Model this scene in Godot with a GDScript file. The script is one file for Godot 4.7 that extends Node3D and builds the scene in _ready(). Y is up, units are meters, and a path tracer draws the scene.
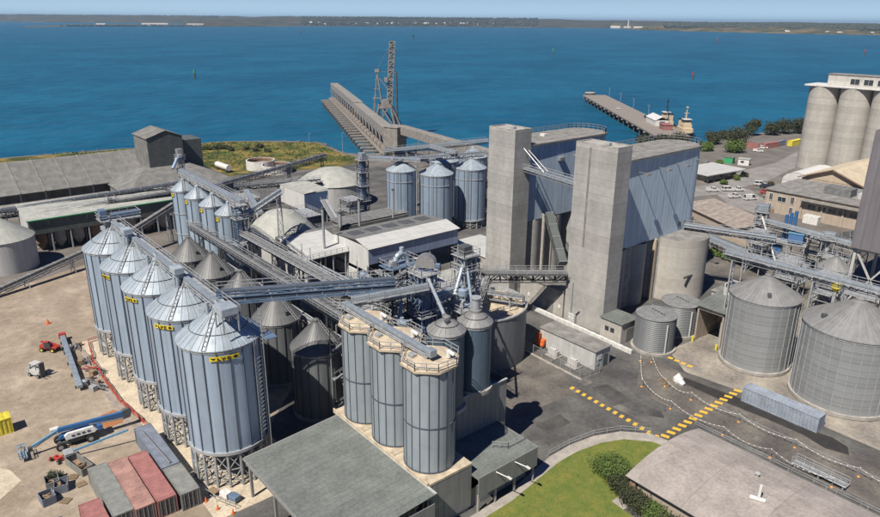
extends Node3D
# Waterfront grain terminal. x runs along the silo rows, z across them, y up, metres; yard level is y = 0, water y = -4.

var M := {}
var used := {}
var boxes := {}
var rng := RandomNumberGenerator.new()
const V0 := Vector3.ZERO
const WATER := -4.0

# ---------------------------------------------------------------- mesh collector
class MB:
	var v := PackedVector3Array()
	var n := PackedVector3Array()
	var c := PackedColorArray()
	var tint := Color(1, 1, 1)
	var coloured := false
	func tri(a: Vector3, b: Vector3, d: Vector3) -> void:
		var nn := (b - a).cross(d - a)
		if nn.length_squared() < 1e-14: return
		nn = nn.normalized()
		v.append(a); v.append(d); v.append(b)
		for k in 3:
			n.append(nn)
			if coloured: c.append(tint)
	func trin(a: Vector3, b: Vector3, d: Vector3, na: Vector3, nb: Vector3, nd: Vector3) -> void:
		v.append(a); v.append(d); v.append(b)
		n.append(na); n.append(nd); n.append(nb)
		if coloured:
			for k in 3: c.append(tint)
	func quad(a: Vector3, b: Vector3, d: Vector3, e: Vector3) -> void:
		tri(a, b, d); tri(a, d, e)
	func box(o: Vector3, s: Vector3, bs := Basis()) -> void:
		var x := bs.x * s.x * 0.5; var y := bs.y * s.y * 0.5; var z := bs.z * s.z * 0.5
		var p := []
		for k in 8:
			p.append(o + (x if k & 1 else -x) + (y if k & 2 else -y) + (z if k & 4 else -z))
		quad(p[1], p[3], p[7], p[5]); quad(p[0], p[4], p[6], p[2])
		quad(p[2], p[6], p[7], p[3]); quad(p[0], p[1], p[5], p[4])
		quad(p[4], p[5], p[7], p[6]); quad(p[0], p[2], p[3], p[1])
	func beam(a: Vector3, b: Vector3, w: float, h: float) -> void:
		var d := b - a
		var l := d.length()
		if l < 1e-4: return
		var z := d / l
		var up := Vector3.UP if absf(z.y) < 0.95 else Vector3(1, 0, 0)
		var x := up.cross(z).normalized()
		box((a + b) * 0.5, Vector3(w, h, l), Basis(x, z.cross(x), z))
	func tube(a: Vector3, b: Vector3, r: float, k := 8, r2 := -1.0, caps := true) -> void:
		if r2 < 0.0: r2 = r
		var z := (b - a).normalized()
		var up := Vector3.UP if absf(z.y) < 0.95 else Vector3(1, 0, 0)
		var x := up.cross(z).normalized(); var y := z.cross(x)
		for i in k:
			var t0 := TAU * i / k; var t1 := TAU * (i + 1) / k
			var d0 := x * cos(t0) + y * sin(t0); var d1 := x * cos(t1) + y * sin(t1)
			trin(a + d0 * r, a + d1 * r, b + d1 * r2, d0, d1, d1)
			trin(a + d0 * r, b + d1 * r2, b + d0 * r2, d0, d1, d0)
			if caps:
				tri(a, a + d1 * r, a + d0 * r); tri(b, b + d0 * r2, b + d1 * r2)
	func lathe(o: Vector3, prof: Array, k := 32, a0 := 0.0, a1 := TAU) -> void:
		# prof: [radius, y] pairs from bottom to top (outside on the right)
		for j in prof.size() - 1:
			var p: Array = prof[j]; var q: Array = prof[j + 1]
			var dn := Vector2(q[1] - p[1], p[0] - q[0]).normalized()
			for i in k:
				var t0 := a0 + (a1 - a0) * i / k; var t1 := a0 + (a1 - a0) * (i + 1) / k
				var e0 := Vector3(cos(t0), 0, sin(t0)); var e1 := Vector3(cos(t1), 0, sin(t1))
				var n0 := e0 * dn.x + Vector3(0, dn.y, 0); var n1 := e1 * dn.x + Vector3(0, dn.y, 0)
				var A: Vector3 = o + e0 * p[0] + Vector3(0, p[1], 0); var B: Vector3 = o + e1 * p[0] + Vector3(0, p[1], 0)
				var C: Vector3 = o + e1 * q[0] + Vector3(0, q[1], 0); var D: Vector3 = o + e0 * q[0] + Vector3(0, q[1], 0)
				if p[0] > 1e-4: trin(A, C, B, n0, n1, n1)
				if q[0] > 1e-4: trin(A, D, C, n0, n0, n1)
	func prism(poly: Array, y0: float, y1: float) -> void:
		# poly of Vector2(x, z)
		var pp := PackedVector2Array(poly)
		if not Geometry2D.is_polygon_clockwise(pp): pp.reverse()
		var idx := Geometry2D.triangulate_polygon(pp)
		for i in range(0, idx.size(), 3):
			var a := pp[idx[i]]; var b := pp[idx[i + 1]]; var d := pp[idx[i + 2]]
			var A := Vector3(a.x, y1, a.y); var B := Vector3(b.x, y1, b.y); var D := Vector3(d.x, y1, d.y)
			if (B - A).cross(D - A).y < 0.0: tri(A, D, B)
			else: tri(A, B, D)
			if y1 > y0 + 1e-5:
				var e := Vector3(0, y0 - y1, 0)
				if (B - A).cross(D - A).y < 0.0: tri(A + e, B + e, D + e)
				else: tri(A + e, D + e, B + e)
		if y1 > y0 + 1e-5:
			for i in pp.size():
				var a := pp[i]; var b := pp[(i + 1) % pp.size()]
				var q0 := Vector3(a.x, y0, a.y); var q1 := Vector3(b.x, y0, b.y)
				var q2 := Vector3(b.x, y1, b.y); var q3 := Vector3(a.x, y1, a.y)
				var mid := (a + b) * 0.5; var nn := (q1 - q0).cross(q3 - q0).normalized()
				var probe := mid + Vector2(nn.x, nn.z) * 0.02
				if Geometry2D.is_point_in_polygon(probe, pp): quad(q1, q0, q3, q2)
				else: quad(q0, q1, q2, q3)
	func rail(pts: Array, h := 1.05, step := 1.8, r := 0.035) -> void:
		for i in pts.size() - 1:
			var a: Vector3 = pts[i]; var b: Vector3 = pts[i + 1]
			var l := a.distance_to(b); var k := maxi(1, int(round(l / step)))
			for j in k + 1:
				var p := a.lerp(b, float(j) / k)
				beam(p, p + Vector3(0, h, 0), r * 2, r * 2)
			for hh in [h, h * 0.52]:
				beam(a + Vector3(0, hh, 0), b + Vector3(0, hh, 0), r * 2, r * 2)
	func lattice(a: Vector3, b: Vector3, drop: Vector3, k: int, r := 0.05) -> void:
		# a web of struts between the line a-b and the same line moved by drop
		for i in k:
			var p := a.lerp(b, float(i) / k); var q := a.lerp(b, float(i + 1) / k)
			beam(p, p + drop, r * 2, r * 2)
			if i % 2: beam(p, q + drop, r * 2, r * 2)
			else: beam(p + drop, q, r * 2, r * 2)
		beam(b, b + drop, r * 2, r * 2)
		beam(a, b, r * 2.4, r * 2.4); beam(a + drop, b + drop, r * 2.4, r * 2.4)
	func xbrace(a: Vector3, b: Vector3, y0: float, y1: float, r := 0.05) -> void:
		beam(Vector3(a.x, y0, a.z), Vector3(b.x, y1, b.z), r * 2, r * 2)
		beam(Vector3(a.x, y1, a.z), Vector3(b.x, y0, b.z), r * 2, r * 2)
		beam(Vector3(a.x, y1, a.z), Vector3(b.x, y1, b.z), r * 2, r * 2)
	func done() -> ArrayMesh:
		var m := ArrayMesh.new()
		if v.is_empty(): return m
		var arr := []; arr.resize(Mesh.ARRAY_MAX)
		arr[Mesh.ARRAY_VERTEX] = v; arr[Mesh.ARRAY_NORMAL] = n
		if coloured: arr[Mesh.ARRAY_COLOR] = c
		m.add_surface_from_arrays(Mesh.PRIMITIVE_TRIANGLES, arr)
		return m

# ---------------------------------------------------------------- nodes
func numbered(s: String) -> String:
	if not used.has(s):
		used[s] = 0
		return s
	used[s] += 1
	return "%s_%03d" % [s, used[s]]

func tag(o: Node, label: String, category: String, group := "") -> Node:
	o.set_meta("label", label); o.set_meta("category", category)
	if group != "": o.set_meta("group", group)
	return o

func thing(called: String, label: String, category: String, at := V0, turn := 0.0, group := "") -> Node3D:
	var o := Node3D.new(); o.name = numbered(called); add_child(o)
	o.position = at; o.rotation.y = turn
	tag(o, label, category, group)
	return o

func copy(src: Node3D, at: Vector3, turn: float, label := "") -> Node3D:
	var o: Node3D = src.duplicate()
	var base := String(src.name)
	if base.length() > 4 and base[base.length() - 4] == "_" and base.right(3).is_valid_int(): base = base.left(base.length() - 4)
	o.name = numbered(base); add_child(o)
	o.position = at; o.rotation.y = turn
	if label != "": o.set_meta("label", label)
	return o

func mi(parent: Node, called: String, mesh: Mesh, m: Material, at := V0, bs := Basis()) -> MeshInstance3D:
	var o := MeshInstance3D.new(); o.name = called if parent != self else numbered(called)
	o.mesh = mesh; o.material_override = m
	o.transform = Transform3D(bs, at)
	parent.add_child(o, true)
	return o

func part(parent: Node, called: String, b: MB, m: Material) -> MeshInstance3D:
	return mi(parent, called, b.done(), m)

func bm(s: Vector3) -> Mesh:
	var key := "%.3f_%.3f_%.3f" % [s.x, s.y, s.z]
	if not boxes.has(key):
		# chamfered box
		var b := MB.new()
		var e: float = minf(0.04, minf(s.x, minf(s.y, s.z)) * 0.2)
		var hx := s.x / 2; var hy := s.y / 2; var hz := s.z / 2
		var pr := [Vector2(-hx + e, -hz), Vector2(hx - e, -hz), Vector2(hx, -hz + e), Vector2(hx, hz - e), Vector2(hx - e, hz), Vector2(-hx + e, hz), Vector2(-hx, hz - e), Vector2(-hx, -hz + e)]
		for i in 8:
			var p: Vector2 = pr[i]; var q: Vector2 = pr[(i + 1) % 8]
			var k := (hx - e) / hx if hx > 0 else 1.0; var kz := (hz - e) / hz if hz > 0 else 1.0
			var lo0 := Vector3(p.x, -hy + e, p.y); var lo1 := Vector3(q.x, -hy + e, q.y)
			var hi0 := Vector3(p.x, hy - e, p.y); var hi1 := Vector3(q.x, hy - e, q.y)
			b.quad(lo1, lo0, hi0, hi1)
			var t0 := Vector3(p.x * k, hy, p.y * kz); var t1 := Vector3(q.x * k, hy, q.y * kz)
			b.quad(hi1, hi0, t0, t1); b.tri(t1, t0, Vector3(0, hy, 0))
			var u0 := Vector3(p.x * k, -hy, p.y * kz); var u1 := Vector3(q.x * k, -hy, q.y * kz)
			b.quad(u1, u0, lo0, lo1); b.tri(u0, u1, Vector3(0, -hy, 0))
		boxes[key] = b.done()
	return boxes[key]

func bx(parent: Node, called: String, o: Vector3, s: Vector3, m: Material, turn := 0.0) -> MeshInstance3D:
	return mi(parent, called, bm(s), m, o, Basis(Vector3.UP, turn))

func pick(name: String) -> Material:
	var a = M[name]
	if a is Array: return a[rng.randi() % a.size()]
	return a

# n alike pieces side by side: o corner, e1 the run, e2 the length of a piece, t thickness along e1 x e2
func run(parent: Node, called: String, o: Vector3, e1: Vector3, e2: Vector3, t: float, n: int, mname: String, gap := 0.03) -> void:
	var x := e1.normalized(); var y := e2.normalized(); var z := x.cross(y).normalized()
	var mesh := bm(Vector3(e1.length() / n - gap, e2.length(), t))
	for i in n:
		mi(parent, called, mesh, pick(mname), o + e1 * ((i + 0.5) / n) + e2 * 0.5 + z * t * 0.5, Basis(x, y, z))

func struct(called: String, b: MB, m: Material) -> MeshInstance3D:
	var o := part(self, called, b, m); o.set_meta("kind", "structure"); return o

func sheet(called: String, pts: Array, y: float, m: Material) -> MeshInstance3D:
	var b := MB.new(); var q := []
	for p in pts: q.append(Vector2(p[0], p[1]))
	b.prism(q, y, y)
	return struct(called, b, m)

# ---------------------------------------------------------------- materials
func img_noise(seed_: int, freq: float, oct: int, sz := 256, kind := FastNoiseLite.TYPE_SIMPLEX_SMOOTH) -> Image:
	var f := FastNoiseLite.new(); f.seed = seed_; f.frequency = freq; f.noise_type = kind
	f.fractal_type = FastNoiseLite.FRACTAL_FBM; f.fractal_octaves = oct
	return f.get_seamless_image(sz, sz, false, false, 0.15, true)

func tex_mix(a: Image, b: Image, lo: Color, hi: Color, wa := 0.6, gain := 1.0) -> ImageTexture:
	var w := a.get_width(); var im := Image.create(w, w, false, Image.FORMAT_RGB8)
	for y in w:
		for x in w:
			var t := a.get_pixel(x, y).r * wa + b.get_pixel(x, y).r * (1.0 - wa)
			t = clampf((t - 0.5) * gain + 0.5, 0, 1)
			im.set_pixel(x, y, lo.lerp(hi, t))
	im.generate_mipmaps()
	return ImageTexture.create_from_image(im)

var T := {}
func make_textures() -> void:
	var a := img_noise(3, 0.012, 4); var f := img_noise(8, 0.09, 3); var g := img_noise(15, 0.03, 4); var h := img_noise(21, 0.2, 2)
	var W := Color(1, 1, 1)
	T.blotch = tex_mix(a, f, Color(0.74, 0.74, 0.74), W, 0.6, 1.7)
	T.soft = tex_mix(a, f, Color(0.8, 0.8, 0.8), W, 0.5, 1.7)
	T.grain = tex_mix(g, h, Color(0.6, 0.6, 0.6), W, 0.45, 2.2)
	T.dirt = tex_mix(a, h, Color(0.8, 0.775, 0.75), Color(1, 1, 1), 0.6, 1.7)
	T.grass = tex_mix(a, g, Color(0.78, 0.86, 0.68), Color(1.0, 0.95, 0.8), 0.55, 1.9)
	T.field = tex_mix(a, g, Color(0.45, 0.55, 0.3), Color(1.0, 0.92, 0.72), 0.55, 3.0)
	# paint rubbed through to the grey below in flecks
	var wn := Image.create(256, 256, false, Image.FORMAT_RGB8)
	for y in 256:
		for x in 256:
			var wv := 0.55 * f.get_pixel(x, y).r + 0.45 * h.get_pixel(x, y).r
			wn.set_pixel(x, y, Color(1, 1, 1).lerp(Color(0.45, 0.56, 1.0), smoothstep(0.56, 0.7, wv)))
	wn.generate_mipmaps(); T.worn = ImageTexture.create_from_image(wn)
	# wheel tracks in soft ground and wear on sealed ground
	var rg := FastNoiseLite.new(); rg.seed = 71; rg.frequency = 0.006; rg.fractal_type = FastNoiseLite.FRACTAL_RIDGED; rg.fractal_octaves = 3; rg.domain_warp_enabled = true; rg.domain_warp_amplitude = 40.0; rg.domain_warp_frequency = 0.004
	var ri := rg.get_seamless_image(512, 512, false, false, 0.15, true)
	var a5 := img_noise(73, 0.006, 4, 512); var f5 := img_noise(78, 0.06, 3, 512); var h5 := img_noise(79, 0.22, 2, 512)
	var tk := Image.create(512, 512, false, Image.FORMAT_RGB8); var tm := Image.create(512, 512, false, Image.FORMAT_RGB8)
	for y in 512:
		for x in 512:
			var rv := ri.get_pixel(x, y).r; var av := a5.get_pixel(x, y).r; var fv := f5.get_pixel(x, y).r; var hv := h5.get_pixel(x, y).r
			var tr := smoothstep(0.62, 0.95, rv)
			var kv := clampf(0.84 + 0.17 * (av - 0.5) + 0.13 * (fv - 0.5) + 0.12 * (hv - 0.5) + 0.1 * tr, 0, 1)
			tk.set_pixel(x, y, Color(kv, kv * (0.985 + 0.02 * av), kv * (0.95 + 0.06 * av)))
			var cr := smoothstep(0.88, 0.97, rv)
			var sv := clampf(0.82 + 0.36 * (av - 0.5) + 0.18 * (fv - 0.5) + 0.14 * (hv - 0.5) - 0.16 * cr, 0, 1)
			tm.set_pixel(x, y, Color(sv, sv, sv * (1.02 - 0.05 * av)))
	tk.generate_mipmaps(); tm.generate_mipmaps()
	T.tracks = ImageTexture.create_from_image(tk); T.tarmac = ImageTexture.create_from_image(tm)
	# down-running streaks and level pour lines for walls: v is height
	var sz := 256
	var st := Image.create(sz, sz, false, Image.FORMAT_RGB8); var co := Image.create(sz, sz, false, Image.FORMAT_RGB8); var sh := Image.create(sz, sz, false, Image.FORMAT_RGB8)
	var r := RandomNumberGenerator.new(); r.seed = 77
	var colm := []; var band := []; var line := []
	for x in sz: colm.append(r.randf())
	var cur := 0.5
	for y in sz:
		if y % 21 == 0: cur = r.randf()
		band.append(cur); line.append(1.0 if y % 21 == 0 else 0.0)
	for y in sz:
		for x in sz:
			var s: float = 0.8 + 0.2 * (0.55 * g.get_pixel(x, (y / 9) % sz).r + 0.45 * colm[x]) - 0.1 * maxf(0, a.get_pixel(x, y).r - 0.6)
			st.set_pixel(x, y, Color(s, s, s))
			var k: float = 0.83 + 0.07 * band[y] + 0.1 * (g.get_pixel(x, (y / 4) % sz).r - 0.4) + 0.09 * (f.get_pixel(x, y).r - 0.5) + 0.07 * (colm[x] - 0.5) * g.get_pixel(y, x).r - 0.06 * line[y]
			co.set_pixel(x, y, Color(k, k * 0.995, k * 0.985))
			var q: float = 0.9 + 0.1 * band[(y * 3) % sz] - (0.06 if y % 12 == 0 else 0.0) + 0.07 * (a.get_pixel(x, y).r - 0.5)
			sh.set_pixel(x, y, Color(q, q, q))
	for i in [st, co, sh]: i.generate_mipmaps()
	T.streak = ImageTexture.create_from_image(st); T.pour = ImageTexture.create_from_image(co); T.course = ImageTexture.create_from_image(sh)
	# ripple relief for the sea
	var w1 := img_noise(31, 0.03, 5, 512); var nm: Image = w1.duplicate(); nm.convert(Image.FORMAT_RGBA8); nm.bump_map_to_normal_map(5.0); nm.generate_mipmaps()
	T.ripple = ImageTexture.create_from_image(nm)
	T.sea = tex_mix(img_noise(41, 0.008, 4, 256), img_noise(44, 0.05, 3, 256), Color(0.78, 0.84, 0.87), W, 0.6, 2.0)
	var gn := img_noise(51, 0.15, 3, 256); gn.convert(Image.FORMAT_RGBA8); gn.bump_map_to_normal_map(3.0); gn.generate_mipmaps()
	T.bump = ImageTexture.create_from_image(gn)

func mat(lin: Vector3, rough := 0.8, metal := 0.0, tex = null, period := 8.0, bump := 0.0) -> StandardMaterial3D:
	var m := StandardMaterial3D.new()
	m.albedo_color = Color(lin.x, lin.y, lin.z).linear_to_srgb()
	m.roughness = rough; m.metallic = metal
	m.uv1_triplanar = true; m.uv1_world_triplanar = true
	m.uv1_scale = Vector3.ONE / period
	if tex != null: m.albedo_texture = T[tex]
	if bump > 0.0:
		m.normal_enabled = true; m.normal_texture = T.bump; m.normal_scale = bump
	return m

func mats(lin: Vector3, spread: float, rough := 0.8, metal := 0.0, tex = null, period := 8.0) -> Array:
	var out := []
	for k in [1.0, 1.0 - spread, 1.0 + spread, 1.0 - spread * 0.45]:
		out.append(mat(lin * k, rough, metal, tex, period))
	return out

func make_materials() -> void:
	make_textures()
	M.water = mat(Vector3(0.009, 0.108, 0.192), 0.4, 0.0, "sea", 420.0)
	M.water.normal_enabled = true; M.water.normal_texture = T.ripple; M.water.normal_scale = 0.4
	M.water.metallic_specular = 0.25
	M.ground = mat(Vector3(0.17, 0.16, 0.148), 0.95, 0, "dirt", 37.0)
	M.dirt = mat(Vector3(0.39, 0.325, 0.255), 0.95, 0, "tracks", 55.0)
	M.slab = mat(Vector3(0.58, 0.5, 0.38), 0.9, 0, "soft", 13.0)
	M.asphalt = mat(Vector3(0.135, 0.133, 0.13), 0.9, 0, "tarmac", 34.0)
	M.lane = mat(Vector3(0.18, 0.165, 0.148), 0.9, 0, "tarmac", 27.0)
	M.apron = mat(Vector3(0.38, 0.345, 0.3), 0.9, 0, "tarmac", 31.0)
	M.road = mat(Vector3(0.27, 0.26, 0.25), 0.9, 0, "soft", 31.0)
	M.path = mat(Vector3(0.4, 0.37, 0.33), 0.9, 0, "soft", 7.0)
	M.lawn = mat(Vector3(0.18, 0.2, 0.06), 0.95, 0, "grass", 11.0)
	M.field = mat(Vector3(0.22, 0.185, 0.085), 0.95, 0, "field", 60.0)
	M.rock = mat(Vector3(0.2, 0.18, 0.16), 0.95, 0, "grain", 9.0)
	M.rust_soil = mat(Vector3(0.5, 0.2, 0.08), 0.95, 0, "grain", 3.0)
	M.stain = mat(Vector3(0.035, 0.033, 0.032), 0.8, 0, "blotch", 9.0)
	M.patch_dark = mat(Vector3(0.1, 0.098, 0.096), 0.9, 0, "tarmac", 13.0)
	M.patch_pale = mat(Vector3(0.19, 0.18, 0.168), 0.9, 0, "tarmac", 11.0)
	M.yellow_paint = mat(Vector3(0.72, 0.44, 0.05), 0.8, 0, "worn", 4.0)
	M.white_paint = mat(Vector3(0.7, 0.7, 0.68), 0.7, 0, "soft", 5.0)
	M.galv = mats(Vector3(0.37, 0.475, 0.6), 0.08, 0.42, 0.22, "streak", 11.0)
	M.galv_roof = mats(Vector3(0.43, 0.5, 0.56), 0.08, 0.42, 0.22, "soft", 6.0)
	M.galv_old = mats(Vector3(0.19, 0.205, 0.215), 0.07, 0.55, 0.1, "streak", 9.0)
	M.old_roof = mats(Vector3(0.165, 0.172, 0.177), 0.08, 0.55, 0.1, "soft", 6.0)
	M.octo = mats(Vector3(0.33, 0.385, 0.425), 0.05, 0.5, 0.1, "streak", 9.0)
	M.blue_tank = mats(Vector3(0.1, 0.15, 0.21), 0.06, 0.5, 0.2, "streak", 9.0)
	M.tank_steel = mats(Vector3(0.26, 0.275, 0.285), 0.05, 0.5, 0.1, "course", 12.0)
	M.tank_roof = mats(Vector3(0.265, 0.27, 0.272), 0.08, 0.55, 0.1, "soft", 6.0)
	M.steel = mat(Vector3(0.4, 0.42, 0.44), 0.5, 0.1, "soft", 4.0)
	M.steel_dark = mat(Vector3(0.11, 0.12, 0.13), 0.6, 0.2, "soft", 4.0)
	M.stiff = mat(Vector3(0.1, 0.125, 0.16), 0.6, 0.2, "soft", 4.0)
	M.steel_blue = mat(Vector3(0.16, 0.24, 0.36), 0.5, 0.2, "streak", 6.0)
	M.slate = mats(Vector3(0.1, 0.125, 0.165), 0.08, 0.55, 0.1, "soft", 4.0)
	M.front_blue = mats(Vector3(0.26, 0.33, 0.5), 0.03, 0.6, 0.0, "streak", 9.0)
	M.cover = mats(Vector3(0.34, 0.4, 0.46), 0.06, 0.45, 0.3, "soft", 4.0)
	M.cover_old = mats(Vector3(0.2, 0.205, 0.205), 0.07, 0.7, 0.0, "blotch", 6.0)
	M.concrete = mat(Vector3(0.435, 0.435, 0.425), 0.9, 0, "pour", 40.0)
	M.concrete_old = mat(Vector3(0.49, 0.475, 0.445), 0.9, 0, "pour", 30.0)
	M.concrete_plain = mat(Vector3(0.42, 0.4, 0.37), 0.9, 0, "blotch", 9.0)
	M.concrete_pale = mat(Vector3(0.6, 0.59, 0.56), 0.9, 0, "pour", 26.0)
	M.beige_conc = mat(Vector3(0.6, 0.51, 0.38), 0.9, 0, "blotch", 7.0)
	M.roof_grit = mat(Vector3(0.27, 0.265, 0.25), 0.95, 0, "blotch", 11.0)
	M.blue_clad = mats(Vector3(0.54, 0.67, 0.79), 0.03, 0.6, 0.05, "streak", 14.0)
	M.green_roof = mats(Vector3(0.175, 0.195, 0.182), 0.02, 0.65, 0.0, "soft", 15.0)
	M.clad_grey = mats(Vector3(0.27, 0.275, 0.27), 0.04, 0.65, 0.0, "streak", 9.0)
	M.fibro = mats(Vector3(0.215, 0.215, 0.205), 0.05, 0.9, 0.0, "blotch", 13.0)
	M.dark_clad = mats(Vector3(0.105, 0.12, 0.115), 0.06, 0.6, 0.0, "soft", 7.0)
	M.pale_roof = mats(Vector3(0.42, 0.435, 0.4), 0.03, 0.7, 0.0, "soft", 12.0)
	M.pale_wall = mats(Vector3(0.55, 0.56, 0.55), 0.03, 0.7, 0.0, "streak", 12.0)
	M.white_wall = mats(Vector3(0.68, 0.69, 0.68), 0.02, 0.6, 0.0, "streak", 9.0)
	M.navy_clad = mats(Vector3(0.13, 0.2, 0.37), 0.04, 0.6, 0.0, "streak", 9.0)
	M.beige_roof = mats(Vector3(0.62, 0.53, 0.39), 0.05, 0.7, 0.0, "soft", 12.0)
	M.beige_wall = mat(Vector3(0.55, 0.46, 0.35), 0.9, 0, "streak", 9.0)
	M.brown_wall = mats(Vector3(0.46, 0.39, 0.32), 0.03, 0.9, 0, "streak", 9.0)
	M.pink_roof = mats(Vector3(0.36, 0.31, 0.27), 0.04, 0.9, 0, "blotch", 9.0)
	M.vault = mats(Vector3(0.37, 0.335, 0.31), 0.03, 0.9, 0, "soft", 14.0)
	M.mauve = mats(Vector3(0.2, 0.19, 0.21), 0.03, 0.7, 0, "streak", 14.0)
	M.tan_clad = mat(Vector3(0.4, 0.33, 0.22), 0.7, 0, "streak", 9.0)
	M.rust = mat(Vector3(0.3, 0.2, 0.14), 0.9, 0, "blotch", 4.0)
	M.dark = mat(Vector3(0.02, 0.02, 0.02), 0.8)
	M.rubber = mat(Vector3(0.02, 0.02, 0.02), 0.85)
	M.glass = mat(Vector3(0.03, 0.04, 0.05), 0.08); M.glass.metallic_specular = 0.7
	M.red_box = mats(Vector3(0.36, 0.155, 0.145), 0.05, 0.7, 0, "soft", 5.0)
	M.red_pale = mats(Vector3(0.41, 0.235, 0.2), 0.05, 0.75, 0, "blotch", 9.0)
	M.grey_box = mats(Vector3(0.24, 0.25, 0.235), 0.05, 0.7, 0, "soft", 6.0)
	M.blue_box = mats(Vector3(0.19, 0.22, 0.28), 0.05, 0.7, 0, "soft", 6.0)
	M.sky_box = mats(Vector3(0.31, 0.36, 0.43), 0.03, 0.7, 0, "soft", 11.0)
	M.box_end = mats(Vector3(0.1, 0.1, 0.105), 0.05, 0.7, 0, "blotch", 2.0)
	M.yellow = mat(Vector3(0.7, 0.6, 0.06), 0.6, 0, "soft", 3.0)
	M.sign_yellow = mat(Vector3(0.78, 0.6, 0.02), 0.6, 0, "soft", 2.0)
	M.black = mat(Vector3(0.012, 0.012, 0.012), 0.6)
	M.lift_blue = mat(Vector3(0.04, 0.15, 0.36), 0.4, 0, "soft", 2.0)
	M.pale_blue = mat(Vector3(0.15, 0.34, 0.52), 0.5, 0, "soft", 2.0)
	M.filter_blue = mat(Vector3(0.09, 0.2, 0.42), 0.5, 0, "soft", 2.0)
	M.white = mat(Vector3(0.75, 0.75, 0.73), 0.4, 0, "soft", 3.0)
	M.red = mat(Vector3(0.46, 0.055, 0.04), 0.5, 0, "soft", 2.0)
	M.orange = mat(Vector3(0.75, 0.16, 0.03), 0.6, 0, "soft", 2.0)
	M.amber = mat(Vector3(0.75, 0.3, 0.04), 0.6, 0, "soft", 2.0)
	M.green = mat(Vector3(0.04, 0.3, 0.12), 0.6)
	M.timber = mat(Vector3(0.36, 0.26, 0.16), 0.9, 0, "grain", 1.5)
	M.silver = mat(Vector3(0.5, 0.5, 0.5), 0.35, 0.6, "soft", 2.0)
	M.jetty = mat(Vector3(0.29, 0.26, 0.23), 0.9, 0, "blotch", 8.0)
	M.jetty_clad = mats(Vector3(0.3, 0.285, 0.265), 0.04, 0.9, 0, "blotch", 9.0)
	M.cream = mat(Vector3(0.66, 0.55, 0.38), 0.6, 0, "soft", 3.0)
	M.bark = mat(Vector3(0.12, 0.09, 0.07), 0.95, 0, "grain", 1.5)
	M.hull = mat(Vector3(0.02, 0.025, 0.04), 0.5)
	M.stone = StandardMaterial3D.new(); M.stone.vertex_color_use_as_albedo = true; M.stone.albedo_color = Color(0.36, 0.3, 0.24).linear_to_srgb(); M.stone.roughness = 0.95
	for k in ["leaf", "leaf_dark", "far_leaf"]:
		var c: Vector3 = {"leaf": Vector3(0.095, 0.15, 0.035), "leaf_dark": Vector3(0.045, 0.055, 0.026), "far_leaf": Vector3(0.04, 0.05, 0.035)}[k]
		var m := StandardMaterial3D.new(); m.vertex_color_use_as_albedo = true
		m.albedo_color = Color(c.x, c.y, c.z).linear_to_srgb(); m.roughness = 0.85
		if k != "far_leaf":
			m.backlight_enabled = true; m.backlight = Color(c.x, c.y, c.z) * 0.6
		M[k] = m
	M.far_land = mat(Vector3(0.15, 0.125, 0.085), 0.95, 0, "field", 700.0)
	M.far_hill = mat(Vector3(0.07, 0.068, 0.06), 0.95, 0, "field", 900.0)
	M.far_white = mat(Vector3(0.5, 0.48, 0.45), 0.8)

# ---------------------------------------------------------------- builders
# one curved wall plate between two angles
func plate_mesh(r: float, h: float, ang: float, t := 0.05, k := 3) -> ArrayMesh:
	var b := MB.new()
	for i in k:
		var t0 := -ang / 2 + ang * i / k; var t1 := -ang / 2 + ang * (i + 1) / k
		var e0 := Vector3(cos(t0), 0, sin(t0)); var e1 := Vector3(cos(t1), 0, sin(t1)); var u := Vector3(0, h, 0)
		b.trin(e0 * r, e1 * r + u, e1 * r, e0, e1, e1); b.trin(e0 * r, e0 * r + u, e1 * r + u, e0, e0, e1)
		b.quad(e1 * (r - t), e1 * (r - t) + u, e0 * (r - t) + u, e0 * (r - t))
		b.quad(e0 * r + u, e0 * (r - t) + u, e1 * (r - t) + u, e1 * r + u)
	for s in [-1, 1]:
		var e := Vector3(cos(ang / 2), 0, s * sin(ang / 2))
		if s > 0: b.quad(e * r, e * r + Vector3(0, h, 0), e * (r - t) + Vector3(0, h, 0), e * (r - t))
		else: b.quad(e * (r - t), e * (r - t) + Vector3(0, h, 0), e * r + Vector3(0, h, 0), e * r)
	return b.done()

# one sector of a cone roof with a standing seam on one side
func sector_mesh(r0: float, y0: float, r1: float, y1: float, ang: float, seam := 0.09) -> ArrayMesh:
	var b := MB.new()
	var a := Vector3(cos(-ang / 2), 0, sin(-ang / 2)); var d := Vector3(cos(ang / 2), 0, sin(ang / 2)); var m := Vector3(1, 0, 0)
	var Y0 := Vector3(0, y0, 0); var Y1 := Vector3(0, y1, 0)
	for pr in [[a, m], [m, d]]:
		var p: Vector3 = pr[0]; var q: Vector3 = pr[1]
		b.quad(p * r0 + Y0, p * r1 + Y1, q * r1 + Y1, q * r0 + Y0)
	b.quad(a * r0 + Y0, d * r0 + Y0, d * r0 + Y0 - Vector3(0, 0.12, 0), a * r0 + Y0 - Vector3(0, 0.12, 0))
	b.beam(a * r0 + Y0 + Vector3(0, seam * 0.3, 0), a * r1 + Y1 + Vector3(0, seam * 0.3, 0), seam, seam)
	return b.done()

func ring_of(parent: Node, called: String, mesh: Mesh, n: int, mname: String, off := 0.0) -> void:
	for i in n:
		mi(parent, called, mesh, pick(mname), V0, Basis(Vector3.UP, -TAU * (i + off) / n))

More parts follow.
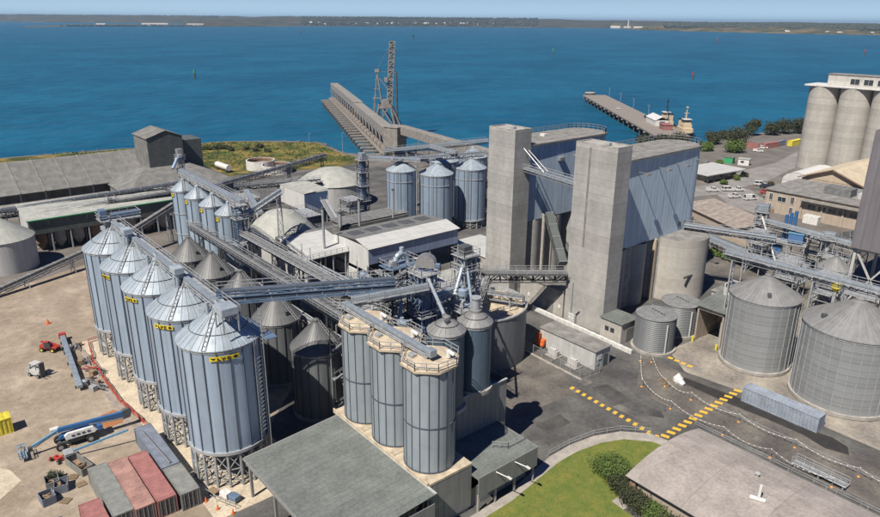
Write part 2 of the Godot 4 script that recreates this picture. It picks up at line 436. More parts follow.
# round bin with wall plates, stiffeners and a plated cone roof
func silo(called: String, label: String, cat: String, at: Vector3, o: Dictionary, group := "") -> Node3D:
	var s := thing(called, label, cat, at, 0.0, group)
	var R: float = o.r; var b0: float = o.get("base", 0.0); var e: float = o.eave; var p: float = o.peak
	var nw: int = o.get("walls", 20); var nr: int = o.get("roofs", 30)
	var rc: float = o.get("cap", 0.5)
	ring_of(s, "wall_panel", move_mesh(plate_mesh(R, e - b0, TAU / nw * 0.985), Vector3(0, b0, 0)), nw, o.wall)
	var ov: float = o.get("over", 0.2)
	var mesh := sector_mesh(R + ov, e, rc, p, TAU / nr, o.get("seam", 0.09))
	ring_of(s, "roof_panel", mesh, nr, o.roof)
	var c := MB.new(); c.lathe(V0, [[rc + 0.12, p - 0.15], [rc + 0.12, p + 0.3], [rc * 0.4, p + 0.5], [0.0, p + 0.5]], 16); part(s, "roof_cap", c, pick(o.roof))
	if o.get("stiff", true):
		var f := MB.new()
		for i in nw:
			var t := TAU * (i + 0.5) / nw; var d := Vector3(cos(t), 0, sin(t))
			f.box(d * (R + 0.05) + Vector3(0, (b0 + e) / 2, 0), Vector3(0.14, e - b0 - 0.1, o.get("stiff_w", 0.13)), Basis(Vector3.UP, -t))
		part(s, "stiffeners", f, M[o.get("stiff_mat", "stiff")])
	var g := MB.new()
	g.lathe(V0, [[R, e - 0.45], [R + 0.1, e - 0.42], [R + 0.1, e - 0.2], [R, e - 0.17]], 40)
	part(s, "eave_ring", g, M[o.get("ring_mat", "steel")])
	for y in o.get("mid", []):
		var hb := MB.new(); hb.lathe(V0, [[R, y - 0.1], [R + 0.13, y - 0.07], [R + 0.13, y + 0.07], [R, y + 0.1]], 40); part(s, "hoop", hb, M[o.get("ring_mat", "steel")])
	if o.has("roof_ring"):
		var k: float = o.roof_ring; var rr := lerpf(R + ov, rc, k); var yy := lerpf(e, p, k) + 0.1; var q := MB.new()
		for i in 36:
			var t0 := TAU * i / 36; var t1 := TAU * (i + 1) / 36
			q.beam(Vector3(cos(t0) * rr, yy, sin(t0) * rr), Vector3(cos(t1) * rr, yy, sin(t1) * rr), 0.07, 0.07)
		part(s, "roof_ring", q, M.steel_dark)
	if b0 > 2.0:
		var rg := MB.new(); rg.lathe(V0, [[R - 0.25, b0 - 0.3], [R + 0.28, b0 - 0.3], [R + 0.28, b0 + 0.12], [R, b0 + 0.15]], 40); part(s, "base_ring", rg, M.steel)
		var hp := MB.new(); hp.lathe(V0, [[0.35, 1.3], [R - 0.2, b0 - 0.25]], 32); part(s, "hopper", hp, pick(o.wall))
		var lm := bm(Vector3(0.3, b0 - 0.3, 0.3)); var br := MB.new()
		for i in nw:
			var t := TAU * (i + 0.5) / nw; var t2 := TAU * (i + 1.5) / nw
			var a := Vector3(cos(t), 0, sin(t)) * (R - 0.05); var b := Vector3(cos(t2), 0, sin(t2)) * (R - 0.05)
			mi(s, "leg", lm, M.steel, a + Vector3(0, (b0 - 0.3) / 2, 0), Basis(Vector3.UP, -t))
			br.xbrace(a, b, 0.15, b0 * 0.5, 0.055); br.xbrace(a, b, b0 * 0.5, b0 - 0.4, 0.055)
		part(s, "bracing", br, M.steel)
	else:
		var fo := MB.new(); fo.lathe(V0, [[R + 0.35, b0 - 0.3], [R + 0.35, b0 + 0.25], [R - 0.1, b0 + 0.3]], 40); part(s, "footing", fo, M.concrete_plain)
	if o.has("ladder"):
		var t: float = o.ladder; var d := Vector3(cos(t), 0, sin(t)); var x := Vector3(-sin(t), 0, cos(t)); var l := MB.new()
		for sd in [-0.25, 0.25]: l.beam(d * (R + 0.3) + x * sd + Vector3(0, b0, 0), d * (R + 0.3) + x * sd + Vector3(0, e + 0.6, 0), 0.07, 0.07)
		var y := b0
		while y < e:
			l.beam(d * (R + 0.3) - x * 0.25 + Vector3(0, y, 0), d * (R + 0.3) + x * 0.25 + Vector3(0, y, 0), 0.05, 0.05)
			if int(y * 10) % 3 == 0: l.beam(d * (R + 0.75) - x * 0.35 + Vector3(0, y, 0), d * (R + 0.75) + x * 0.35 + Vector3(0, y, 0), 0.05, 0.05)
			y += 0.6
		part(s, "ladder", l, M.steel)
	if o.has("roof_ladder"):
		var t: float = o.roof_ladder; var d := Vector3(cos(t), 0, sin(t)); var x := Vector3(-sin(t), 0, cos(t)); var l := MB.new(); var p0 := d * (R + ov) + Vector3(0, e + 0.15, 0); var p1 := d * (rc + 0.2) + Vector3(0, p + 0.15, 0)
		for sd in [-0.25, 0.25]: l.beam(p0 + x * sd, p1 + x * sd, 0.07, 0.09)
		for k in 10: l.beam(p0.lerp(p1, k / 9.0) - x * 0.25, p0.lerp(p1, k / 9.0) + x * 0.25, 0.06, 0.06)
		part(s, "roof_ladder", l, M.steel)
	if o.has("hatch"):
		var t: float = o.hatch; var d := Vector3(cos(t), 0, sin(t)); var rr := R * 0.72; var yy := lerpf(e, p, 0.28)
		var h := bx(s, "roof_hatch", d * rr + Vector3(0, yy + 0.3, 0), Vector3(0.8, 0.8, 0.6), M.steel_dark, -t)
		h.name = "roof_hatch"
	return s

func move_mesh(m: ArrayMesh, d: Vector3) -> ArrayMesh:
	var arr := m.surface_get_arrays(0); var v: PackedVector3Array = arr[Mesh.ARRAY_VERTEX]
	for i in v.size(): v[i] += d
	arr[Mesh.ARRAY_VERTEX] = v
	var o := ArrayMesh.new(); o.add_surface_from_arrays(Mesh.PRIMITIVE_TRIANGLES, arr); return o

# yellow name board bent round a bin, with black marks
func name_board(parent: Node3D, R: float, t_mid: float, y: float, w: float, h: float, marks: int) -> void:
	var ang := w / R
	var pm := move_mesh(plate_mesh(R + 0.22, h, ang, 0.03, 6), Vector3(0, y - h / 2, 0))
	var sg := mi(parent, "name_board", pm, M.sign_yellow, V0, Basis(Vector3.UP, -t_mid))
	var l := MB.new()
	var rr := R + 0.245
	var pt := func(u: float, vv: float) -> Vector3:
		var t := -u * w / R   # u from -0.5 to 0.5, left to right as read
		return Vector3(cos(t) * rr, y + vv * h, sin(t) * rr)
	var bar := func(u0: float, v0: float, u1: float, v1: float, th: float) -> void:
		l.beam(pt.call(u0, v0), pt.call(u1, v1), th, th)
	if marks == 1:
		l.tri(pt.call(-0.3, 0.3), pt.call(0.0, -0.3), pt.call(0.3, 0.3)); l.tri(pt.call(0.3, 0.3), pt.call(0.0, -0.3), pt.call(-0.3, 0.3))
	else:
		var th := h * 0.17
		for sg_ in [[-0.44, -0.3, -0.5 + 0.2, 0.2]]:
			l.tri(pt.call(-0.46, 0.22), pt.call(-0.37, -0.25), pt.call(-0.28, 0.22)); l.tri(pt.call(-0.28, 0.22), pt.call(-0.37, -0.25), pt.call(-0.46, 0.22))
		bar.call(-0.22, 0.3, -0.22, -0.3, th); bar.call(-0.22, -0.22, -0.14, -0.22, th)
		bar.call(-0.1, 0.3, -0.04, 0.0, th); bar.call(0.02, 0.3, -0.07, -0.3, th)
		bar.call(0.1, 0.28, 0.1, -0.28, th); bar.call(0.1, 0.25, 0.2, 0.25, th); bar.call(0.1, -0.25, 0.2, -0.25, th)
		var c: Vector3 = pt.call(0.36, 0.0)
		l.tri(pt.call(0.27, 0.0), pt.call(0.36, 0.42), pt.call(0.47, 0.0)); l.tri(pt.call(0.47, 0.0), pt.call(0.36, -0.42), pt.call(0.27, 0.0))
	mi(sg, "lettering", l.done(), M.black)

# covered conveyor on a walkway; a and b are the ends of its centre line
func conveyor(called: String, label: String, a: Vector3, b: Vector3, o := {}) -> Node3D:
	var mid := Vector3(a.x, 0, a.z)
	var s := thing(called, label, o.get("cat", "conveyor"), mid, 0.0, o.get("group", ""))
	a -= mid; b -= mid
	var w: float = o.get("w", 1.1); var h: float = o.get("h", 0.8); var wk: float = o.get("walk", 1.0)
	var dir := (b - a).normalized(); var flat := Vector3(dir.x, 0, dir.z).normalized(); var side := Vector3(-flat.z, 0, flat.x)
	var L := a.distance_to(b); var n := maxi(2, int(L / o.get("panel", 3.0)))
	var x := side; var up := dir.cross(x).normalized()
	if up.y < 0: up = -up; x = -x
	var bs := Basis(x, up, x.cross(up))
	var mesh := bm(Vector3(w, h, L / n - 0.05))
	for i in n: mi(s, "cover_panel", mesh, pick(o.get("mat", "cover")), a.lerp(b, (i + 0.5) / n) + up * h / 2, bs)
	if o.get("ribs", true):
		var fm := bm(Vector3(w + 0.1, h + 0.1, 0.1))
		for i in n + 1: mi(s, "flange", fm, M[o.get("rib_mat", "steel")], a.lerp(b, float(i) / n) + up * h / 2, bs)
	if wk > 0.0:
		var dk := MB.new(); var rl := MB.new()
		var sides: Array = o.get("sides", [1])
		for sd in sides:
			var off: Vector3 = side * sd * (w / 2 + wk / 2 + 0.05)
			dk.beam(a + off, b + off, wk, 0.1)
			var ed: Vector3 = side * sd * (w / 2 + wk)
			rl.rail([a + ed, b + ed], 1.1, 2.0, 0.04)
		part(s, "walkway", dk, M[o.get("deck_mat", "steel")]); part(s, "handrail", rl, M.steel)
	if o.get("truss", 0.0) > 0.0:
		var tr := MB.new(); var dp: float = o.truss; var k := maxi(2, int(L / 2.2))
		for sd in [-1, 1]: tr.lattice(a + side * sd * (w / 2 + 0.1) - up * 0.1, b + side * sd * (w / 2 + 0.1) - up * 0.1, -up * dp, k, o.get("bar", 0.06))
		part(s, "truss", tr, M[o.get("truss_mat", "steel")])
	for f in o.get("legs", []):
		var p: Vector3 = a.lerp(b, f); var lg := MB.new(); var y0: float = o.get("foot", 0.0)
		for sd in [-1, 1]:
			lg.beam(Vector3(p.x, y0, p.z) + side * sd * (w * 0.5 + 0.5), p + side * sd * w * 0.5, 0.22, 0.22)
		var y := y0 + 0.5
		while y < p.y - 2.5:
			lg.xbrace(p + side * (w * 0.5 + 0.2), p - side * (w * 0.5 + 0.2), y, y + 2.5, 0.06); y += 2.5
		part(s, "trestle", lg, M[o.get("truss_mat", "steel")])
	return s

# steel platform tower: decks at the listed heights with railings, columns and bracing
func platform(called: String, label: String, at: Vector3, sx: float, sz: float, decks: Array, o := {}) -> Node3D:
	var s := thing(called, label, o.get("cat", "steel platform"), at, o.get("turn", 0.0))
	var mt: Material = M[o.get("mat", "steel")]
	var top: float = decks[decks.size() - 1]
	var cm := bm(Vector3(0.24, top, 0.24))
	for ix in [-1, 1]:
		for iz in [-1, 1]: mi(s, "column", cm, mt, Vector3(ix * sx / 2, top / 2, iz * sz / 2))
	var br := MB.new(); var y0 := 0.2; var i := 0
	while y0 < top - 0.5:
		var y1: float = minf(y0 + 3.2, top - 0.1)
		var c := [Vector3(-sx / 2, 0, -sz / 2), Vector3(sx / 2, 0, -sz / 2), Vector3(sx / 2, 0, sz / 2), Vector3(-sx / 2, 0, sz / 2)]
		for k in 4:
			var a: Vector3 = c[k]; var b: Vector3 = c[(k + 1) % 4]
			if (i + k) % 2: br.beam(Vector3(a.x, y0, a.z), Vector3(b.x, y1, b.z), 0.1, 0.1)
			else: br.beam(Vector3(a.x, y1, a.z), Vector3(b.x, y0, b.z), 0.1, 0.1)
			br.beam(Vector3(a.x, y1, a.z), Vector3(b.x, y1, b.z), 0.14, 0.14)
		y0 = y1; i += 1
	part(s, "bracing", br, mt)
	for y in decks:
		mi(s, "deck", bm(Vector3(sx + 1.0, 0.12, sz + 1.0)), M[o.get("deck_mat", "steel")], Vector3(0, y + 0.07, 0))
		var r := MB.new(); var X := sx / 2 + 0.45; var Z := sz / 2 + 0.45
		r.rail([Vector3(-X, y + 0.1, -Z), Vector3(X, y + 0.1, -Z), Vector3(X, y + 0.1, Z), Vector3(-X, y + 0.1, Z), Vector3(-X, y + 0.1, -Z)], 1.1, 1.5, 0.035)
		part(s, "handrail", r, M.steel)
	return s

func elevator(called: String, label: String, at: Vector3, h: float, o := {}) -> Node3D:
	var s := thing(called, label, "bucket elevator", at, o.get("turn", 0.0))
	var mt: Material = pick(o.get("mat", "galv"))
	var sz: float = o.get("s", 1.0); var n := maxi(2, int(h / 3.0))
	for sd in [-0.55, 0.55]:
		for i in n: bx(s, "casing", Vector3(sd * sz, h * (i + 0.5) / n, 0), Vector3(0.6 * sz, h / n - 0.05, 0.75 * sz), mt)
	var hd := MB.new()
	var prof := []
	for i in 9:
		var t := PI * i / 8.0; prof.append(Vector2(cos(t) * 1.15 * sz, h + sin(t) * 1.05 * sz))
	prof.append(Vector2(-1.15 * sz, h - 0.6)); prof.append(Vector2(1.15 * sz, h - 0.6))
	for i in prof.size():
		var p: Vector2 = prof[i]; var q: Vector2 = prof[(i + 1) % prof.size()]; var z := 0.6 * sz
		hd.quad(Vector3(p.x, p.y, -z), Vector3(q.x, q.y, -z), Vector3(q.x, q.y, z), Vector3(p.x, p.y, z))
		hd.tri(Vector3(p.x, p.y, z), Vector3(q.x, q.y, z), Vector3(0, h, z)); hd.tri(Vector3(q.x, q.y, -z), Vector3(p.x, p.y, -z), Vector3(0, h, -z))
	part(s, "head", hd, M[o.get("head_mat", "steel")])
	bx(s, "motor", Vector3(1.5 * sz, h - 0.1, 0.5 * sz), Vector3(0.7, 0.6, 0.5), M[o.get("motor_mat", "steel_blue")])
	bx(s, "boot", Vector3(0, 0.5, 0), Vector3(2.2 * sz, 1.0, 1.0 * sz), M.steel)
	var sp := MB.new(); sp.tube(Vector3(-1.1 * sz, h - 0.3, 0), Vector3(-1.9 * sz, h - 2.2, 0), 0.25, 8); part(s, "throat", sp, M.steel)
	return s

func spout(label: String, a: Vector3, b: Vector3, r: float, mname := "galv") -> void:
	var s := thing("grain_spout", label, "pipe", Vector3(a.x, 0, a.z))
	var d := Vector3(a.x, 0, a.z)
	var t := MB.new(); t.tube(a - d, b - d, r, 10); part(s, "pipe", t, pick(mname))
	var n := maxi(1, int(a.distance_to(b) / 2.5)); var z := (b - a).normalized()
	for i in n + 1:
		var p := (a - d).lerp(b - d, float(i) / n); var f := MB.new(); f.tube(p - z * 0.06, p + z * 0.06, r + 0.09, 10); part(s, "flange", f, M.steel)

# leafy crown: many small leaf faces spread through lumps
func crown_mesh(lumps: Array, count: int, size: float, sd: int) -> ArrayMesh:
	var r := RandomNumberGenerator.new(); r.seed = sd
	var b := MB.new(); b.coloured = true
	var vol := 0.0
	for l in lumps: vol += pow(l[1], 2.2)
	for l in lumps:
		var c: Vector3 = l[0]; var R: float = l[1]; var k := int(count * pow(R, 2.2) / vol)
		for i in k:
			var d := Vector3(r.randfn(), r.randfn(), r.randfn()).normalized()
			var p := c + d * R * pow(r.randf(), 0.42) * Vector3(1, 0.85, 1) * r.randf_range(0.8, 1.12)
			var nn := (d + Vector3(r.randfn(), r.randfn() + 0.5, r.randfn()) * 0.7).normalized()
			var x := nn.cross(Vector3(r.randfn(), r.randfn(), r.randfn())).normalized(); var y := nn.cross(x)
			var s := size * r.randf_range(0.6, 1.4)
			var t := r.randf_range(0.6, 1.35); b.tint = Color(t * r.randf_range(0.9, 1.2), t, t * r.randf_range(0.7, 1.1))
			b.tri(p - x * s, p + y * s * 0.7, p + x * s); b.tri(p - x * s, p + x * s, p - y * s * 0.6)
	return b.done()

func tree(called: String, label: String, cat: String, at: Vector3, h: float, w: float, trunk: float, lumps: int, count: int, leaf: float, mname: String, sd: int, group := "") -> Node3D:
	var s := thing(called, label, cat, at, 0.0, group)
	var r := RandomNumberGenerator.new(); r.seed = sd
	var L := []; var tb := MB.new()
	tb.tube(V0 - Vector3(0, 0.3, 0), Vector3(0, trunk + (h - trunk) * 0.4, 0), 0.035 * h, 7, 0.018 * h)
	for i in lumps:
		var t := TAU * i / lumps + r.randf_range(-0.4, 0.4); var q := r.randf_range(0.15, 0.62) * w / 2
		var y := lerpf(trunk + (h - trunk) * 0.22, h * 0.82, r.randf()); var p := Vector3(cos(t) * q, y, sin(t) * q)
		L.append([p, r.randf_range(0.2, 0.34) * w])
		tb.tube(Vector3(0, trunk * 0.6 + 0.2, 0), p, 0.014 * h, 5, 0.005 * h)
	part(s, "trunk", tb, M.bark)
	mi(s, "crown", crown_mesh(L, count, leaf, sd + 7), M[mname])
	return s

# shipping container; long axis x
func container(label: String, at: Vector3, L: float, mname: String, endm := "box_end", group := "", turn := 0.0) -> Node3D:
	var s := thing("shipping_container", label, "container", at, turn, group)
	var W := 2.44; var H := 2.6
	var fr := MB.new()
	for x in [-L / 2 + 0.09, L / 2 - 0.09]:
		for z in [-W / 2 + 0.09, W / 2 - 0.09]: fr.box(Vector3(x, H / 2, z), Vector3(0.18, H, 0.18))
		for y in [0.09, H - 0.09]: fr.box(Vector3(x, y, 0), Vector3(0.17, 0.17, W - 0.3))
	for z in [-W / 2 + 0.07, W / 2 - 0.07]:
		for y in [0.09, H - 0.07]: fr.box(Vector3(0, y, z), Vector3(L - 0.2, 0.14, 0.13))
	part(s, "frame", fr, M[mname][1])
	for sd in [-1, 1]:
		var b := MB.new(); var n := int(L / 0.56); var z0: float = sd * (W / 2 - 0.09); var z1: float = sd * (W / 2 - 0.03)
		for i in n:
			var x0 := -L / 2 + 0.2 + (L - 0.4) * i / n; var dx := (L - 0.4) / n
			var q := [[x0, z0], [x0 + dx * 0.32, z0], [x0 + dx * 0.5, z1], [x0 + dx * 0.82, z1], [x0 + dx, z0]]
			for k in 4:
				b.quad(Vector3(q[k][0], 0.16, q[k][1]), Vector3(q[k + 1][0], 0.16, q[k + 1][1]), Vector3(q[k + 1][0], H - 0.14, q[k + 1][1]), Vector3(q[k][0], H - 0.14, q[k][1]))
		part(s, "side_wall", b, M[mname][0])
	var rf := MB.new(); var n := int(L / 0.7)
	for i in n:
		var x0 := -L / 2 + 0.12 + (L - 0.24) * i / n; var dx := (L - 0.24) / n
		var q := [[x0, H - 0.05], [x0 + dx * 0.3, H - 0.05], [x0 + dx * 0.45, H - 0.01], [x0 + dx * 0.85, H - 0.01], [x0 + dx, H - 0.05]]
		for k in 4: rf.quad(Vector3(q[k][0], q[k][1], W / 2 - 0.1), Vector3(q[k + 1][0], q[k + 1][1], W / 2 - 0.1), Vector3(q[k + 1][0], q[k + 1][1], -W / 2 + 0.1), Vector3(q[k][0], q[k][1], -W / 2 + 0.1))
	part(s, "roof", rf, M[mname][0])
	bx(s, "end_wall", Vector3(-L / 2 + 0.1, H / 2, 0), Vector3(0.08, H - 0.3, W - 0.3), M[mname][0])
	for z in [-0.55, 0.55]:
		var d := bx(s, "door", Vector3(L / 2 - 0.07, H / 2, z), Vector3(0.07, H - 0.32, 1.06), M[endm][0])
		var bars := MB.new()
		for k in [-0.3, 0.3]: bars.tube(Vector3(0.07, -H / 2 + 0.2, k), Vector3(0.07, H / 2 - 0.2, k), 0.035, 6)
		mi(d, "locking_bar", bars.done(), M.silver)
	return s

func wheel(parent: Node, at: Vector3, r: float, w: float, axis := Vector3(0, 0, 1), rim := "silver") -> void:
	var b := MB.new(); b.tube(-axis * w / 2, axis * w / 2, r, 16)
	var o := mi(parent, "wheel", b.done(), M.rubber, at)
	var q := MB.new(); q.tube(-axis * (w / 2 + 0.02), axis * (w / 2 + 0.02), r * 0.55, 12); mi(o, "rim", q.done(), M[rim])

# road vehicle from a side profile; nose towards +x
func car(label: String, at: Vector3, turn: float, paint: Material, kind: String, group := "parked cars") -> Node3D:
	var s := thing("parked_" + kind, label, {"sedan": "car", "wagon": "car", "ute": "utility truck", "van": "van"}[kind], at, turn, group)
	var L := 4.7; var W := 1.8; var H := 1.48
	var body := [Vector2(-2.35, 0.35), Vector2(2.3, 0.35), Vector2(2.36, 0.62), Vector2(2.2, 0.86), Vector2(1.1, 0.98), Vector2(-2.1, 1.0), Vector2(-2.36, 0.85)]
	var cab := [Vector2(-2.0, 0.98), Vector2(1.15, 0.98), Vector2(0.45, H), Vector2(-1.45, H)]
	if kind == "ute": cab = [Vector2(-0.55, 0.98), Vector2(1.2, 0.98), Vector2(0.6, 1.7), Vector2(-0.4, 1.72)]
	if kind == "wagon": cab = [Vector2(-2.3, 0.98), Vector2(1.2, 0.98), Vector2(0.5, 1.75), Vector2(-2.1, 1.78)]
	if kind == "van": cab = [Vector2(-2.35, 0.98), Vector2(1.7, 0.98), Vector2(1.0, 1.95), Vector2(-2.3, 2.0)]
	extrude_z(s, "body", body, W, paint, 0.0)
	extrude_z(s, "cabin", cab, W - 0.2, M.glass, 0.14)
	var top: Array = [cab[3], cab[2]]
	bx(s, "roof", Vector3((top[0].x + top[1].x) / 2, top[0].y + 0.0, 0), Vector3(top[1].x - top[0].x, 0.09, W - 0.42), paint)
	var pl := MB.new()
	for sd in [-1, 1]:
		for pr in [[cab[0], cab[3]], [cab[1], cab[2]]]:
			pl.beam(Vector3(pr[0].x, pr[0].y, sd * (W / 2 - 0.1)), Vector3(pr[1].x, pr[1].y, sd * (W / 2 - 0.22)), 0.1, 0.1)
		var mx: float = (cab[0].x + cab[1].x) / 2 - 0.1
		pl.beam(Vector3(mx, 0.98, sd * (W / 2 - 0.09)), Vector3(mx, cab[2].y, sd * (W / 2 - 0.22)), 0.1, 0.1)
	part(s, "pillars", pl, paint)
	if kind == "van": bx(s, "side_panel", Vector3(-1.1, 1.45, 0), Vector3(2.3, 0.8, W - 0.12), paint)
	if kind == "ute":
		var tr := MB.new(); tr.box(Vector3(-1.45, 1.04, 0), Vector3(1.75, 0.06, 1.7)); part(s, "tray_floor", tr, M.steel_dark)
		for z in [-0.86, 0.86]: bx(s, "tray_side", Vector3(-1.45, 1.18, z), Vector3(1.8, 0.36, 0.06), paint)
		bx(s, "tailgate", Vector3(-2.34, 1.18, 0), Vector3(0.06, 0.36, 1.66), paint)
	for x in [-1.45, 1.45]:
		for z in [-W / 2 + 0.1, W / 2 - 0.1]: wheel(s, Vector3(x, 0.33, z), 0.34, 0.24)
	for z in [-0.65, 0.65]:
		bx(s, "headlight", Vector3(2.29, 0.72, z), Vector3(0.1, 0.16, 0.34), M.silver); bx(s, "tail_light", Vector3(-2.33, 0.75, z), Vector3(0.08, 0.18, 0.28), M.red)
	return s

func extrude_z(parent: Node, called: String, poly: Array, w: float, m: Material, taper := 0.0) -> MeshInstance3D:
	# side profile in x, y made w wide; the top edge drawn in by taper on both sides
	var b := MB.new(); var ymin := 1e9; var ymax := -1e9; var c := Vector2.ZERO
	for p in poly: ymin = minf(ymin, p.y); ymax = maxf(ymax, p.y); c += p / poly.size()
	var zz := func(p: Vector2) -> float: return w / 2 - taper * (p.y - ymin) / (ymax - ymin)
	var area := 0.0
	for i in poly.size():
		var p: Vector2 = poly[i]; var q: Vector2 = poly[(i + 1) % poly.size()]; area += p.x * q.y - q.x * p.y
	for i in poly.size():
		var p: Vector2 = poly[i]; var q: Vector2 = poly[(i + 1) % poly.size()]
		if area < 0: var sw := p; p = q; q = sw
		var zp: float = zz.call(p); var zq: float = zz.call(q); var zc: float = zz.call(c)
		b.quad(Vector3(p.x, p.y, zp), Vector3(p.x, p.y, -zp), Vector3(q.x, q.y, -zq), Vector3(q.x, q.y, zq))
		b.tri(Vector3(p.x, p.y, zp), Vector3(q.x, q.y, zq), Vector3(c.x, c.y, zc))
		b.tri(Vector3(q.x, q.y, -zq), Vector3(p.x, p.y, -zp), Vector3(c.x, c.y, -zc))
	return part(parent, called, b, m)

# a row of windows on a face: o lower left corner, ex along, ey up, nrm outwards
func windows(parent: Node, o: Vector3, ex: Vector3, n: int, pitch: float, w: float, h: float, nrm: Vector3, frame := "white_paint") -> void:
	var x := ex.normalized(); var bs := Basis(x, Vector3.UP, nrm)
	for i in n:
		var c := o + x * (pitch * (i + 0.5)) + Vector3(0, h / 2, 0)
		var fr := MB.new()
		for s in [-1, 1]:
			fr.box(Vector3(s * (w / 2 + 0.04), 0, 0.02), Vector3(0.1, h + 0.18, 0.14)); fr.box(Vector3(0, s * (h / 2 + 0.04), 0.02), Vector3(w, 0.1, 0.14))
		fr.box(V0 + Vector3(0, 0, 0.02), Vector3(0.06, h, 0.1))
		var f := mi(parent, "window", fr.done(), M[frame], c, bs)
		mi(f, "pane", bm(Vector3(w, h, 0.05)), M.glass, V0)

# ---------------------------------------------------------------- scene
func _ready() -> void:
	rng.seed = 12345
	var cam := Camera3D.new(); cam.name = "camera"; add_child(cam)
	cam.position = Vector3(0, 60, 0); cam.rotation_degrees = Vector3(-19.33, 50.5, 0.42); cam.fov = 41.4
	cam.near = 0.5; cam.far = 60000.0; cam.current = true
	var sky_mat := ProceduralSkyMaterial.new()
	sky_mat.sky_top_color = Color(0.085, 0.2, 0.41); sky_mat.sky_horizon_color = Color(0.64, 0.75, 0.83); sky_mat.sky_curve = 0.06
	sky_mat.ground_bottom_color = Color(0.12, 0.22, 0.3); sky_mat.ground_horizon_color = Color(0.5, 0.62, 0.7); sky_mat.sun_angle_max = 1.0
	var sky := Sky.new(); sky.sky_material = sky_mat
	var env := Environment.new(); env.background_mode = Environment.BG_SKY; env.sky = sky
	env.tonemap_mode = Environment.TONE_MAPPER_LINEAR; env.tonemap_exposure = 1.34
	env.sdfgi_enabled = true; env.ssao_enabled = true; env.ssil_enabled = true
	env.fog_enabled = true; env.fog_density = 0.00005; env.fog_light_color = Color(0.56, 0.67, 0.78)
	var we := WorldEnvironment.new(); we.name = "world_environment"; we.environment = env; add_child(we)
	var sun := DirectionalLight3D.new(); sun.name = "sun"; add_child(sun)
	sun.light_energy = 1.6; sun.light_color = Color(1.0, 0.965, 0.915); sun.light_angular_distance = 0.53; sun.shadow_enabled = true
	sun.look_at_from_position(V0, Vector3(-0.25, -1.38, -1.0))

	make_materials()
	build_ground()
	build_far_shore()
	build_tall_silos()
	build_old_silos()
	build_octagonal_block()
	build_works()
	build_concrete_blocks()
	build_right_yard()
	build_left_sheds()
	build_middle_buildings()
	build_right_background()
	build_jetties()
	build_dirt_yard()

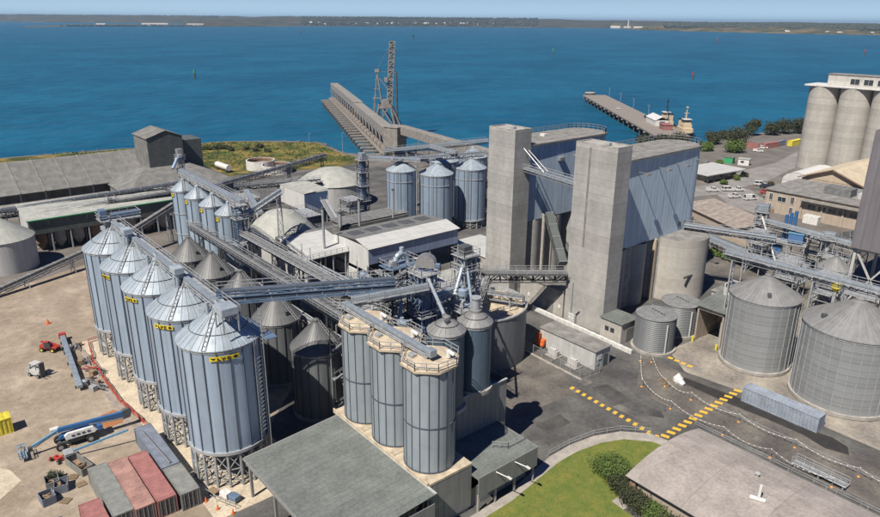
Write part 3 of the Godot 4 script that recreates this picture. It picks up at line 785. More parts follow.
func build_ground() -> void:
	var w := MB.new()
	w.quad(Vector3(-40000, WATER, 40000), Vector3(40000, WATER, 40000), Vector3(40000, WATER, -40000), Vector3(-40000, WATER, -40000))
	struct("sea_water", w, M.water)
	var coast := [[-440, 420], [-400, 120], [-370, 40], [-358, -40], [-352, -80], [-340, -138], [-325, -160], [-309, -174], [-292, -171], [-277, -169], [-263, -176], [-258, -200], [-240, -236], [-222, -262], [-206, -292], [-196, -310], [-188, -330], [-188, -374], [-181, -426], [-171, -459], [-140, -540], [-40, -680], [200, -900], [700, -900], [700, 420]]
	sheet("ground", coast, 0.0, M.ground)
	# rock embankment down to the water
	var r := MB.new(); var q := RandomNumberGenerator.new(); q.seed = 4
	for i in coast.size() - 4:
		var a := Vector3(coast[i][0], 0, coast[i][1]); var b := Vector3(coast[i + 1][0], 0, coast[i + 1][1])
		var out := Vector3(-(b - a).z, 0, (b - a).x).normalized() * -1.0
		if out.x > 0.3 and out.z > 0: out = -out
		var n := maxi(1, int(a.distance_to(b) / 3.0))
		for k in n:
			var p0 := a.lerp(b, float(k) / n); var p1 := a.lerp(b, float(k + 1) / n)
			r.quad(p0, p1, p1 - out * -6.0 + Vector3(0, -5, 0), p0 - out * -6.0 + Vector3(0, -5, 0))
			for j in 3:
				var t := q.randf(); var p := p0.lerp(p1, q.randf()) + out * 6.0 * t + Vector3(0, -5.0 * t + 0.1, 0)
				r.box(p, Vector3(q.randf_range(0.7, 1.6), q.randf_range(0.5, 1.0), q.randf_range(0.7, 1.6)), Basis(Vector3.UP, q.randf() * 3.0) * Basis(Vector3(1, 0, 0), q.randf() - 0.5))
	struct("shore_embankment", r, M.rock)
	# yards and roads, each sheet a little above the one below
	sheet("dirt_yard", [[-185, -36], [-176, -14], [-190, 60], [-20, 60], [-40, -24], [-70, -27], [-70, -60], [-172, -60]], 0.02, M.dirt)
	sheet("gravel_yard", [[-250, -68], [-250, -160], [-150, -200], [-100, -140], [-112, -60], [-180, -64]], 0.02, M.asphalt)
	sheet("silo_slab", [[-137, -22.4], [-72, -23.2], [-72, -37], [-137, -37]], 0.05, M.slab)
	sheet("concrete_pad", [[-102.5, -3.2], [-100.0, -4.9], [-96.4, -5.7], [-92, -1], [-96, 2]], 0.05, M.slab)
	sheet("asphalt_yard", [[-110, -60], [-75, -26], [-48, -20], [-14, -30], [-10, -112], [-60, -150], [-112, -150]], 0.03, M.asphalt)
	sheet("truck_lane", [[-58, -91.5], [-8, -91.5], [-8, -101.5], [-57, -103.5], [-63, -104], [-63, -109], [-66, -104]], 0.05, M.lane)
	sheet("concrete_apron", [[-63.5, -109.5], [-56.6, -104.2], [-45.5, -105.6], [-8, -105.2], [-4, -135], [-60, -150]], 0.07, M.apron)
	sheet("stained_gravel", [[-100, -60], [-66, -62], [-64, -84], [-82, -91], [-100, -92]], 0.05, M.lane)
	sheet("drain_stain", [[-56.2, -100.4], [-55.4, -102.3], [-45, -103.3], [-36, -102.4], [-31, -103.4], [-28.5, -102.6], [-27.5, -100.6], [-30.5, -99.6], [-34, -100.6], [-40, -100.6], [-46, -100.2]], 0.06, M.stain)
	sheet("rear_yard_asphalt", [[-112, -150], [-60, -150], [-40, -160], [-40, -212], [-118, -216], [-132, -190]], 0.03, M.lane)
	sheet("main_road", [[-160, -190], [-134, -243], [-139.6, -283], [-139, -308], [-147, -351], [-150, -395], [-150, -470], [-132, -470], [-134, -425], [-136, -370], [-130, -313], [-123.6, -272], [-124, -232], [-136, -200]], 0.06, M.road)
	sheet("parking_bay", [[-127, -250], [-124, -233], [-112, -221], [-103, -219], [-107, -240], [-119, -250]], 0.05, M.road)
	sheet("sealed_parking", [[-121, -251], [-110, -240], [-104, -235], [-104, -262], [-119, -266]], 0.07, M.lane)
	sheet("coastal_field", [[-356, -40], [-338, -138], [-309, -172], [-278, -167], [-254, -168], [-250, -150], [-262, -100], [-275, -60], [-275, -10], [-360, 20]], 0.03, M.field)
	# worn and mended ground
	sheet("asphalt_patch", [[-63.5, -86.4], [-57.5, -85.4], [-56.6, -88.6], [-62.8, -89.8]], 0.045, M.patch_dark)
	sheet("asphalt_patch", [[-61.8, -70.5], [-58.6, -70.2], [-58.8, -75.4], [-61.4, -75.8]], 0.045, M.patch_dark)
	sheet("asphalt_patch", [[-57.6, -84.2], [-51.2, -84.6], [-51.4, -86.2], [-57.4, -85.9]], 0.055, M.patch_pale)
	sheet("asphalt_patch", [[-66.6, -86.2], [-64.6, -86.0], [-64.6, -88.2], [-66.4, -88.4]], 0.055, M.patch_pale)
	sheet("lane_patch", [[-38.5, -93.2], [-36.6, -93.2], [-36.6, -95.0], [-38.5, -95.0]], 0.06, M.patch_pale)
	sheet("lane_patch", [[-44.0, -99.2], [-42.2, -99.0], [-42.4, -100.0], [-44.2, -100.1]], 0.075, M.patch_pale)
	sheet("oil_stain", [[-54.6, -87.2], [-52.0, -86.8], [-50.2, -88.0], [-51.6, -89.4], [-54.2, -88.8]], 0.06, M.patch_dark)
	# footpath round the lawn, raised as a kerb
	var lawn := [[-50.9, -40], [-51.3, -55], [-52.4, -62], [-53.0, -66], [-53.0, -70], [-52.2, -74.5], [-50.6, -78], [-47.6, -80.7], [-45, -81.5], [-43, -80], [-43, -65], [-30, -64], [-30, -40]]
	var walk := [[-52.2, -40], [-52.7, -55], [-54.0, -62], [-54.7, -66], [-54.8, -70.5], [-54.0, -75.2], [-52.2, -79.4], [-49.0, -82.4], [-45, -83.2], [-41, -83], [-41, -38]]
	var k := MB.new(); var kp := []
	for p in walk: kp.append(Vector2(p[0], p[1]))
	k.prism(kp, 0.0, 0.14); struct("footpath", k, M.path)
	sheet("lawn", lawn, 0.16, M.lawn)
	var gq := RandomNumberGenerator.new(); gq.seed = 9
	var poly := PackedVector2Array()
	for p in lawn: poly.append(Vector2(p[0], p[1]))
	var gb := MB.new(); gb.coloured = true
	for i in 60000:
		var p := Vector2(gq.randf_range(-54, -36), gq.randf_range(-82, -44))
		if not Geometry2D.is_point_in_polygon(p, poly): continue
		var d := Vector3(gq.randf_range(-0.04, 0.04), gq.randf_range(0.04, 0.1), gq.randf_range(-0.04, 0.04)); var s := gq.randf_range(0.02, 0.06); var a := gq.randf() * TAU
		var o := Vector3(p.x, 0.16, p.y); var x := Vector3(cos(a), 0, sin(a)) * s
		var t := gq.randf_range(0.8, 1.7); gb.tint = Color(t * gq.randf_range(1.0, 1.7), t * 1.15, t * 0.6)
		gb.tri(o - x, o + x, o + d)
	var go := part(self, "grass", gb, M.leaf); go.set_meta("kind", "stuff"); tag(go, "short mown green grass on the lawn beside the footpath", "grass")
	# loose stones on the dirt yard
	var sb := MB.new(); sb.coloured = true
	for i in 7000:
		var p := Vector3(gq.randf_range(-172, -72), 0.02, gq.randf_range(-23, 4)); var sr := gq.randf_range(0.03, 0.09) * (2.2 if gq.randf() < 0.06 else 1.0); var t := gq.randf_range(0.5, 1.25)
		if p.x > -97 and p.z < -9: continue
		sb.tint = Color(t, t * 0.95, t * 0.88); var a0 := gq.randf() * TAU
		for e4 in 4: sb.tri(p + Vector3(cos(a0 + e4 * 1.571), 0, sin(a0 + e4 * 1.571)) * sr, p + Vector3(0, sr * 0.8, 0), p + Vector3(cos(a0 + e4 * 1.571 + 1.571), 0, sin(a0 + e4 * 1.571 + 1.571)) * sr)
	var so := part(self, "loose_stones", sb, M.stone); so.set_meta("kind", "stuff"); tag(so, "scatter of small loose stones over the dirt yard", "gravel")
	# yellow hazard blocks painted across the yard
	var paint := thing("painted_crossing", "row of yellow painted blocks from transformer pen to footpath corner", "road marking", Vector3(-57, 0, -83.2), 0, "yellow block markings")
	var pm := bm(Vector3(0.62, 0.012, 0.95))
	for i in 14: mi(paint, "block", pm, M.yellow_paint, Vector3(-8.6 + 17.6 * i / 13.0, 0.075, -0.6 + 1.2 * i / 13.0), Basis(Vector3.UP, 0.25))
	paint = thing("painted_crossing", "row of yellow painted blocks crossing the truck lane to pale blue container", "road marking", Vector3(-47.2, 0, -94.5), 0, "yellow block markings")
	for i in 15: mi(paint, "block", bm(Vector3(1.25, 0.012, 0.75)), M.yellow_paint, Vector3(0, 0.085, 10.8 - 21.6 * i / 14.0), Basis(Vector3.UP, 0.3))
	paint = thing("painted_crossing", "four short yellow painted blocks before the open truck portal", "road marking", Vector3(-59.3, 0, -106.8), 0, "yellow block markings")
	for i in 4: mi(paint, "block", bm(Vector3(0.9, 0.012, 0.8)), M.yellow_paint, Vector3(-2.0 + 1.35 * i, 0.1, 0), Basis(Vector3.UP, 0.25))

func shore_strip(called: String, pts: Array, hs: Array, depth: float, m: Material, seed_: int, sub := 12) -> void:
	# pts: shoreline points (x, z) ; hs: height of the land behind each
	var f := FastNoiseLite.new(); f.seed = seed_; f.frequency = 0.0012; f.fractal_octaves = 4
	var b := MB.new(); var P := []; var Hh := []
	for i in pts.size() - 1:
		for k in sub:
			var t := float(k) / sub
			P.append(Vector2(pts[i][0], pts[i][1]).lerp(Vector2(pts[i + 1][0], pts[i + 1][1]), t)); Hh.append(lerpf(hs[i], hs[i + 1], t))
	var rows := [[0.0, 0.0], [0.04, 0.12], [0.2, 0.3], [0.5, 0.65], [0.8, 0.95], [1.0, 1.0], [1.3, 0.6]]
	for i in P.size() - 1:
		for j in rows.size() - 1:
			var q := []
			for c in [[i, j], [i + 1, j], [i + 1, j + 1], [i, j + 1]]:
				var p: Vector2 = P[c[0]]; var o: Vector2 = p + p.normalized() * depth * rows[c[1]][0]
				var y: float = Hh[c[0]] * rows[c[1]][1] * (1.0 + 0.28 * f.get_noise_2d(o.x, o.y))
				q.append(Vector3(o.x, WATER - 0.3 + y, o.y))
			b.quad(q[0], q[1], q[2], q[3])
	struct(called, b, m)

func shore_rise(f: float) -> float:
	# height of a shore strip at the fraction f of its depth
	var rows := [[0.0, 0.0], [0.04, 0.12], [0.2, 0.3], [0.5, 0.65], [0.8, 0.95], [1.0, 1.0]]
	for i in rows.size() - 1:
		if f <= rows[i + 1][0]: return lerpf(rows[i][1], rows[i + 1][1], (f - rows[i][0]) / (rows[i + 1][0] - rows[i][0]))
	return 1.0

func far_trees(called: String, label: String, a: Vector2, b: Vector2, f0: float, f1: float, land: float, depth: float, n: int, hmin: float, hmax: float, sd: int) -> void:
	var q := RandomNumberGenerator.new(); q.seed = sd
	var m := MB.new(); m.coloured = true
	for i in n:
		var f := lerpf(f0, f1, q.randf()); var p := a.lerp(b, q.randf()); p += p.normalized() * depth * f
		var h := q.randf_range(hmin, hmax); var r := h * q.randf_range(0.4, 0.9)
		var t := q.randf_range(0.6, 1.3); m.tint = Color(t, t, t)
		var o := Vector3(p.x, WATER - 1.5 + land * shore_rise(f) * 0.95, p.y); var k := 6
		for j in k:
			var t0 := TAU * j / k; var t1 := TAU * (j + 1) / k
			var e0 := Vector3(cos(t0), 0, sin(t0)) * r; var e1 := Vector3(cos(t1), 0, sin(t1)) * r; var mid := Vector3(0, h * 0.6, 0)
			m.tri(o + e0 * 0.7, o + mid + e0, o + e1 * 0.7); m.tri(o + e1 * 0.7, o + mid + e0, o + mid + e1)
			m.tri(o + mid + e0, o + Vector3(0, h, 0), o + mid + e1)
	var o2 := part(self, called, m, M.far_leaf); o2.set_meta("kind", "stuff"); tag(o2, label, "woodland")

func build_far_shore() -> void:
	shore_strip("far_hills", [[-11500, 4200], [-9800, 900], [-9400, -1300], [-8200, -1700], [-7770, -2150], [-7000, -2900], [-6700, -3900], [-6300, -4900]], [88, 86, 80, 74, 72, 72, 74, 74], 1600.0, M.far_hill, 5)
	shore_strip("far_peninsula", [[-6500, -2350], [-4790, -1840], [-5030, -2720], [-4830, -3530], [-4220, -4090], [-3700, -4700], [-3000, -5600], [-1500, -6400], [600, -7000]], [40, 48, 70, 72, 70, 60, 50, 46, 46], 1700.0, M.far_hill, 6)
	shore_strip("far_spit", [[-4620, -770], [-5024, -1033], [-5350, -1395], [-5200, -1715], [-4850, -2066]], [2, 6, 8, 8, 10], 260.0, M.far_land, 7)
	shore_strip("far_point", [[-4300, -5300], [-3500, -4680], [-2909, -4134], [-2396, -4021], [-1973, -3928], [-1643, -3908], [-1394, -4000], [-1000, -3950], [100, -4000]], [46, 40, 20, 40, 42, 44, 44, 44, 44], 900.0, M.far_land, 8)
	far_trees("spit_scrub", "thin line of dark scrub along the low spit across the bay", Vector2(-5040, -1045), Vector2(-4850, -2066), 0.1, 0.5, 8.0, 260.0, 320, 5.0, 11.0, 3)
	far_trees("hill_woodland", "dark woodland mass on the hills across the bay", Vector2(-5030, -2720), Vector2(-4000, -4300), 0.05, 1.0, 72.0, 1700.0, 2200, 7.0, 15.0, 5)
	far_trees("point_woodland", "dark belt of trees along the nearer point across the bay", Vector2(-2700, -4100), Vector2(-900, -3950), 0.3, 1.0, 42.0, 900.0, 3200, 9.0, 20.0, 6)
	far_trees("distant_woodland", "hazy woodland on the farthest hills across the bay", Vector2(-9400, -1300), Vector2(-7000, -2900), 0.1, 1.0, 74.0, 1600.0, 1800, 7.0, 16.0, 8)
	far_trees("point_scrub", "scattered low scrub at the waterline of the nearer point", Vector2(-2900, -4134), Vector2(-1000, -3950), 0.02, 0.2, 42.0, 900.0, 260, 3.0, 7.0, 7)
	# long white sheds and houses across the water
	var q := RandomNumberGenerator.new(); q.seed = 31
	var shed := func(label: String, x: float, z: float, y: float, L: float, h: float, turn: float) -> void:
		var s := thing("distant_shed", label, "shed", Vector3(x, y, z), turn, "buildings across the bay")
		bx(s, "wall", Vector3(0, h / 2, 0), Vector3(L, h, L * 0.25), M.far_white)
		var r := MB.new(); var w := L * 0.13
		r.quad(Vector3(-L / 2, h, w), Vector3(L / 2, h, w), Vector3(L / 2, h * 1.4, 0), Vector3(-L / 2, h * 1.4, 0)); r.quad(Vector3(L / 2, h, -w), Vector3(-L / 2, h, -w), Vector3(-L / 2, h * 1.4, 0), Vector3(L / 2, h * 1.4, 0))
		part(s, "roof", r, M.far_white)
	shed.call("longest white shed on the low spit across the bay", -5120, -1650, 0.0, 170.0, 12.0, 1.2)
	shed.call("shorter white shed beside the long one on the spit", -5010, -1890, 0.0, 110.0, 10.0, 1.2)
	shed.call("small white shed at the bare end of the spit", -5240, -1330, 0.0, 60.0, 9.0, 1.1)
	for i in 26:
		var t := q.randf(); var p := Vector2(-5030, -2750).lerp(Vector2(-4230, -4080), t); p += p.normalized() * q.randf_range(60, 500)
		shed.call("pale house among woodland on the hills across the bay", p.x, p.y, 8.0 + q.randf() * 14.0, q.randf_range(12, 30), q.randf_range(6, 9), q.randf() * 3.0)
	for i in 12:
		var t := q.randf(); var p := Vector2(-1950, -3990).lerp(Vector2(-1150, -4040), t); p += p.normalized() * q.randf_range(10, 130)
		shed.call("pale building in front of trees on the nearer point", p.x, p.y, 2.0, q.randf_range(12, 26), q.randf_range(5, 7), q.randf() * 3.0)
	var tw := thing("distant_tower", "white tower rising from low buildings on the point across the bay", "tower", Vector3(-3260, 3, -4480))
	var b := MB.new(); b.tube(V0, Vector3(0, 52, 0), 7.0, 12, 5.0); part(tw, "shaft", b, M.far_white)
	bx(tw, "base_building", Vector3(0, 6, 0), Vector3(60, 12, 26), M.far_white)
	b = MB.new(); b.tube(Vector3(0, 52, 0), Vector3(0, 58, 0), 6.4, 12, 4.0); part(tw, "cap", b, M.far_white)
	shed.call("low pale building left of the white tower on the point", -3330, -4420, 0.0, 70.0, 12.0, 0.6)
	shed.call("low pale building right of the white tower on the point", -3130, -4420, 0.0, 60.0, 11.0, 0.6)

	# channel beacons
	var cols := [["green", "green-topped pile beacon standing alone before the low spit", -762, -281, 10.0], ["red", "red-topped pile beacon beyond the tug jetty", -437, -730, 9.0], ["red", "small red channel beacon far out before the hills", -2645, -1433, 16.0], ["black", "small dark channel beacon far out beyond the ship loader", -1787, -1359, 16.0], ["green", "slim green channel beacon beyond the blue-clad block", -911, -1026, 12.0], ["red", "tiny red channel beacon before the wooded point", -1093, -1930, 15.0], ["red", "small red channel beacon beyond the old concrete silos", -556, -1538, 13.0]]
	for c in cols:
		var s := thing("channel_beacon", c[1], "beacon", Vector3(c[2], WATER, c[3]), 0, "channel beacons")
		var h: float = c[4]; var m := MB.new()
		m.tube(Vector3(0, -2, 0), Vector3(0, h * 0.6, 0), h * 0.1, 8)
		part(s, "pile", m, M.steel_dark)
		m = MB.new(); m.tube(Vector3(0, h * 0.6, 0), Vector3(0, h, 0), h * 0.14, 8, h * 0.09); part(s, "top_mark", m, M[c[0]])

func build_tall_silos() -> void:
	var names := ["tall hopper silo at the dirt end of the new row, below the head platform", "tall hopper silo second from the head platform, small yellow board", "tall hopper silo in the middle of the new row of five", "tall hopper silo next but one to the grey-roofed shed, yellow board near its eave", "tall hopper silo beside the grey-roofed shed with wide yellow board"]
	var ta := [0.0, 1.3, 1.18, 0.97, 0.29]; var wd := [0.0, 2.0, 2.5, 2.9, 3.6]
	for i in 5:
		var X := -129.4 + 11.9 * i
		var s := silo("hopper_silo", names[i], "silo", Vector3(X, 0.05, -29.7), {"r": 5.3, "base": 5.5, "eave": 20.5, "peak": 24.1, "walls": 20, "roofs": 32, "wall": "galv", "roof": "galv_roof", "roof_ring": 0.36, "mid": [], "ladder": -0.5, "roof_ladder": 0.75}, "row of tall galvanised hopper silos")
		if i > 0: name_board(s, 5.3, ta[i], 19.45, wd[i], 0.6, 5)
		# roof stair post, spout and vent box
		var p := MB.new(); p.tube(Vector3(0, 22.6, 1.2), Vector3(0, 25.2, 1.2), 0.25, 10); p.tube(Vector3(0.3, 25.4, 0.2), Vector3(2.3, 22.7, -0.6), 0.22, 8); part(s, "inlet_spout", p, M.galv_roof[0])
		var v := bx(s, "vent_cowl", Vector3(-1.6, 23.5, 1.0), Vector3(1.1, 0.8, 0.9), M.galv_roof[1])
		v.rotation.y = 0.3
	# gantry along the ridge
	var g := conveyor("roof_conveyor", "long galvanised conveyor with walkway along the tops of tall hopper silos", Vector3(-131.5, 24.7, -29.9), Vector3(-77.0, 24.7, -29.9), {"w": 0.75, "h": 0.55, "walk": 0.75, "sides": [-1], "truss": 0.5, "panel": 3.2, "bar": 0.04})
	for i in 5:
		for dx in [-1.2, 1.2]:
			for dz in [-0.7, 0.5]: bx(g, "saddle_post", Vector3(2.1 + 11.9 * i + dx, 23.5, dz), Vector3(0.16, 2.6, 0.16), M.steel)
	# head platform at the dirt end
	var hp := thing("head_platform", "railed head platform with motor above the tall silo at the dirt end", "steel platform", Vector3(-130.5, 25.0, -29.8))
	bx(hp, "deck", Vector3(0, 0.2, -1.5), Vector3(3.6, 0.15, 7.0), M.steel)
	bx(hp, "drive_box", Vector3(0, 1.3, 1.2), Vector3(1.8, 1.6, 1.2), M.steel_blue)
	bx(hp, "trough", Vector3(0.4, 0.9, -2.6), Vector3(1.0, 0.7, 5.0), M.steel_blue)
	var r := MB.new(); r.rail([Vector3(-1.8, 0.3, -5), Vector3(-1.8, 0.3, 2), Vector3(1.8, 0.3, 2), Vector3(1.8, 0.3, -5), Vector3(-1.8, 0.3, -5)], 1.1, 1.4, 0.04); part(hp, "handrail", r, M.steel)
	# end box on the last silo
	var eb := thing("discharge_box", "grey discharge box on legs over the silo beside the shed", "machine housing", Vector3(-78.2, 0, -29.6))
	bx(eb, "housing", Vector3(0, 25.3, 0), Vector3(2.6, 1.0, 2.2), M.galv_roof[0])
	var lg := MB.new()
	for sx in [-1, 1]:
		for sz in [-1, 1]: lg.beam(Vector3(sx * 1.2, 22.4, sz * 1.0), Vector3(sx * 1.2, 25.0, sz * 1.0), 0.16, 0.16)
	part(eb, "legs_frame", lg, M.steel)
	# boxes on the second and fourth silos
	for d in [[-117.5, "pale inlet box on posts over the second tall silo from the platform"], [-93.7, "pale inlet box on posts over the tall silo next but one to the shed"]]:
		var nb := thing("inlet_box", d[1], "machine housing", Vector3(d[0], 0, -29.2), 0, "inlet boxes on the tall silos")
		bx(nb, "housing", Vector3(0, 26.2, 0.2), Vector3(2.0, 0.9, 1.4), M.galv_roof[2])
		var l2 := MB.new()
		for sx in [-1, 1]: l2.tube(Vector3(sx * 0.6, 22.9, 0.5), Vector3(sx * 0.6, 26, 0.4), 0.28, 8)
		part(nb, "posts", l2, M.galv_roof[1])
	# stair tower beside the last silo
	var st := thing("stair_ladder", "caged ladder and landing up the flank of silo beside the shed", "ladder", Vector3(-77.4, 0, -33.6))
	var m := MB.new()
	for sx in [-0.35, 0.35]: m.beam(Vector3(sx, 0, 0), Vector3(sx, 24.5, 0), 0.1, 0.1)
	for i in 40: m.beam(Vector3(-0.35, 0.4 + i * 0.6, 0), Vector3(0.35, 0.4 + i * 0.6, 0), 0.05, 0.05)
	part(st, "ladder", m, M.steel)
	bx(st, "landing", Vector3(0.3, 20.6, -0.8), Vector3(2.2, 0.12, 1.6), M.steel_blue)
	# four slimmer bins behind
	var cn := ["slim galvanised bin of four under elevator head, at the grey shed end", "slim galvanised bin of four, second from the elevator head", "slim galvanised bin of four, third from the elevator head", "slim galvanised bin of four beside the pale low dome tank"]
	for i in 4:
		var s := silo("slim_silo", cn[i], "silo", Vector3(-175.5 + 9.6 * i, 0, -58.6), {"r": 3.0, "base": 0.5, "eave": 18.0, "peak": 20.3, "walls": 10, "roofs": 20, "wall": "galv", "roof": "galv_roof", "ladder": 0.3, "cap": 0.35, "stiff_w": 0.2, "mid": [6.5, 12.0], "roof_ladder": 0.3}, "four slim galvanised bins")
		name_board(s, 3.0, 1.4, 17.0, 1.0, 0.85, 1)
	conveyor("roof_conveyor", "wide galvanised conveyor sloping along the tops of four slim bins", Vector3(-180, 21.8, -59.6), Vector3(-141, 21.2, -59.6), {"w": 1.3, "h": 0.7, "walk": 0.8, "sides": [-1], "truss": 0.6, "legs": [0.1, 0.36, 0.62, 0.9], "foot": 18.5})
	var hd := platform("elevator_head_tower", "narrow tower with railed round platform and silver head above the slim bins", Vector3(-181.5, 0, -60.6), 1.4, 1.4, [24.6], {"cat": "elevator tower"})
	bx(hd, "head", Vector3(0, 26.2, 0), Vector3(1.6, 2.2, 1.4), M.silver)
	bx(hd, "drive", Vector3(1.2, 25.6, 0.4), Vector3(0.9, 0.9, 0.9), M.steel)
	var ch := MB.new(); ch.tube(Vector3(0.6, 25.5, 0.6), Vector3(2.6, 22.8, 3.0), 0.4, 8); part(hd, "chute", ch, M.galv[0])
	platform("bin_stair_tower", "blue-grey braced stair tower at the dome tank end of the slim bins", Vector3(-140.6, 0, -58.4), 2.2, 2.2, [6, 12, 18, 21], {"mat": "steel_blue"})
	conveyor("incline_conveyor", "short blue-grey inclined conveyor behind the slim bins", Vector3(-178, 14.0, -76.5), Vector3(-164, 11.0, -74.0), {"w": 1.3, "h": 0.8, "walk": 0.0, "mat": "cover", "truss": 0.7, "legs": [0.3, 0.9]})
	conveyor("link_conveyor", "short covered link conveyor beside the blue stair tower", Vector3(-143, 18.0, -61), Vector3(-152, 19.5, -74.0), {"w": 0.9, "h": 0.6, "walk": 0.7, "truss": 0.6, "legs": [0.95]})

func build_old_silos() -> void:
	var nm := ["old grey cone-roof silo nearest the slim bins in the front old row", "old grey cone-roof silo second from the slim bins, hatch on its roof", "old grey cone-roof silo in the middle of the front old row", "old grey cone-roof silo under the long blue conveyor", "old grey cone-roof silo beside the first octagonal bin"]
	var xs := [-141.0, -128.5, -114.8, -100.8, -87.0]
	for i in 5:
		silo("old_silo", nm[i], "silo", Vector3(xs[i], 0, -46.8), {"r": 4.0, "base": 0.3, "eave": 11.6, "peak": 15.6, "walls": 18, "roofs": 36, "wall": "galv_old", "roof": "old_roof", "cap": 0.45, "stiff_w": 0.12, "stiff_mat": "steel_dark", "ladder": -0.6, "hatch": -0.15, "seam": 0.07, "roof_ladder": -0.5}, "front row of old grey silos")
	var n2 := ["small old silo of the back row nearest the dome tank", "small old silo of the back row, second from the dome tank", "small old silo of the back row, third from the dome tank", "small old silo of the back row, fourth from the dome tank", "small old silo of the back row beside the elevator towers"]
	for i in 5:
		silo("small_old_silo", n2[i], "silo", Vector3(-129.5 + 8.4 * i, 0, -56.6), {"r": 2.9, "base": 0.3, "eave": 10.2, "peak": 12.6, "walls": 12, "roofs": 24, "wall": "galv_old", "roof": "old_roof", "cap": 0.35, "stiff_mat": "steel_dark", "seam": 0.06}, "back row of small old silos")
	conveyor("roof_conveyor", "weathered brown-grey conveyor along the front row of old silos", Vector3(-146, 16.6, -49.6), Vector3(-79, 16.6, -49.6), {"w": 0.7, "h": 0.45, "walk": 0.75, "sides": [-1, 1], "truss": 0.8, "mat": "cover_old", "legs": [0.07, 0.25, 0.46, 0.66, 0.87], "truss_mat": "steel_dark", "deck_mat": "steel_dark"})
	conveyor("roof_conveyor", "weathered conveyor with open walkway along the small back row silos", Vector3(-140, 14.6, -58.9), Vector3(-92, 14.6, -58.9), {"w": 0.9, "h": 0.6, "walk": 0.9, "sides": [-1, 1], "truss": 0.8, "mat": "cover_old", "legs": [0.1, 0.3, 0.5, 0.7, 0.9], "truss_mat": "steel_dark"})
	platform("transfer_tower", "brown-grey transfer tower where old silo conveyors meet", Vector3(-84.2, 0, -54.0), 2.6, 3.0, [11, 15, 19], {"mat": "steel_dark", "deck_mat": "steel_dark"})
	# long blue conveyor on two levels
	conveyor("long_blue_conveyor", "long blue-grey conveyor spanning from tall silo to elevator towers", Vector3(-83.6, 25.5, -30.6), Vector3(-73.6, 25.2, -52.4), {"w": 0.7, "h": 0.36, "walk": 0.8, "sides": [-1], "mat": "slate", "rib_mat": "steel_blue", "truss": 0.5, "truss_mat": "steel_blue", "deck_mat": "steel_blue"})
	conveyor("lower_blue_conveyor", "lower blue conveyor running under the long blue one", Vector3(-83.5, 24.3, -30.7), Vector3(-73.5, 24.0, -52.5), {"w": 0.6, "h": 0.32, "walk": 0.0, "mat": "slate", "truss": 0.3, "truss_mat": "steel_blue", "deck_mat": "steel_blue"})

func octo_points(R: float) -> Array:
	var a := []
	for i in 8: a.append(Vector3(cos(TAU * (i + 0.5) / 8), 0, sin(TAU * (i + 0.5) / 8)) * R)
	return a

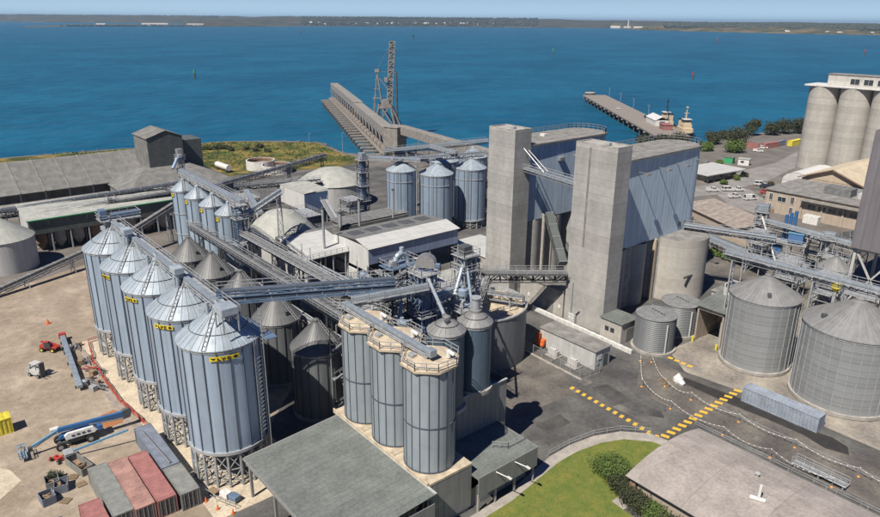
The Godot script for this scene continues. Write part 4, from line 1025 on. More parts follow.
func build_octagonal_block() -> void:
	# shed with broad grey roof
	var s := thing("grey_roof_shed", "open-sided shed with broad grey-green sheet roof beside octagonal bins", "shed", Vector3(-63.5, 0, -35.5))
	run(s, "roof_sheet", Vector3(-10.4, 6.0, 7.2), Vector3(22.0, 0, 0), Vector3(0, 0.9, -14.2), 0.08, 22, "green_roof", 0.02)
	run(s, "fascia_panel", Vector3(-10.3, 5.1, 7.05), Vector3(21.8, 0, 0), Vector3(0, 0.85, 0), 0.08, 11, "clad_grey", 0.02)
	run(s, "gable_panel", Vector3(-10.35, 5.1, -6.9), Vector3(0, 0, 13.8), Vector3(0, 0.9, 0), 0.08, 7, "clad_grey", 0.02)
	var gt := MB.new(); gt.beam(Vector3(-10.5, 5.98, 7.32), Vector3(11.7, 5.98, 7.32), 0.2, 0.18); part(s, "gutter", gt, M.clad_grey[1])
	gt = MB.new(); gt.beam(Vector3(-10.45, 6.06, 7.2), Vector3(-10.45, 6.98, -7.0), 0.22, 0.08); part(s, "barge_capping", gt, M.clad_grey[2])
	gt = MB.new(); gt.beam(Vector3(-10.4, 7.02, -6.96), Vector3(11.6, 7.02, -6.96), 0.3, 0.1); part(s, "apron_flashing", gt, M.pale_wall[1])
	for x in [-10.0, -3.0, 4.0, 11.0]:
		for z in [6.7, -6.6]: bx(s, "post", Vector3(x, 2.9, z), Vector3(0.35, 5.8, 0.35), M.clad_grey[0])
	run(s, "wall_panel", Vector3(11.5, 0, 7.0), Vector3(0, 0, -13.8), Vector3(0, 5.7, 0), 0.1, 12, "clad_grey", 0.02)
	bx(s, "inner_wall", Vector3(2.5, 2.6, -5.0), Vector3(16, 5.2, 0.2), M.clad_grey[1])
	# concrete base under the bins
	var b := thing("bin_plinth", "pale concrete plinth under the three octagonal bins", "plinth", Vector3(-64.3, 0, -46.0))
	bx(b, "base", Vector3(0, 3.4, 0), Vector3(21.2, 6.8, 6.9), M.concrete_plain)
	bx(b, "deck", Vector3(0, 7.0, 0), Vector3(21.6, 0.4, 7.3), M.beige_conc)
	for z in [3.55]: bx(b, "parapet", Vector3(0, 7.35, z), Vector3(21.6, 0.35, 0.2), M.beige_conc)
	for i in 2: bx(b, "deck_joint", Vector3(-3.6 + 7.0 * i, 7.24, 0), Vector3(0.12, 0.1, 6.6), M.concrete_plain)
	run(b, "wall_panel", Vector3(10.65, 0.6, 3.6), Vector3(0, 0, -7.2), Vector3(0, 6.2, 0), 0.12, 8, "clad_grey", 0.02)
	var lab := ["octagonal blue-grey bin at the old silo end, sandy top", "octagonal blue-grey bin in the middle of three, sandy top", "octagonal blue-grey bin nearest the lawn, sandy railed top"]
	var xs := [-71.6, -64.7, -57.6]
	for i in 3:
		var o := thing("octagonal_bin", lab[i], "silo", Vector3(xs[i], 7.2, -46.0), 0, "three octagonal bins")
		var R := 3.38; var pts := octo_points(R); var H := 13.9
		ring_of(o, "wall_panel", move_mesh(plate_mesh(3.22, H - 0.1, TAU / 18 * 0.985), Vector3(0, 0.1, 0)), 18, "octo", 0.5)
		var f := MB.new()
		for k in 18:
			var t := TAU * k / 18.0 + TAU / 18.0; f.box(Vector3(cos(t), 0, sin(t)) * 3.25 + Vector3(0, H / 2, 0), Vector3(0.1, H, 0.09), Basis(Vector3.UP, -t))
		for y in [0.15, H * 0.46, H - 0.15]: f.lathe(V0, [[3.2, y - 0.08], [3.32, y - 0.06], [3.32, y + 0.06], [3.2, y + 0.08]], 36)
		part(o, "frame", f, M.stiff)
		var d := MB.new(); d.lathe(Vector3(0, H, 0), [[R - 0.1, -0.05], [R + 0.34, 0.0], [R + 0.34, 0.3], [R + 0.2, 0.34], [0.0, 0.8]], 8, TAU / 16, TAU + TAU / 16); part(o, "top_deck", d, M.beige_conc)
		var r := MB.new(); var rp := []
		for k in 9:
			var e: Vector3 = octo_points(R + 0.26)[k % 8]; rp.append(e + Vector3(0, H + 0.3, 0))
		r.rail(rp, 1.05, 1.5, 0.035); part(o, "handrail", r, M.steel)
		var v := MB.new(); v.tube(Vector3(1.6, H + 0.6, -1.6), Vector3(1.6, H + 1.5, -1.6), 0.3, 10); v.tube(Vector3(1.6, H + 1.4, -1.6), Vector3(2.3, H + 1.1, -1.9), 0.26, 8); part(o, "vent_cowl", v, M.white)
		bx(o, "hatch", Vector3(-1.4, H + 0.75, 1.6), Vector3(0.9, 0.4, 0.7), M.steel)
	var g := conveyor("bin_conveyor", "pale blue-grey box conveyor running over the three octagonal bins", Vector3(-76.0, 22.4, -45.6), Vector3(-57.0, 22.4, -45.6), {"w": 0.75, "h": 0.45, "walk": 0.0, "truss": 0.3})
	bx(g, "drive_box", Vector3(19.2, 22.7, 0.1), Vector3(1.2, 0.9, 1.0), M.cover[0])
	conveyor("feed_conveyor", "blue-grey feed conveyor from octagonal bins to elevator tower", Vector3(-75.4, 22.9, -46.4), Vector3(-71.5, 23.6, -56.6), {"w": 0.8, "h": 0.6, "walk": 0.6, "mat": "cover", "truss": 0.5})
	# lower wing towards the lawn
	var w := thing("grey_wing", "low grey clad wing with flat roof between octagonal bins and lawn", "building", Vector3(-57.5, 0, -55.0))
	bx(w, "roof_deck", Vector3(0, 5.35, 0), Vector3(10.4, 0.3, 10.8), M.green_roof[0])
	run(w, "wall_panel", Vector3(5.2, 2.6, 5.4), Vector3(0, 0, -10.8), Vector3(0, 3.0, 0), 0.12, 11, "clad_grey", 0.02)
	run(w, "wall_panel", Vector3(5.2, 2.6, -5.4), Vector3(-10.4, 0, 0), Vector3(0, 3.0, 0), 0.12, 10, "clad_grey", 0.02)
	run(w, "lower_panel", Vector3(3.6, 0.05, 5.4), Vector3(0, 0, -10.4), Vector3(0, 2.9, 0), 0.1, 8, "clad_grey", 0.02)
	run(w, "lower_panel", Vector3(3.6, 0.05, -5.0), Vector3(-8.6, 0, 0), Vector3(0, 2.9, 0), 0.1, 7, "clad_grey", 0.02)
	for z in [-5.1, -1.5, 2.0, 5.0]: bx(w, "column", Vector3(4.9, 1.3, z), Vector3(0.3, 2.6, 0.3), M.concrete_plain)
	for z in [-1.2, -4.6]:
		var a := MB.new(); a.tube(Vector3(5.3, 5.2, z + 3.6), Vector3(6.9, 5.0, z + 3.0), 0.07, 6); a.box(Vector3(7.1, 5.0, z + 2.95), Vector3(0.7, 0.16, 0.3)); part(w, "arm_light", a, M.white)
	var kr := MB.new(); kr.rail([Vector3(3.0, 5.5, -5.0), Vector3(3.0, 5.5, -2.0), Vector3(1.5, 5.5, -0.5)], 1.0, 1.3, 0.03); part(w, "handrail", kr, M.steel)
	# taller block under the two dark tanks
	var h := thing("tank_house", "tall grey clad block carrying two dark blue tanks", "building", Vector3(-64.6, 0, -56.0))
	bx(h, "roof_deck", Vector3(0, 10.5, 0), Vector3(8.4, 0.3, 12.4), M.green_roof[1])
	run(h, "wall_panel", Vector3(4.2, 0.1, 6.2), Vector3(0, 0, -12.4), Vector3(0, 11.7, 0), 0.12, 12, "clad_grey", 0.02)
	run(h, "wall_panel", Vector3(4.2, 0.1, -6.2), Vector3(-8.4, 0, 0), Vector3(0, 11.7, 0), 0.12, 8, "clad_grey", 0.02)
	run(h, "wall_panel", Vector3(-4.2, 0.1, 6.2), Vector3(8.4, 0, 0), Vector3(0, 11.7, 0), 0.12, 8, "clad_grey", 0.02)
	var cp := MB.new(); cp.beam(Vector3(4.3, 11.85, 6.2), Vector3(4.3, 11.85, -6.2), 0.3, 0.12); part(h, "capping", cp, M.pale_wall[1])
	var f1 := silo("dark_tank", "dark blue-grey tank with pale cone roof, nearer the octagonal bins", "tank", Vector3(-61.9, 10.6, -52.2), {"r": 2.4, "base": 0.1, "eave": 11.3, "peak": 12.8, "walls": 10, "roofs": 20, "wall": "blue_tank", "roof": "tank_roof", "cap": 0.4, "stiff": false, "roof_ring": 0.5}, "two dark blue tanks")
	bx(f1, "manway", Vector3(0.6, 12.7, 0.4), Vector3(0.6, 0.5, 0.6), M.steel_dark)
	silo("dark_tank", "dark blue-grey tank with dusty roof and neck, beside the open round tank", "tank", Vector3(-61.6, 10.6, -57.0), {"r": 2.2, "base": 1.4, "eave": 11.2, "peak": 12.6, "walls": 10, "roofs": 20, "wall": "blue_tank", "roof": "tank_roof", "cap": 0.7, "stiff": false, "roof_ring": 0.5}, "two dark blue tanks")
	var nk := thing("tank_neck", "short grey inlet neck on top of dusty-roofed dark tank", "pipe", Vector3(-61.6, 23.2, -57.0))
	var nb := MB.new(); nb.tube(V0, Vector3(0, 1.9, 0), 0.62, 14); part(nk, "neck", nb, M.steel); nb = MB.new(); nb.tube(Vector3(0, 1.9, 0), Vector3(0, 2.05, 0), 0.75, 14); part(nk, "flange", nb, M.steel)

func build_works() -> void:
	# wide open round tank
	var t := thing("open_round_tank", "wide dark round tank with sandy top inside a low rim", "tank", Vector3(-86.3, 0, -80.5))
	ring_of(t, "wall_panel", plate_mesh(9.0, 10.2, TAU / 24 * 0.99, 0.15), 24, "galv_old")
	var d := MB.new(); d.lathe(V0, [[8.85, 9.5], [0.0, 9.7]], 32); part(t, "top_deck", d, M.beige_conc)
	d = MB.new(); d.lathe(V0, [[9.0, 10.0], [9.15, 10.05], [9.15, 10.3], [8.8, 10.3], [8.8, 9.6]], 40); part(t, "rim", d, M.steel)
	var q := MB.new(); q.rail([Vector3(-5, 9.7, 4), Vector3(5, 9.7, 5), Vector3(6, 9.7, -4)], 1.1, 1.6, 0.04); part(t, "handrail", q, M.steel)
	# truss frames over the tank
	for k in [[-90.0, -86.0, -78.0, -72.0, 12.5, "steel truss walkway crossing the open round tank"], [-94.0, -78.0, -80.0, -86.0, 11.8, "second steel truss walkway across the open round tank"]]:
		conveyor("truss_walkway", k[5], Vector3(k[0], k[4], k[1]), Vector3(k[2], k[4], k[3]), {"cat": "walkway", "w": 0.8, "h": 0.25, "walk": 0.8, "truss": 1.2, "mat": "cover_old", "legs": [0.15, 0.85], "foot": 9.6})
	# elevator towers of the works
	var e := platform("elevator_tower", "blue-grey elevator tower with railed decks behind octagonal bins", Vector3(-73.6, 0, -57.6), 2.6, 2.6, [14, 18.5, 22.5, 25.0], {"cat": "elevator tower", "mat": "steel_blue", "deck_mat": "steel"})
	bx(e, "mast", Vector3(0.2, 11, 0), Vector3(1.5, 22, 1.2), M.navy_clad[1])
	elevator("bucket_elevator", "bucket elevator with big rounded silver head above the blue tower", Vector3(-73.8, 0, -58.2), 26.4, {"s": 1.25, "head_mat": "silver", "turn": 0.7, "mat": "navy_clad"})
	var p := platform("cyclone_platform", "blue railed platform carrying a curved duct at conveyor end", Vector3(-77.6, 0, -56.2), 2.2, 4.4, [16, 21, 25.4], {"mat": "steel_dark", "deck_mat": "steel_blue"})
	var dk := MB.new(); var pts := []
	for i in 9:
		var a := PI * i / 8.0; pts.append(Vector3(0, 25.5 + sin(a) * 1.7, cos(a) * 1.2 - 0.3))
	for i in 8: dk.tube(pts[i], pts[i + 1], 0.4, 10)
	dk.tube(Vector3(0, 26.6, -0.4), Vector3(0, 28.1, -0.4), 0.35, 8)
	part(p, "curved_duct", dk, M.galv_roof[0])
	bx(p, "fan_box", Vector3(0.2, 26.0, 1.4), Vector3(0.9, 0.9, 0.9), M.steel)
	var e2 := platform("elevator_tower", "grey latticed elevator tower beside the concrete workhouse", Vector3(-78.0, 0, -69.6), 2.4, 2.4, [10, 14, 18, 21.5, 24], {"cat": "elevator tower"})
	bx(e2, "drive_house", Vector3(0, 24.9, 0), Vector3(1.4, 1.4, 1.8), M.steel_dark)
	bx(e2, "leg_casing", Vector3(-0.4, 12, 0), Vector3(1.2, 24, 0.9), M.galv[0])
	bx(e2, "leg_casing", Vector3(0.9, 11, 0.6), Vector3(0.6, 22, 0.6), M.galv[1])
	elevator("bucket_elevator", "slim galvanised bucket elevator inside the grey latticed tower", Vector3(-78.5, 0, -71.5), 23.0, {"s": 0.9, "turn": 0.4})
	# decks, pipes and machines between the towers
	platform("process_platform", "lower steel deck full of pipework between elevator towers", Vector3(-80.5, 0, -63.5), 7.0, 6.0, [8.0, 12.5, 16.0], {"mat": "steel", "deck_mat": "steel"})
	platform("process_platform", "railed steel deck beside the transfer tower and small old silos", Vector3(-89.5, 0, -62.0), 6.0, 4.5, [7.0, 11.5, 15.0], {"mat": "steel", "deck_mat": "steel"})
	platform("process_platform", "tall steel frame between open round tank and tank house", Vector3(-74.0, 0, -65.5), 4.0, 3.6, [9.0, 13.0, 17.5], {"mat": "steel"})
	platform("process_platform", "steel frame with decks above the round tank's edge", Vector3(-88.0, 0, -71.0), 4.5, 4.0, [12.0, 15.5], {"mat": "steel"})
	platform("process_platform", "low open steel deck behind octagonal bins and tank house", Vector3(-73.0, 0, -52.6), 5.0, 3.0, [12.0, 16.5], {"mat": "steel_dark"})
	platform("process_platform", "steel deck near the blue-fronted building with pipes under it", Vector3(-98.0, 0, -72.5), 7.0, 5.0, [5.5, 9.5], {"mat": "steel"})
	platform("process_platform", "steel deck between small old silos and blue-fronted building", Vector3(-106.5, 0, -67.5), 6.0, 4.0, [6.0, 10.5], {"mat": "steel_dark"})
	var rr := RandomNumberGenerator.new(); rr.seed = 61
	# cyclones on the decks
	var spots := [[-80.0, 16.2, -62.0], [-82.5, 12.7, -65.0], [-78.6, 12.7, -61.6], [-89.0, 15.2, -61.6], [-91.0, 11.7, -63.0], [-74.4, 17.7, -66.0], [-88.6, 15.7, -71.6], [-97.0, 9.7, -72.0], [-99.5, 9.7, -73.5], [-106.0, 10.7, -68.0], [-72.5, 16.7, -52.8]]
	var cl := ["on the pipework deck's top, by the elevator tower", "low on the pipework deck, outer corner", "low on the pipework deck, inner corner", "on top of the deck by the transfer tower", "halfway up the deck by the transfer tower", "on top of the frame by the tank house", "on the frame above the round tank's edge", "first of two on the deck near the blue-fronted building", "second of two on the deck near the blue-fronted building", "on the deck between small silos and blue-fronted building", "on the low open deck behind octagonal bins"]
	for i in spots.size():
		var c := thing("dust_cyclone", "grey dust cyclone " + cl[i], "cyclone", Vector3(spots[i][0], spots[i][1], spots[i][2]), rr.randf() * 3.0, "dust cyclones of the works")
		var b := MB.new(); b.lathe(V0, [[0.12, 0.0], [0.75, 1.4], [0.75, 2.3], [0.3, 2.5], [0.3, 2.9], [0.0, 2.9]], 14); part(c, "cone", b, pick("galv"))
		b = MB.new(); b.beam(Vector3(0.5, 2.0, 0.3), Vector3(1.6, 2.0, 0.3), 0.35, 0.5); part(c, "inlet", b, M.steel)
		b = MB.new()
		for k in 3:
			var a := TAU * k / 3; b.beam(Vector3(cos(a) * 0.7, 0, sin(a) * 0.7), Vector3(cos(a) * 0.7, 1.7, sin(a) * 0.7), 0.08, 0.08)
		part(c, "stand", b, M.steel)
	spot_machines(rr)
	spout("pale steep spout from blue tower down to the first dark tank", Vector3(-71.6, 24.6, -57.0), Vector3(-62.8, 23.4, -52.6), 0.25, "galv_roof")
	spout("pale long spout from latticed tower down to the pipework deck", Vector3(-77.4, 22.5, -68.5), Vector3(-74.0, 14.2, -62.0), 0.3, "galv_roof")
	spout("grey spout from latticed tower to dusty-roofed dark tank", Vector3(-76.8, 22.0, -69.0), Vector3(-66.2, 18.0, -61.2), 0.2)
	spout("grey spout crossing from latticed tower to round tank", Vector3(-79.2, 22.0, -70.8), Vector3(-85.0, 11.0, -78.5), 0.28)
	spout("grey spout from transfer tower to a small old silo", Vector3(-85.0, 18.6, -54.4), Vector3(-94.5, 13.0, -56.8), 0.25)
	spout("thin grey pipe along the deck by the transfer tower", Vector3(-92.0, 12.5, -60.0), Vector3(-80.0, 12.9, -60.4), 0.2)
	spout("thin grey pipe under the lower pipework deck", Vector3(-86.0, 9.0, -60.4), Vector3(-74.0, 9.2, -66.6), 0.24)
	spout("brown-grey spout behind the octagonal bins", Vector3(-75.6, 20.5, -55.0), Vector3(-72.0, 13.0, -50.6), 0.25)
	conveyor("link_conveyor", "dark latticed conveyor from works to the concrete workhouse tower", Vector3(-99.0, 10.2, -89.0), Vector3(-85.8, 10.4, -104.6), {"w": 1.2, "h": 0.6, "walk": 0.9, "sides": [-1, 1], "truss": 1.7, "mat": "cover_old", "truss_mat": "steel_dark", "deck_mat": "steel_dark", "bar": 0.09, "legs": [0.02, 0.5]})
	conveyor("link_conveyor", "grey conveyor from the latticed tower to dark link conveyor", Vector3(-79.0, 17.2, -70.6), Vector3(-98.0, 11.6, -88.6), {"w": 1.0, "h": 0.7, "walk": 0.8, "truss": 1.0, "truss_mat": "steel_dark", "legs": [0.5]})
	conveyor("link_conveyor", "grey conveyor between blue tower and latticed tower", Vector3(-74.2, 19.6, -58.6), Vector3(-78.0, 18.6, -69.0), {"w": 0.9, "h": 0.7, "walk": 0.8, "truss": 0.9})
	conveyor("link_conveyor", "dark walkway conveyor behind the pipework deck", Vector3(-92.0, 16.2, -60.4), Vector3(-75.0, 17.2, -60.6), {"w": 0.9, "h": 0.6, "walk": 0.8, "truss": 1.0, "mat": "cover_old", "truss_mat": "steel_dark"})
	conveyor("link_conveyor", "weathered conveyor from small old silos into blue-fronted building", Vector3(-97.0, 11.4, -60.0), Vector3(-112.0, 8.2, -84.0), {"w": 1.0, "h": 0.6, "walk": 0.8, "truss": 1.0, "mat": "cover_old", "truss_mat": "steel_dark", "legs": [0.4, 0.8]})
	# more walkways, ducts and frames in the thick of the works
	var wl := [["narrow railed walkway from transfer tower to pipework deck", -86.0, 13.6, -55.0, -79.0, 14.0, -63.0], ["narrow railed walkway along the back of octagonal bins", -77.0, 18.6, -50.6, -60.0, 18.6, -51.0], ["narrow railed walkway over the small back row silos' end", -96.0, 13.0, -54.4, -84.6, 15.6, -57.0], ["narrow railed walkway from pipework deck to round tank", -80.0, 12.6, -66.0, -86.0, 11.4, -74.0], ["narrow railed walkway beside the dusty dark tank", -72.6, 15.0, -63.4, -67.0, 15.4, -62.6], ["narrow railed walkway before the intake building bay", -110.0, 6.4, -80.0, -92.0, 9.0, -70.0]]
	for k in wl:
		conveyor("service_walkway", k[0], Vector3(k[1], k[2], k[3]), Vector3(k[4], k[5], k[6]), {"cat": "walkway", "w": 0.25, "h": 0.2, "walk": 0.7, "sides": [-1, 1], "truss": 0.6, "ribs": false, "mat": "cover_old", "legs": [0.5]})
	var pp := [["galvanised duct rising beside the transfer tower", -82.6, 4.0, -51.6, -82.6, 18.6, -52.2, 0.35], ["galvanised duct bending over the old silo conveyor end", -82.6, 18.6, -52.2, -77.4, 20.2, -55.0, 0.3], ["pale duct between cyclone platform and pipework deck", -77.4, 20.6, -57.6, -81.4, 16.6, -61.6, 0.3], ["grey duct running low behind the octagonal bins", -79.0, 10.0, -50.8, -66.0, 10.4, -51.2, 0.3], ["grey duct from latticed tower down to frame by tank house", -77.2, 20.4, -68.6, -74.2, 17.8, -66.6, 0.26], ["grey duct crossing above the pipework deck", -84.4, 17.4, -66.0, -76.0, 18.2, -60.0, 0.22], ["thin pale pipe over the small back row silos", -110.0, 14.6, -61.6, -90.0, 15.4, -60.8, 0.18], ["thin pale pipe along the intake building's open bay", -118.0, 7.0, -92.0, -100.0, 9.6, -74.0, 0.2], ["brown-grey duct up the side of round tank", -77.4, 0.4, -74.2, -77.8, 12.4, -74.6, 0.3], ["thin grey pipe from round tank to the latticed tower", -82.0, 11.0, -74.6, -78.8, 15.6, -70.6, 0.2]]
	for k in pp: spout(k[0], Vector3(k[1], k[2], k[3]), Vector3(k[4], k[5], k[6]), k[7], "galv_roof" if "pale" in k[0] else "cover_old")
	platform("process_platform", "slim steel frame behind the first octagonal bin", Vector3(-79.6, 0, -51.6), 2.4, 2.4, [12.5, 15.5, 18.6], {"mat": "steel"})
	platform("process_platform", "steel frame with decks beside the second dark lattice conveyor", Vector3(-95.0, 0, -67.0), 4.0, 4.0, [6.5, 10.0, 13.0], {"mat": "steel"})
	platform("process_platform", "steel frame between small old silos and pipework deck", Vector3(-86.6, 0, -66.8), 3.4, 3.0, [9.0, 13.2, 16.6], {"mat": "steel"})
	for k in [["zigzag stair tower beside the blue-decked cyclone platform", -80.6, -58.4, 20.0], ["zigzag stair tower at the round tank's back edge", -95.6, -84.6, 12.0], ["zigzag stair tower behind the tank house", -71.0, -60.6, 17.0], ["zigzag stair tower at the end of front old silos", -80.4, -47.6, 15.0], ["zigzag stair tower between back row and intake building", -113.5, -71.5, 11.0], ["zigzag stair tower beside the pale store's open front", -131.0, -68.0, 11.0]]:
		stair_tower(k[0], Vector3(k[1], 0, k[2]), k[3])
	for k in [["pipe rack of parallel pipes across the small back row silos", -128.0, -62.4, -92.0, -62.8, 12.4, 5], ["pipe rack of parallel pipes before the intake building's bay", -118.0, -79.0, -90.0, -76.0, 7.4, 5], ["pipe rack of parallel pipes behind the octagonal bins' frames", -86.0, -50.8, -66.0, -51.8, 14.4, 4], ["pipe rack between latticed tower and dark link conveyor", -80.0, -72.6, -96.0, -88.0, 14.0, 4], ["pipe rack along the foot of front old silos", -140.0, -52.4, -88.0, -52.4, 9.6, 4]]:
		pipe_rack(k[0], Vector3(k[1], k[5], k[2]), Vector3(k[3], k[5], k[4]), k[6])
	# twin floodlight mast
	var f := thing("floodlight_mast", "floodlight mast with two white lamps before the blue-fronted building", "lamp", Vector3(-88.6, 0, -66.2))
	var m := MB.new(); m.tube(V0, Vector3(0, 21.2, 0), 0.16, 8, 0.1); m.beam(Vector3(-0.9, 21.2, 0.6), Vector3(0.9, 21.2, -0.6), 0.1, 0.1); part(f, "mast", m, M.steel)
	for s in [-1, 1]: bx(f, "lamp_head", Vector3(s * 1.0, 21.4, -s * 0.66), Vector3(0.9, 0.25, 0.5), M.white, 0.5)

func stair_tower(label: String, at: Vector3, h: float) -> void:
	var s := thing("stair_tower", label, "stairs", at, 0, "zigzag stair towers"); var w := 1.1; var l := 2.8; var n := int(h / 2.5)
	for x in [-l / 2 - 0.5, l / 2 + 0.5]:
		for z in [-w, w]: bx(s, "column", Vector3(x, h / 2 + 0.5, z), Vector3(0.14, h + 1.0, 0.14), M.steel)
	for i in n:
		var y := 2.5 * i; var sg := 1.0 if i % 2 else -1.0; var f := MB.new(); var z := 0.5 * sg
		for k in 11: f.box(Vector3(lerpf(-l / 2, l / 2, k / 10.0) * sg, y + 0.2 + 2.3 * k / 10.0, z), Vector3(0.26, 0.05, 0.8))
		for e in [-0.42, 0.42]:
			f.beam(Vector3(-l / 2 * sg, y + 0.15, z + e), Vector3(l / 2 * sg, y + 2.5, z + e), 0.06, 0.22); f.beam(Vector3(-l / 2 * sg, y + 1.2, z + e), Vector3(l / 2 * sg, y + 3.55, z + e), 0.06, 0.06)
		part(s, "flight", f, M.steel)
		bx(s, "landing", Vector3((l / 2 + 0.4) * sg, y + 2.5, 0), Vector3(0.9, 0.08, 2.0), M.steel)

func pipe_rack(label: String, a: Vector3, b: Vector3, n: int) -> void:
	var s := thing("pipe_rack", label, "pipe rack", Vector3(a.x, 0, a.z), 0, "pipe racks of the works"); var o := Vector3(a.x, 0, a.z); a -= o; b -= o
	var d := (b - a).normalized(); var sd := Vector3(-d.z, 0, d.x)
	for i in n:
		var m := MB.new(); var e := sd * (0.42 * i - 0.42 * (n - 1) / 2.0); var r: float = [0.14, 0.09, 0.18, 0.1, 0.12][i % 5]; m.tube(a + e + Vector3(0, r + 0.1, 0), b + e + Vector3(0, r + 0.1, 0), r, 8); part(s, "pipe", m, [M.steel, M.galv_roof[0], M.cover_old[0], M.pale_wall[0], M.steel_dark][i % 5])
	var k := maxi(2, int(a.distance_to(b) / 5.0))
	for i in k + 1:
		var p := a.lerp(b, float(i) / k); var t := MB.new(); var hw := 0.25 * n
		t.beam(p - sd * hw, p + sd * hw, 0.16, 0.16); t.beam(p - sd * hw, Vector3(p.x, 0, p.z) - sd * hw, 0.16, 0.16); t.beam(p + sd * hw, Vector3(p.x, 0, p.z) + sd * hw, 0.16, 0.16); t.beam(p - sd * hw - Vector3(0, 2.4, 0), p + sd * hw, 0.08, 0.08); t.beam(p - sd * hw - Vector3(0, 2.4, 0), p + sd * hw - Vector3(0, 2.4, 0), 0.1, 0.1)
		part(s, "trestle", t, M.steel)

func spot_machines(rr: RandomNumberGenerator) -> void:
	# motors, hoppers and screens that stand on decks and roofs
	var list := [[-81.0, 16.2, -65.2, "on top of the pipework deck"], [-83.0, 16.2, -62.0, "on top of the pipework deck, conveyor side"], [-79.0, 12.7, -64.2, "on the middle level of the pipework deck"], [-90.6, 15.2, -63.2, "on top of the deck by the transfer tower"], [-88.0, 11.7, -61.2, "inside the deck by the transfer tower"], [-73.6, 17.7, -64.6, "on the frame by the tank house"], [-86.8, 15.7, -70.0, "on the frame above the round tank's edge"], [-98.8, 9.7, -71.0, "on the deck near the blue-fronted building"], [-105.0, 10.7, -66.6, "on the deck between small silos and blue-fronted building"], [-74.6, 16.7, -52.0, "on the low open deck behind octagonal bins"], [-84.2, 19.2, -54.2, "on top of the transfer tower"]]
	var mm := ["steel", "cover_c", "steel_blue", "white", "steel_dark"]
	for i in list.size():
		var a: Array = list[i]
		var s := thing("screening_machine", "small grey machine housing with motor " + a[3], "machine housing", Vector3(a[0], a[1], a[2]), rr.randf() * 0.6, "machines on the works decks")
		var w := rr.randf_range(1.2, 2.2); var h := rr.randf_range(0.9, 1.7)
		var mt: Material = M.cover[i % 4] if i % 5 == 1 else M[mm[i % 5] if mm[i % 5] != "cover_c" else "steel"]
		bx(s, "housing", Vector3(0, h / 2, 0), Vector3(w, h, 1.1), mt)
		var b := MB.new(); b.tube(Vector3(w / 2 + 0.1, h * 0.5, 0), Vector3(w / 2 + 0.8, h * 0.5, 0), 0.24, 10); part(s, "motor", b, M.steel_blue)
		b = MB.new(); b.tube(Vector3(-w * 0.2, h, 0), Vector3(-w * 0.2, h + rr.randf_range(0.8, 1.8), 0.3), 0.22, 8); part(s, "duct", b, M.steel)

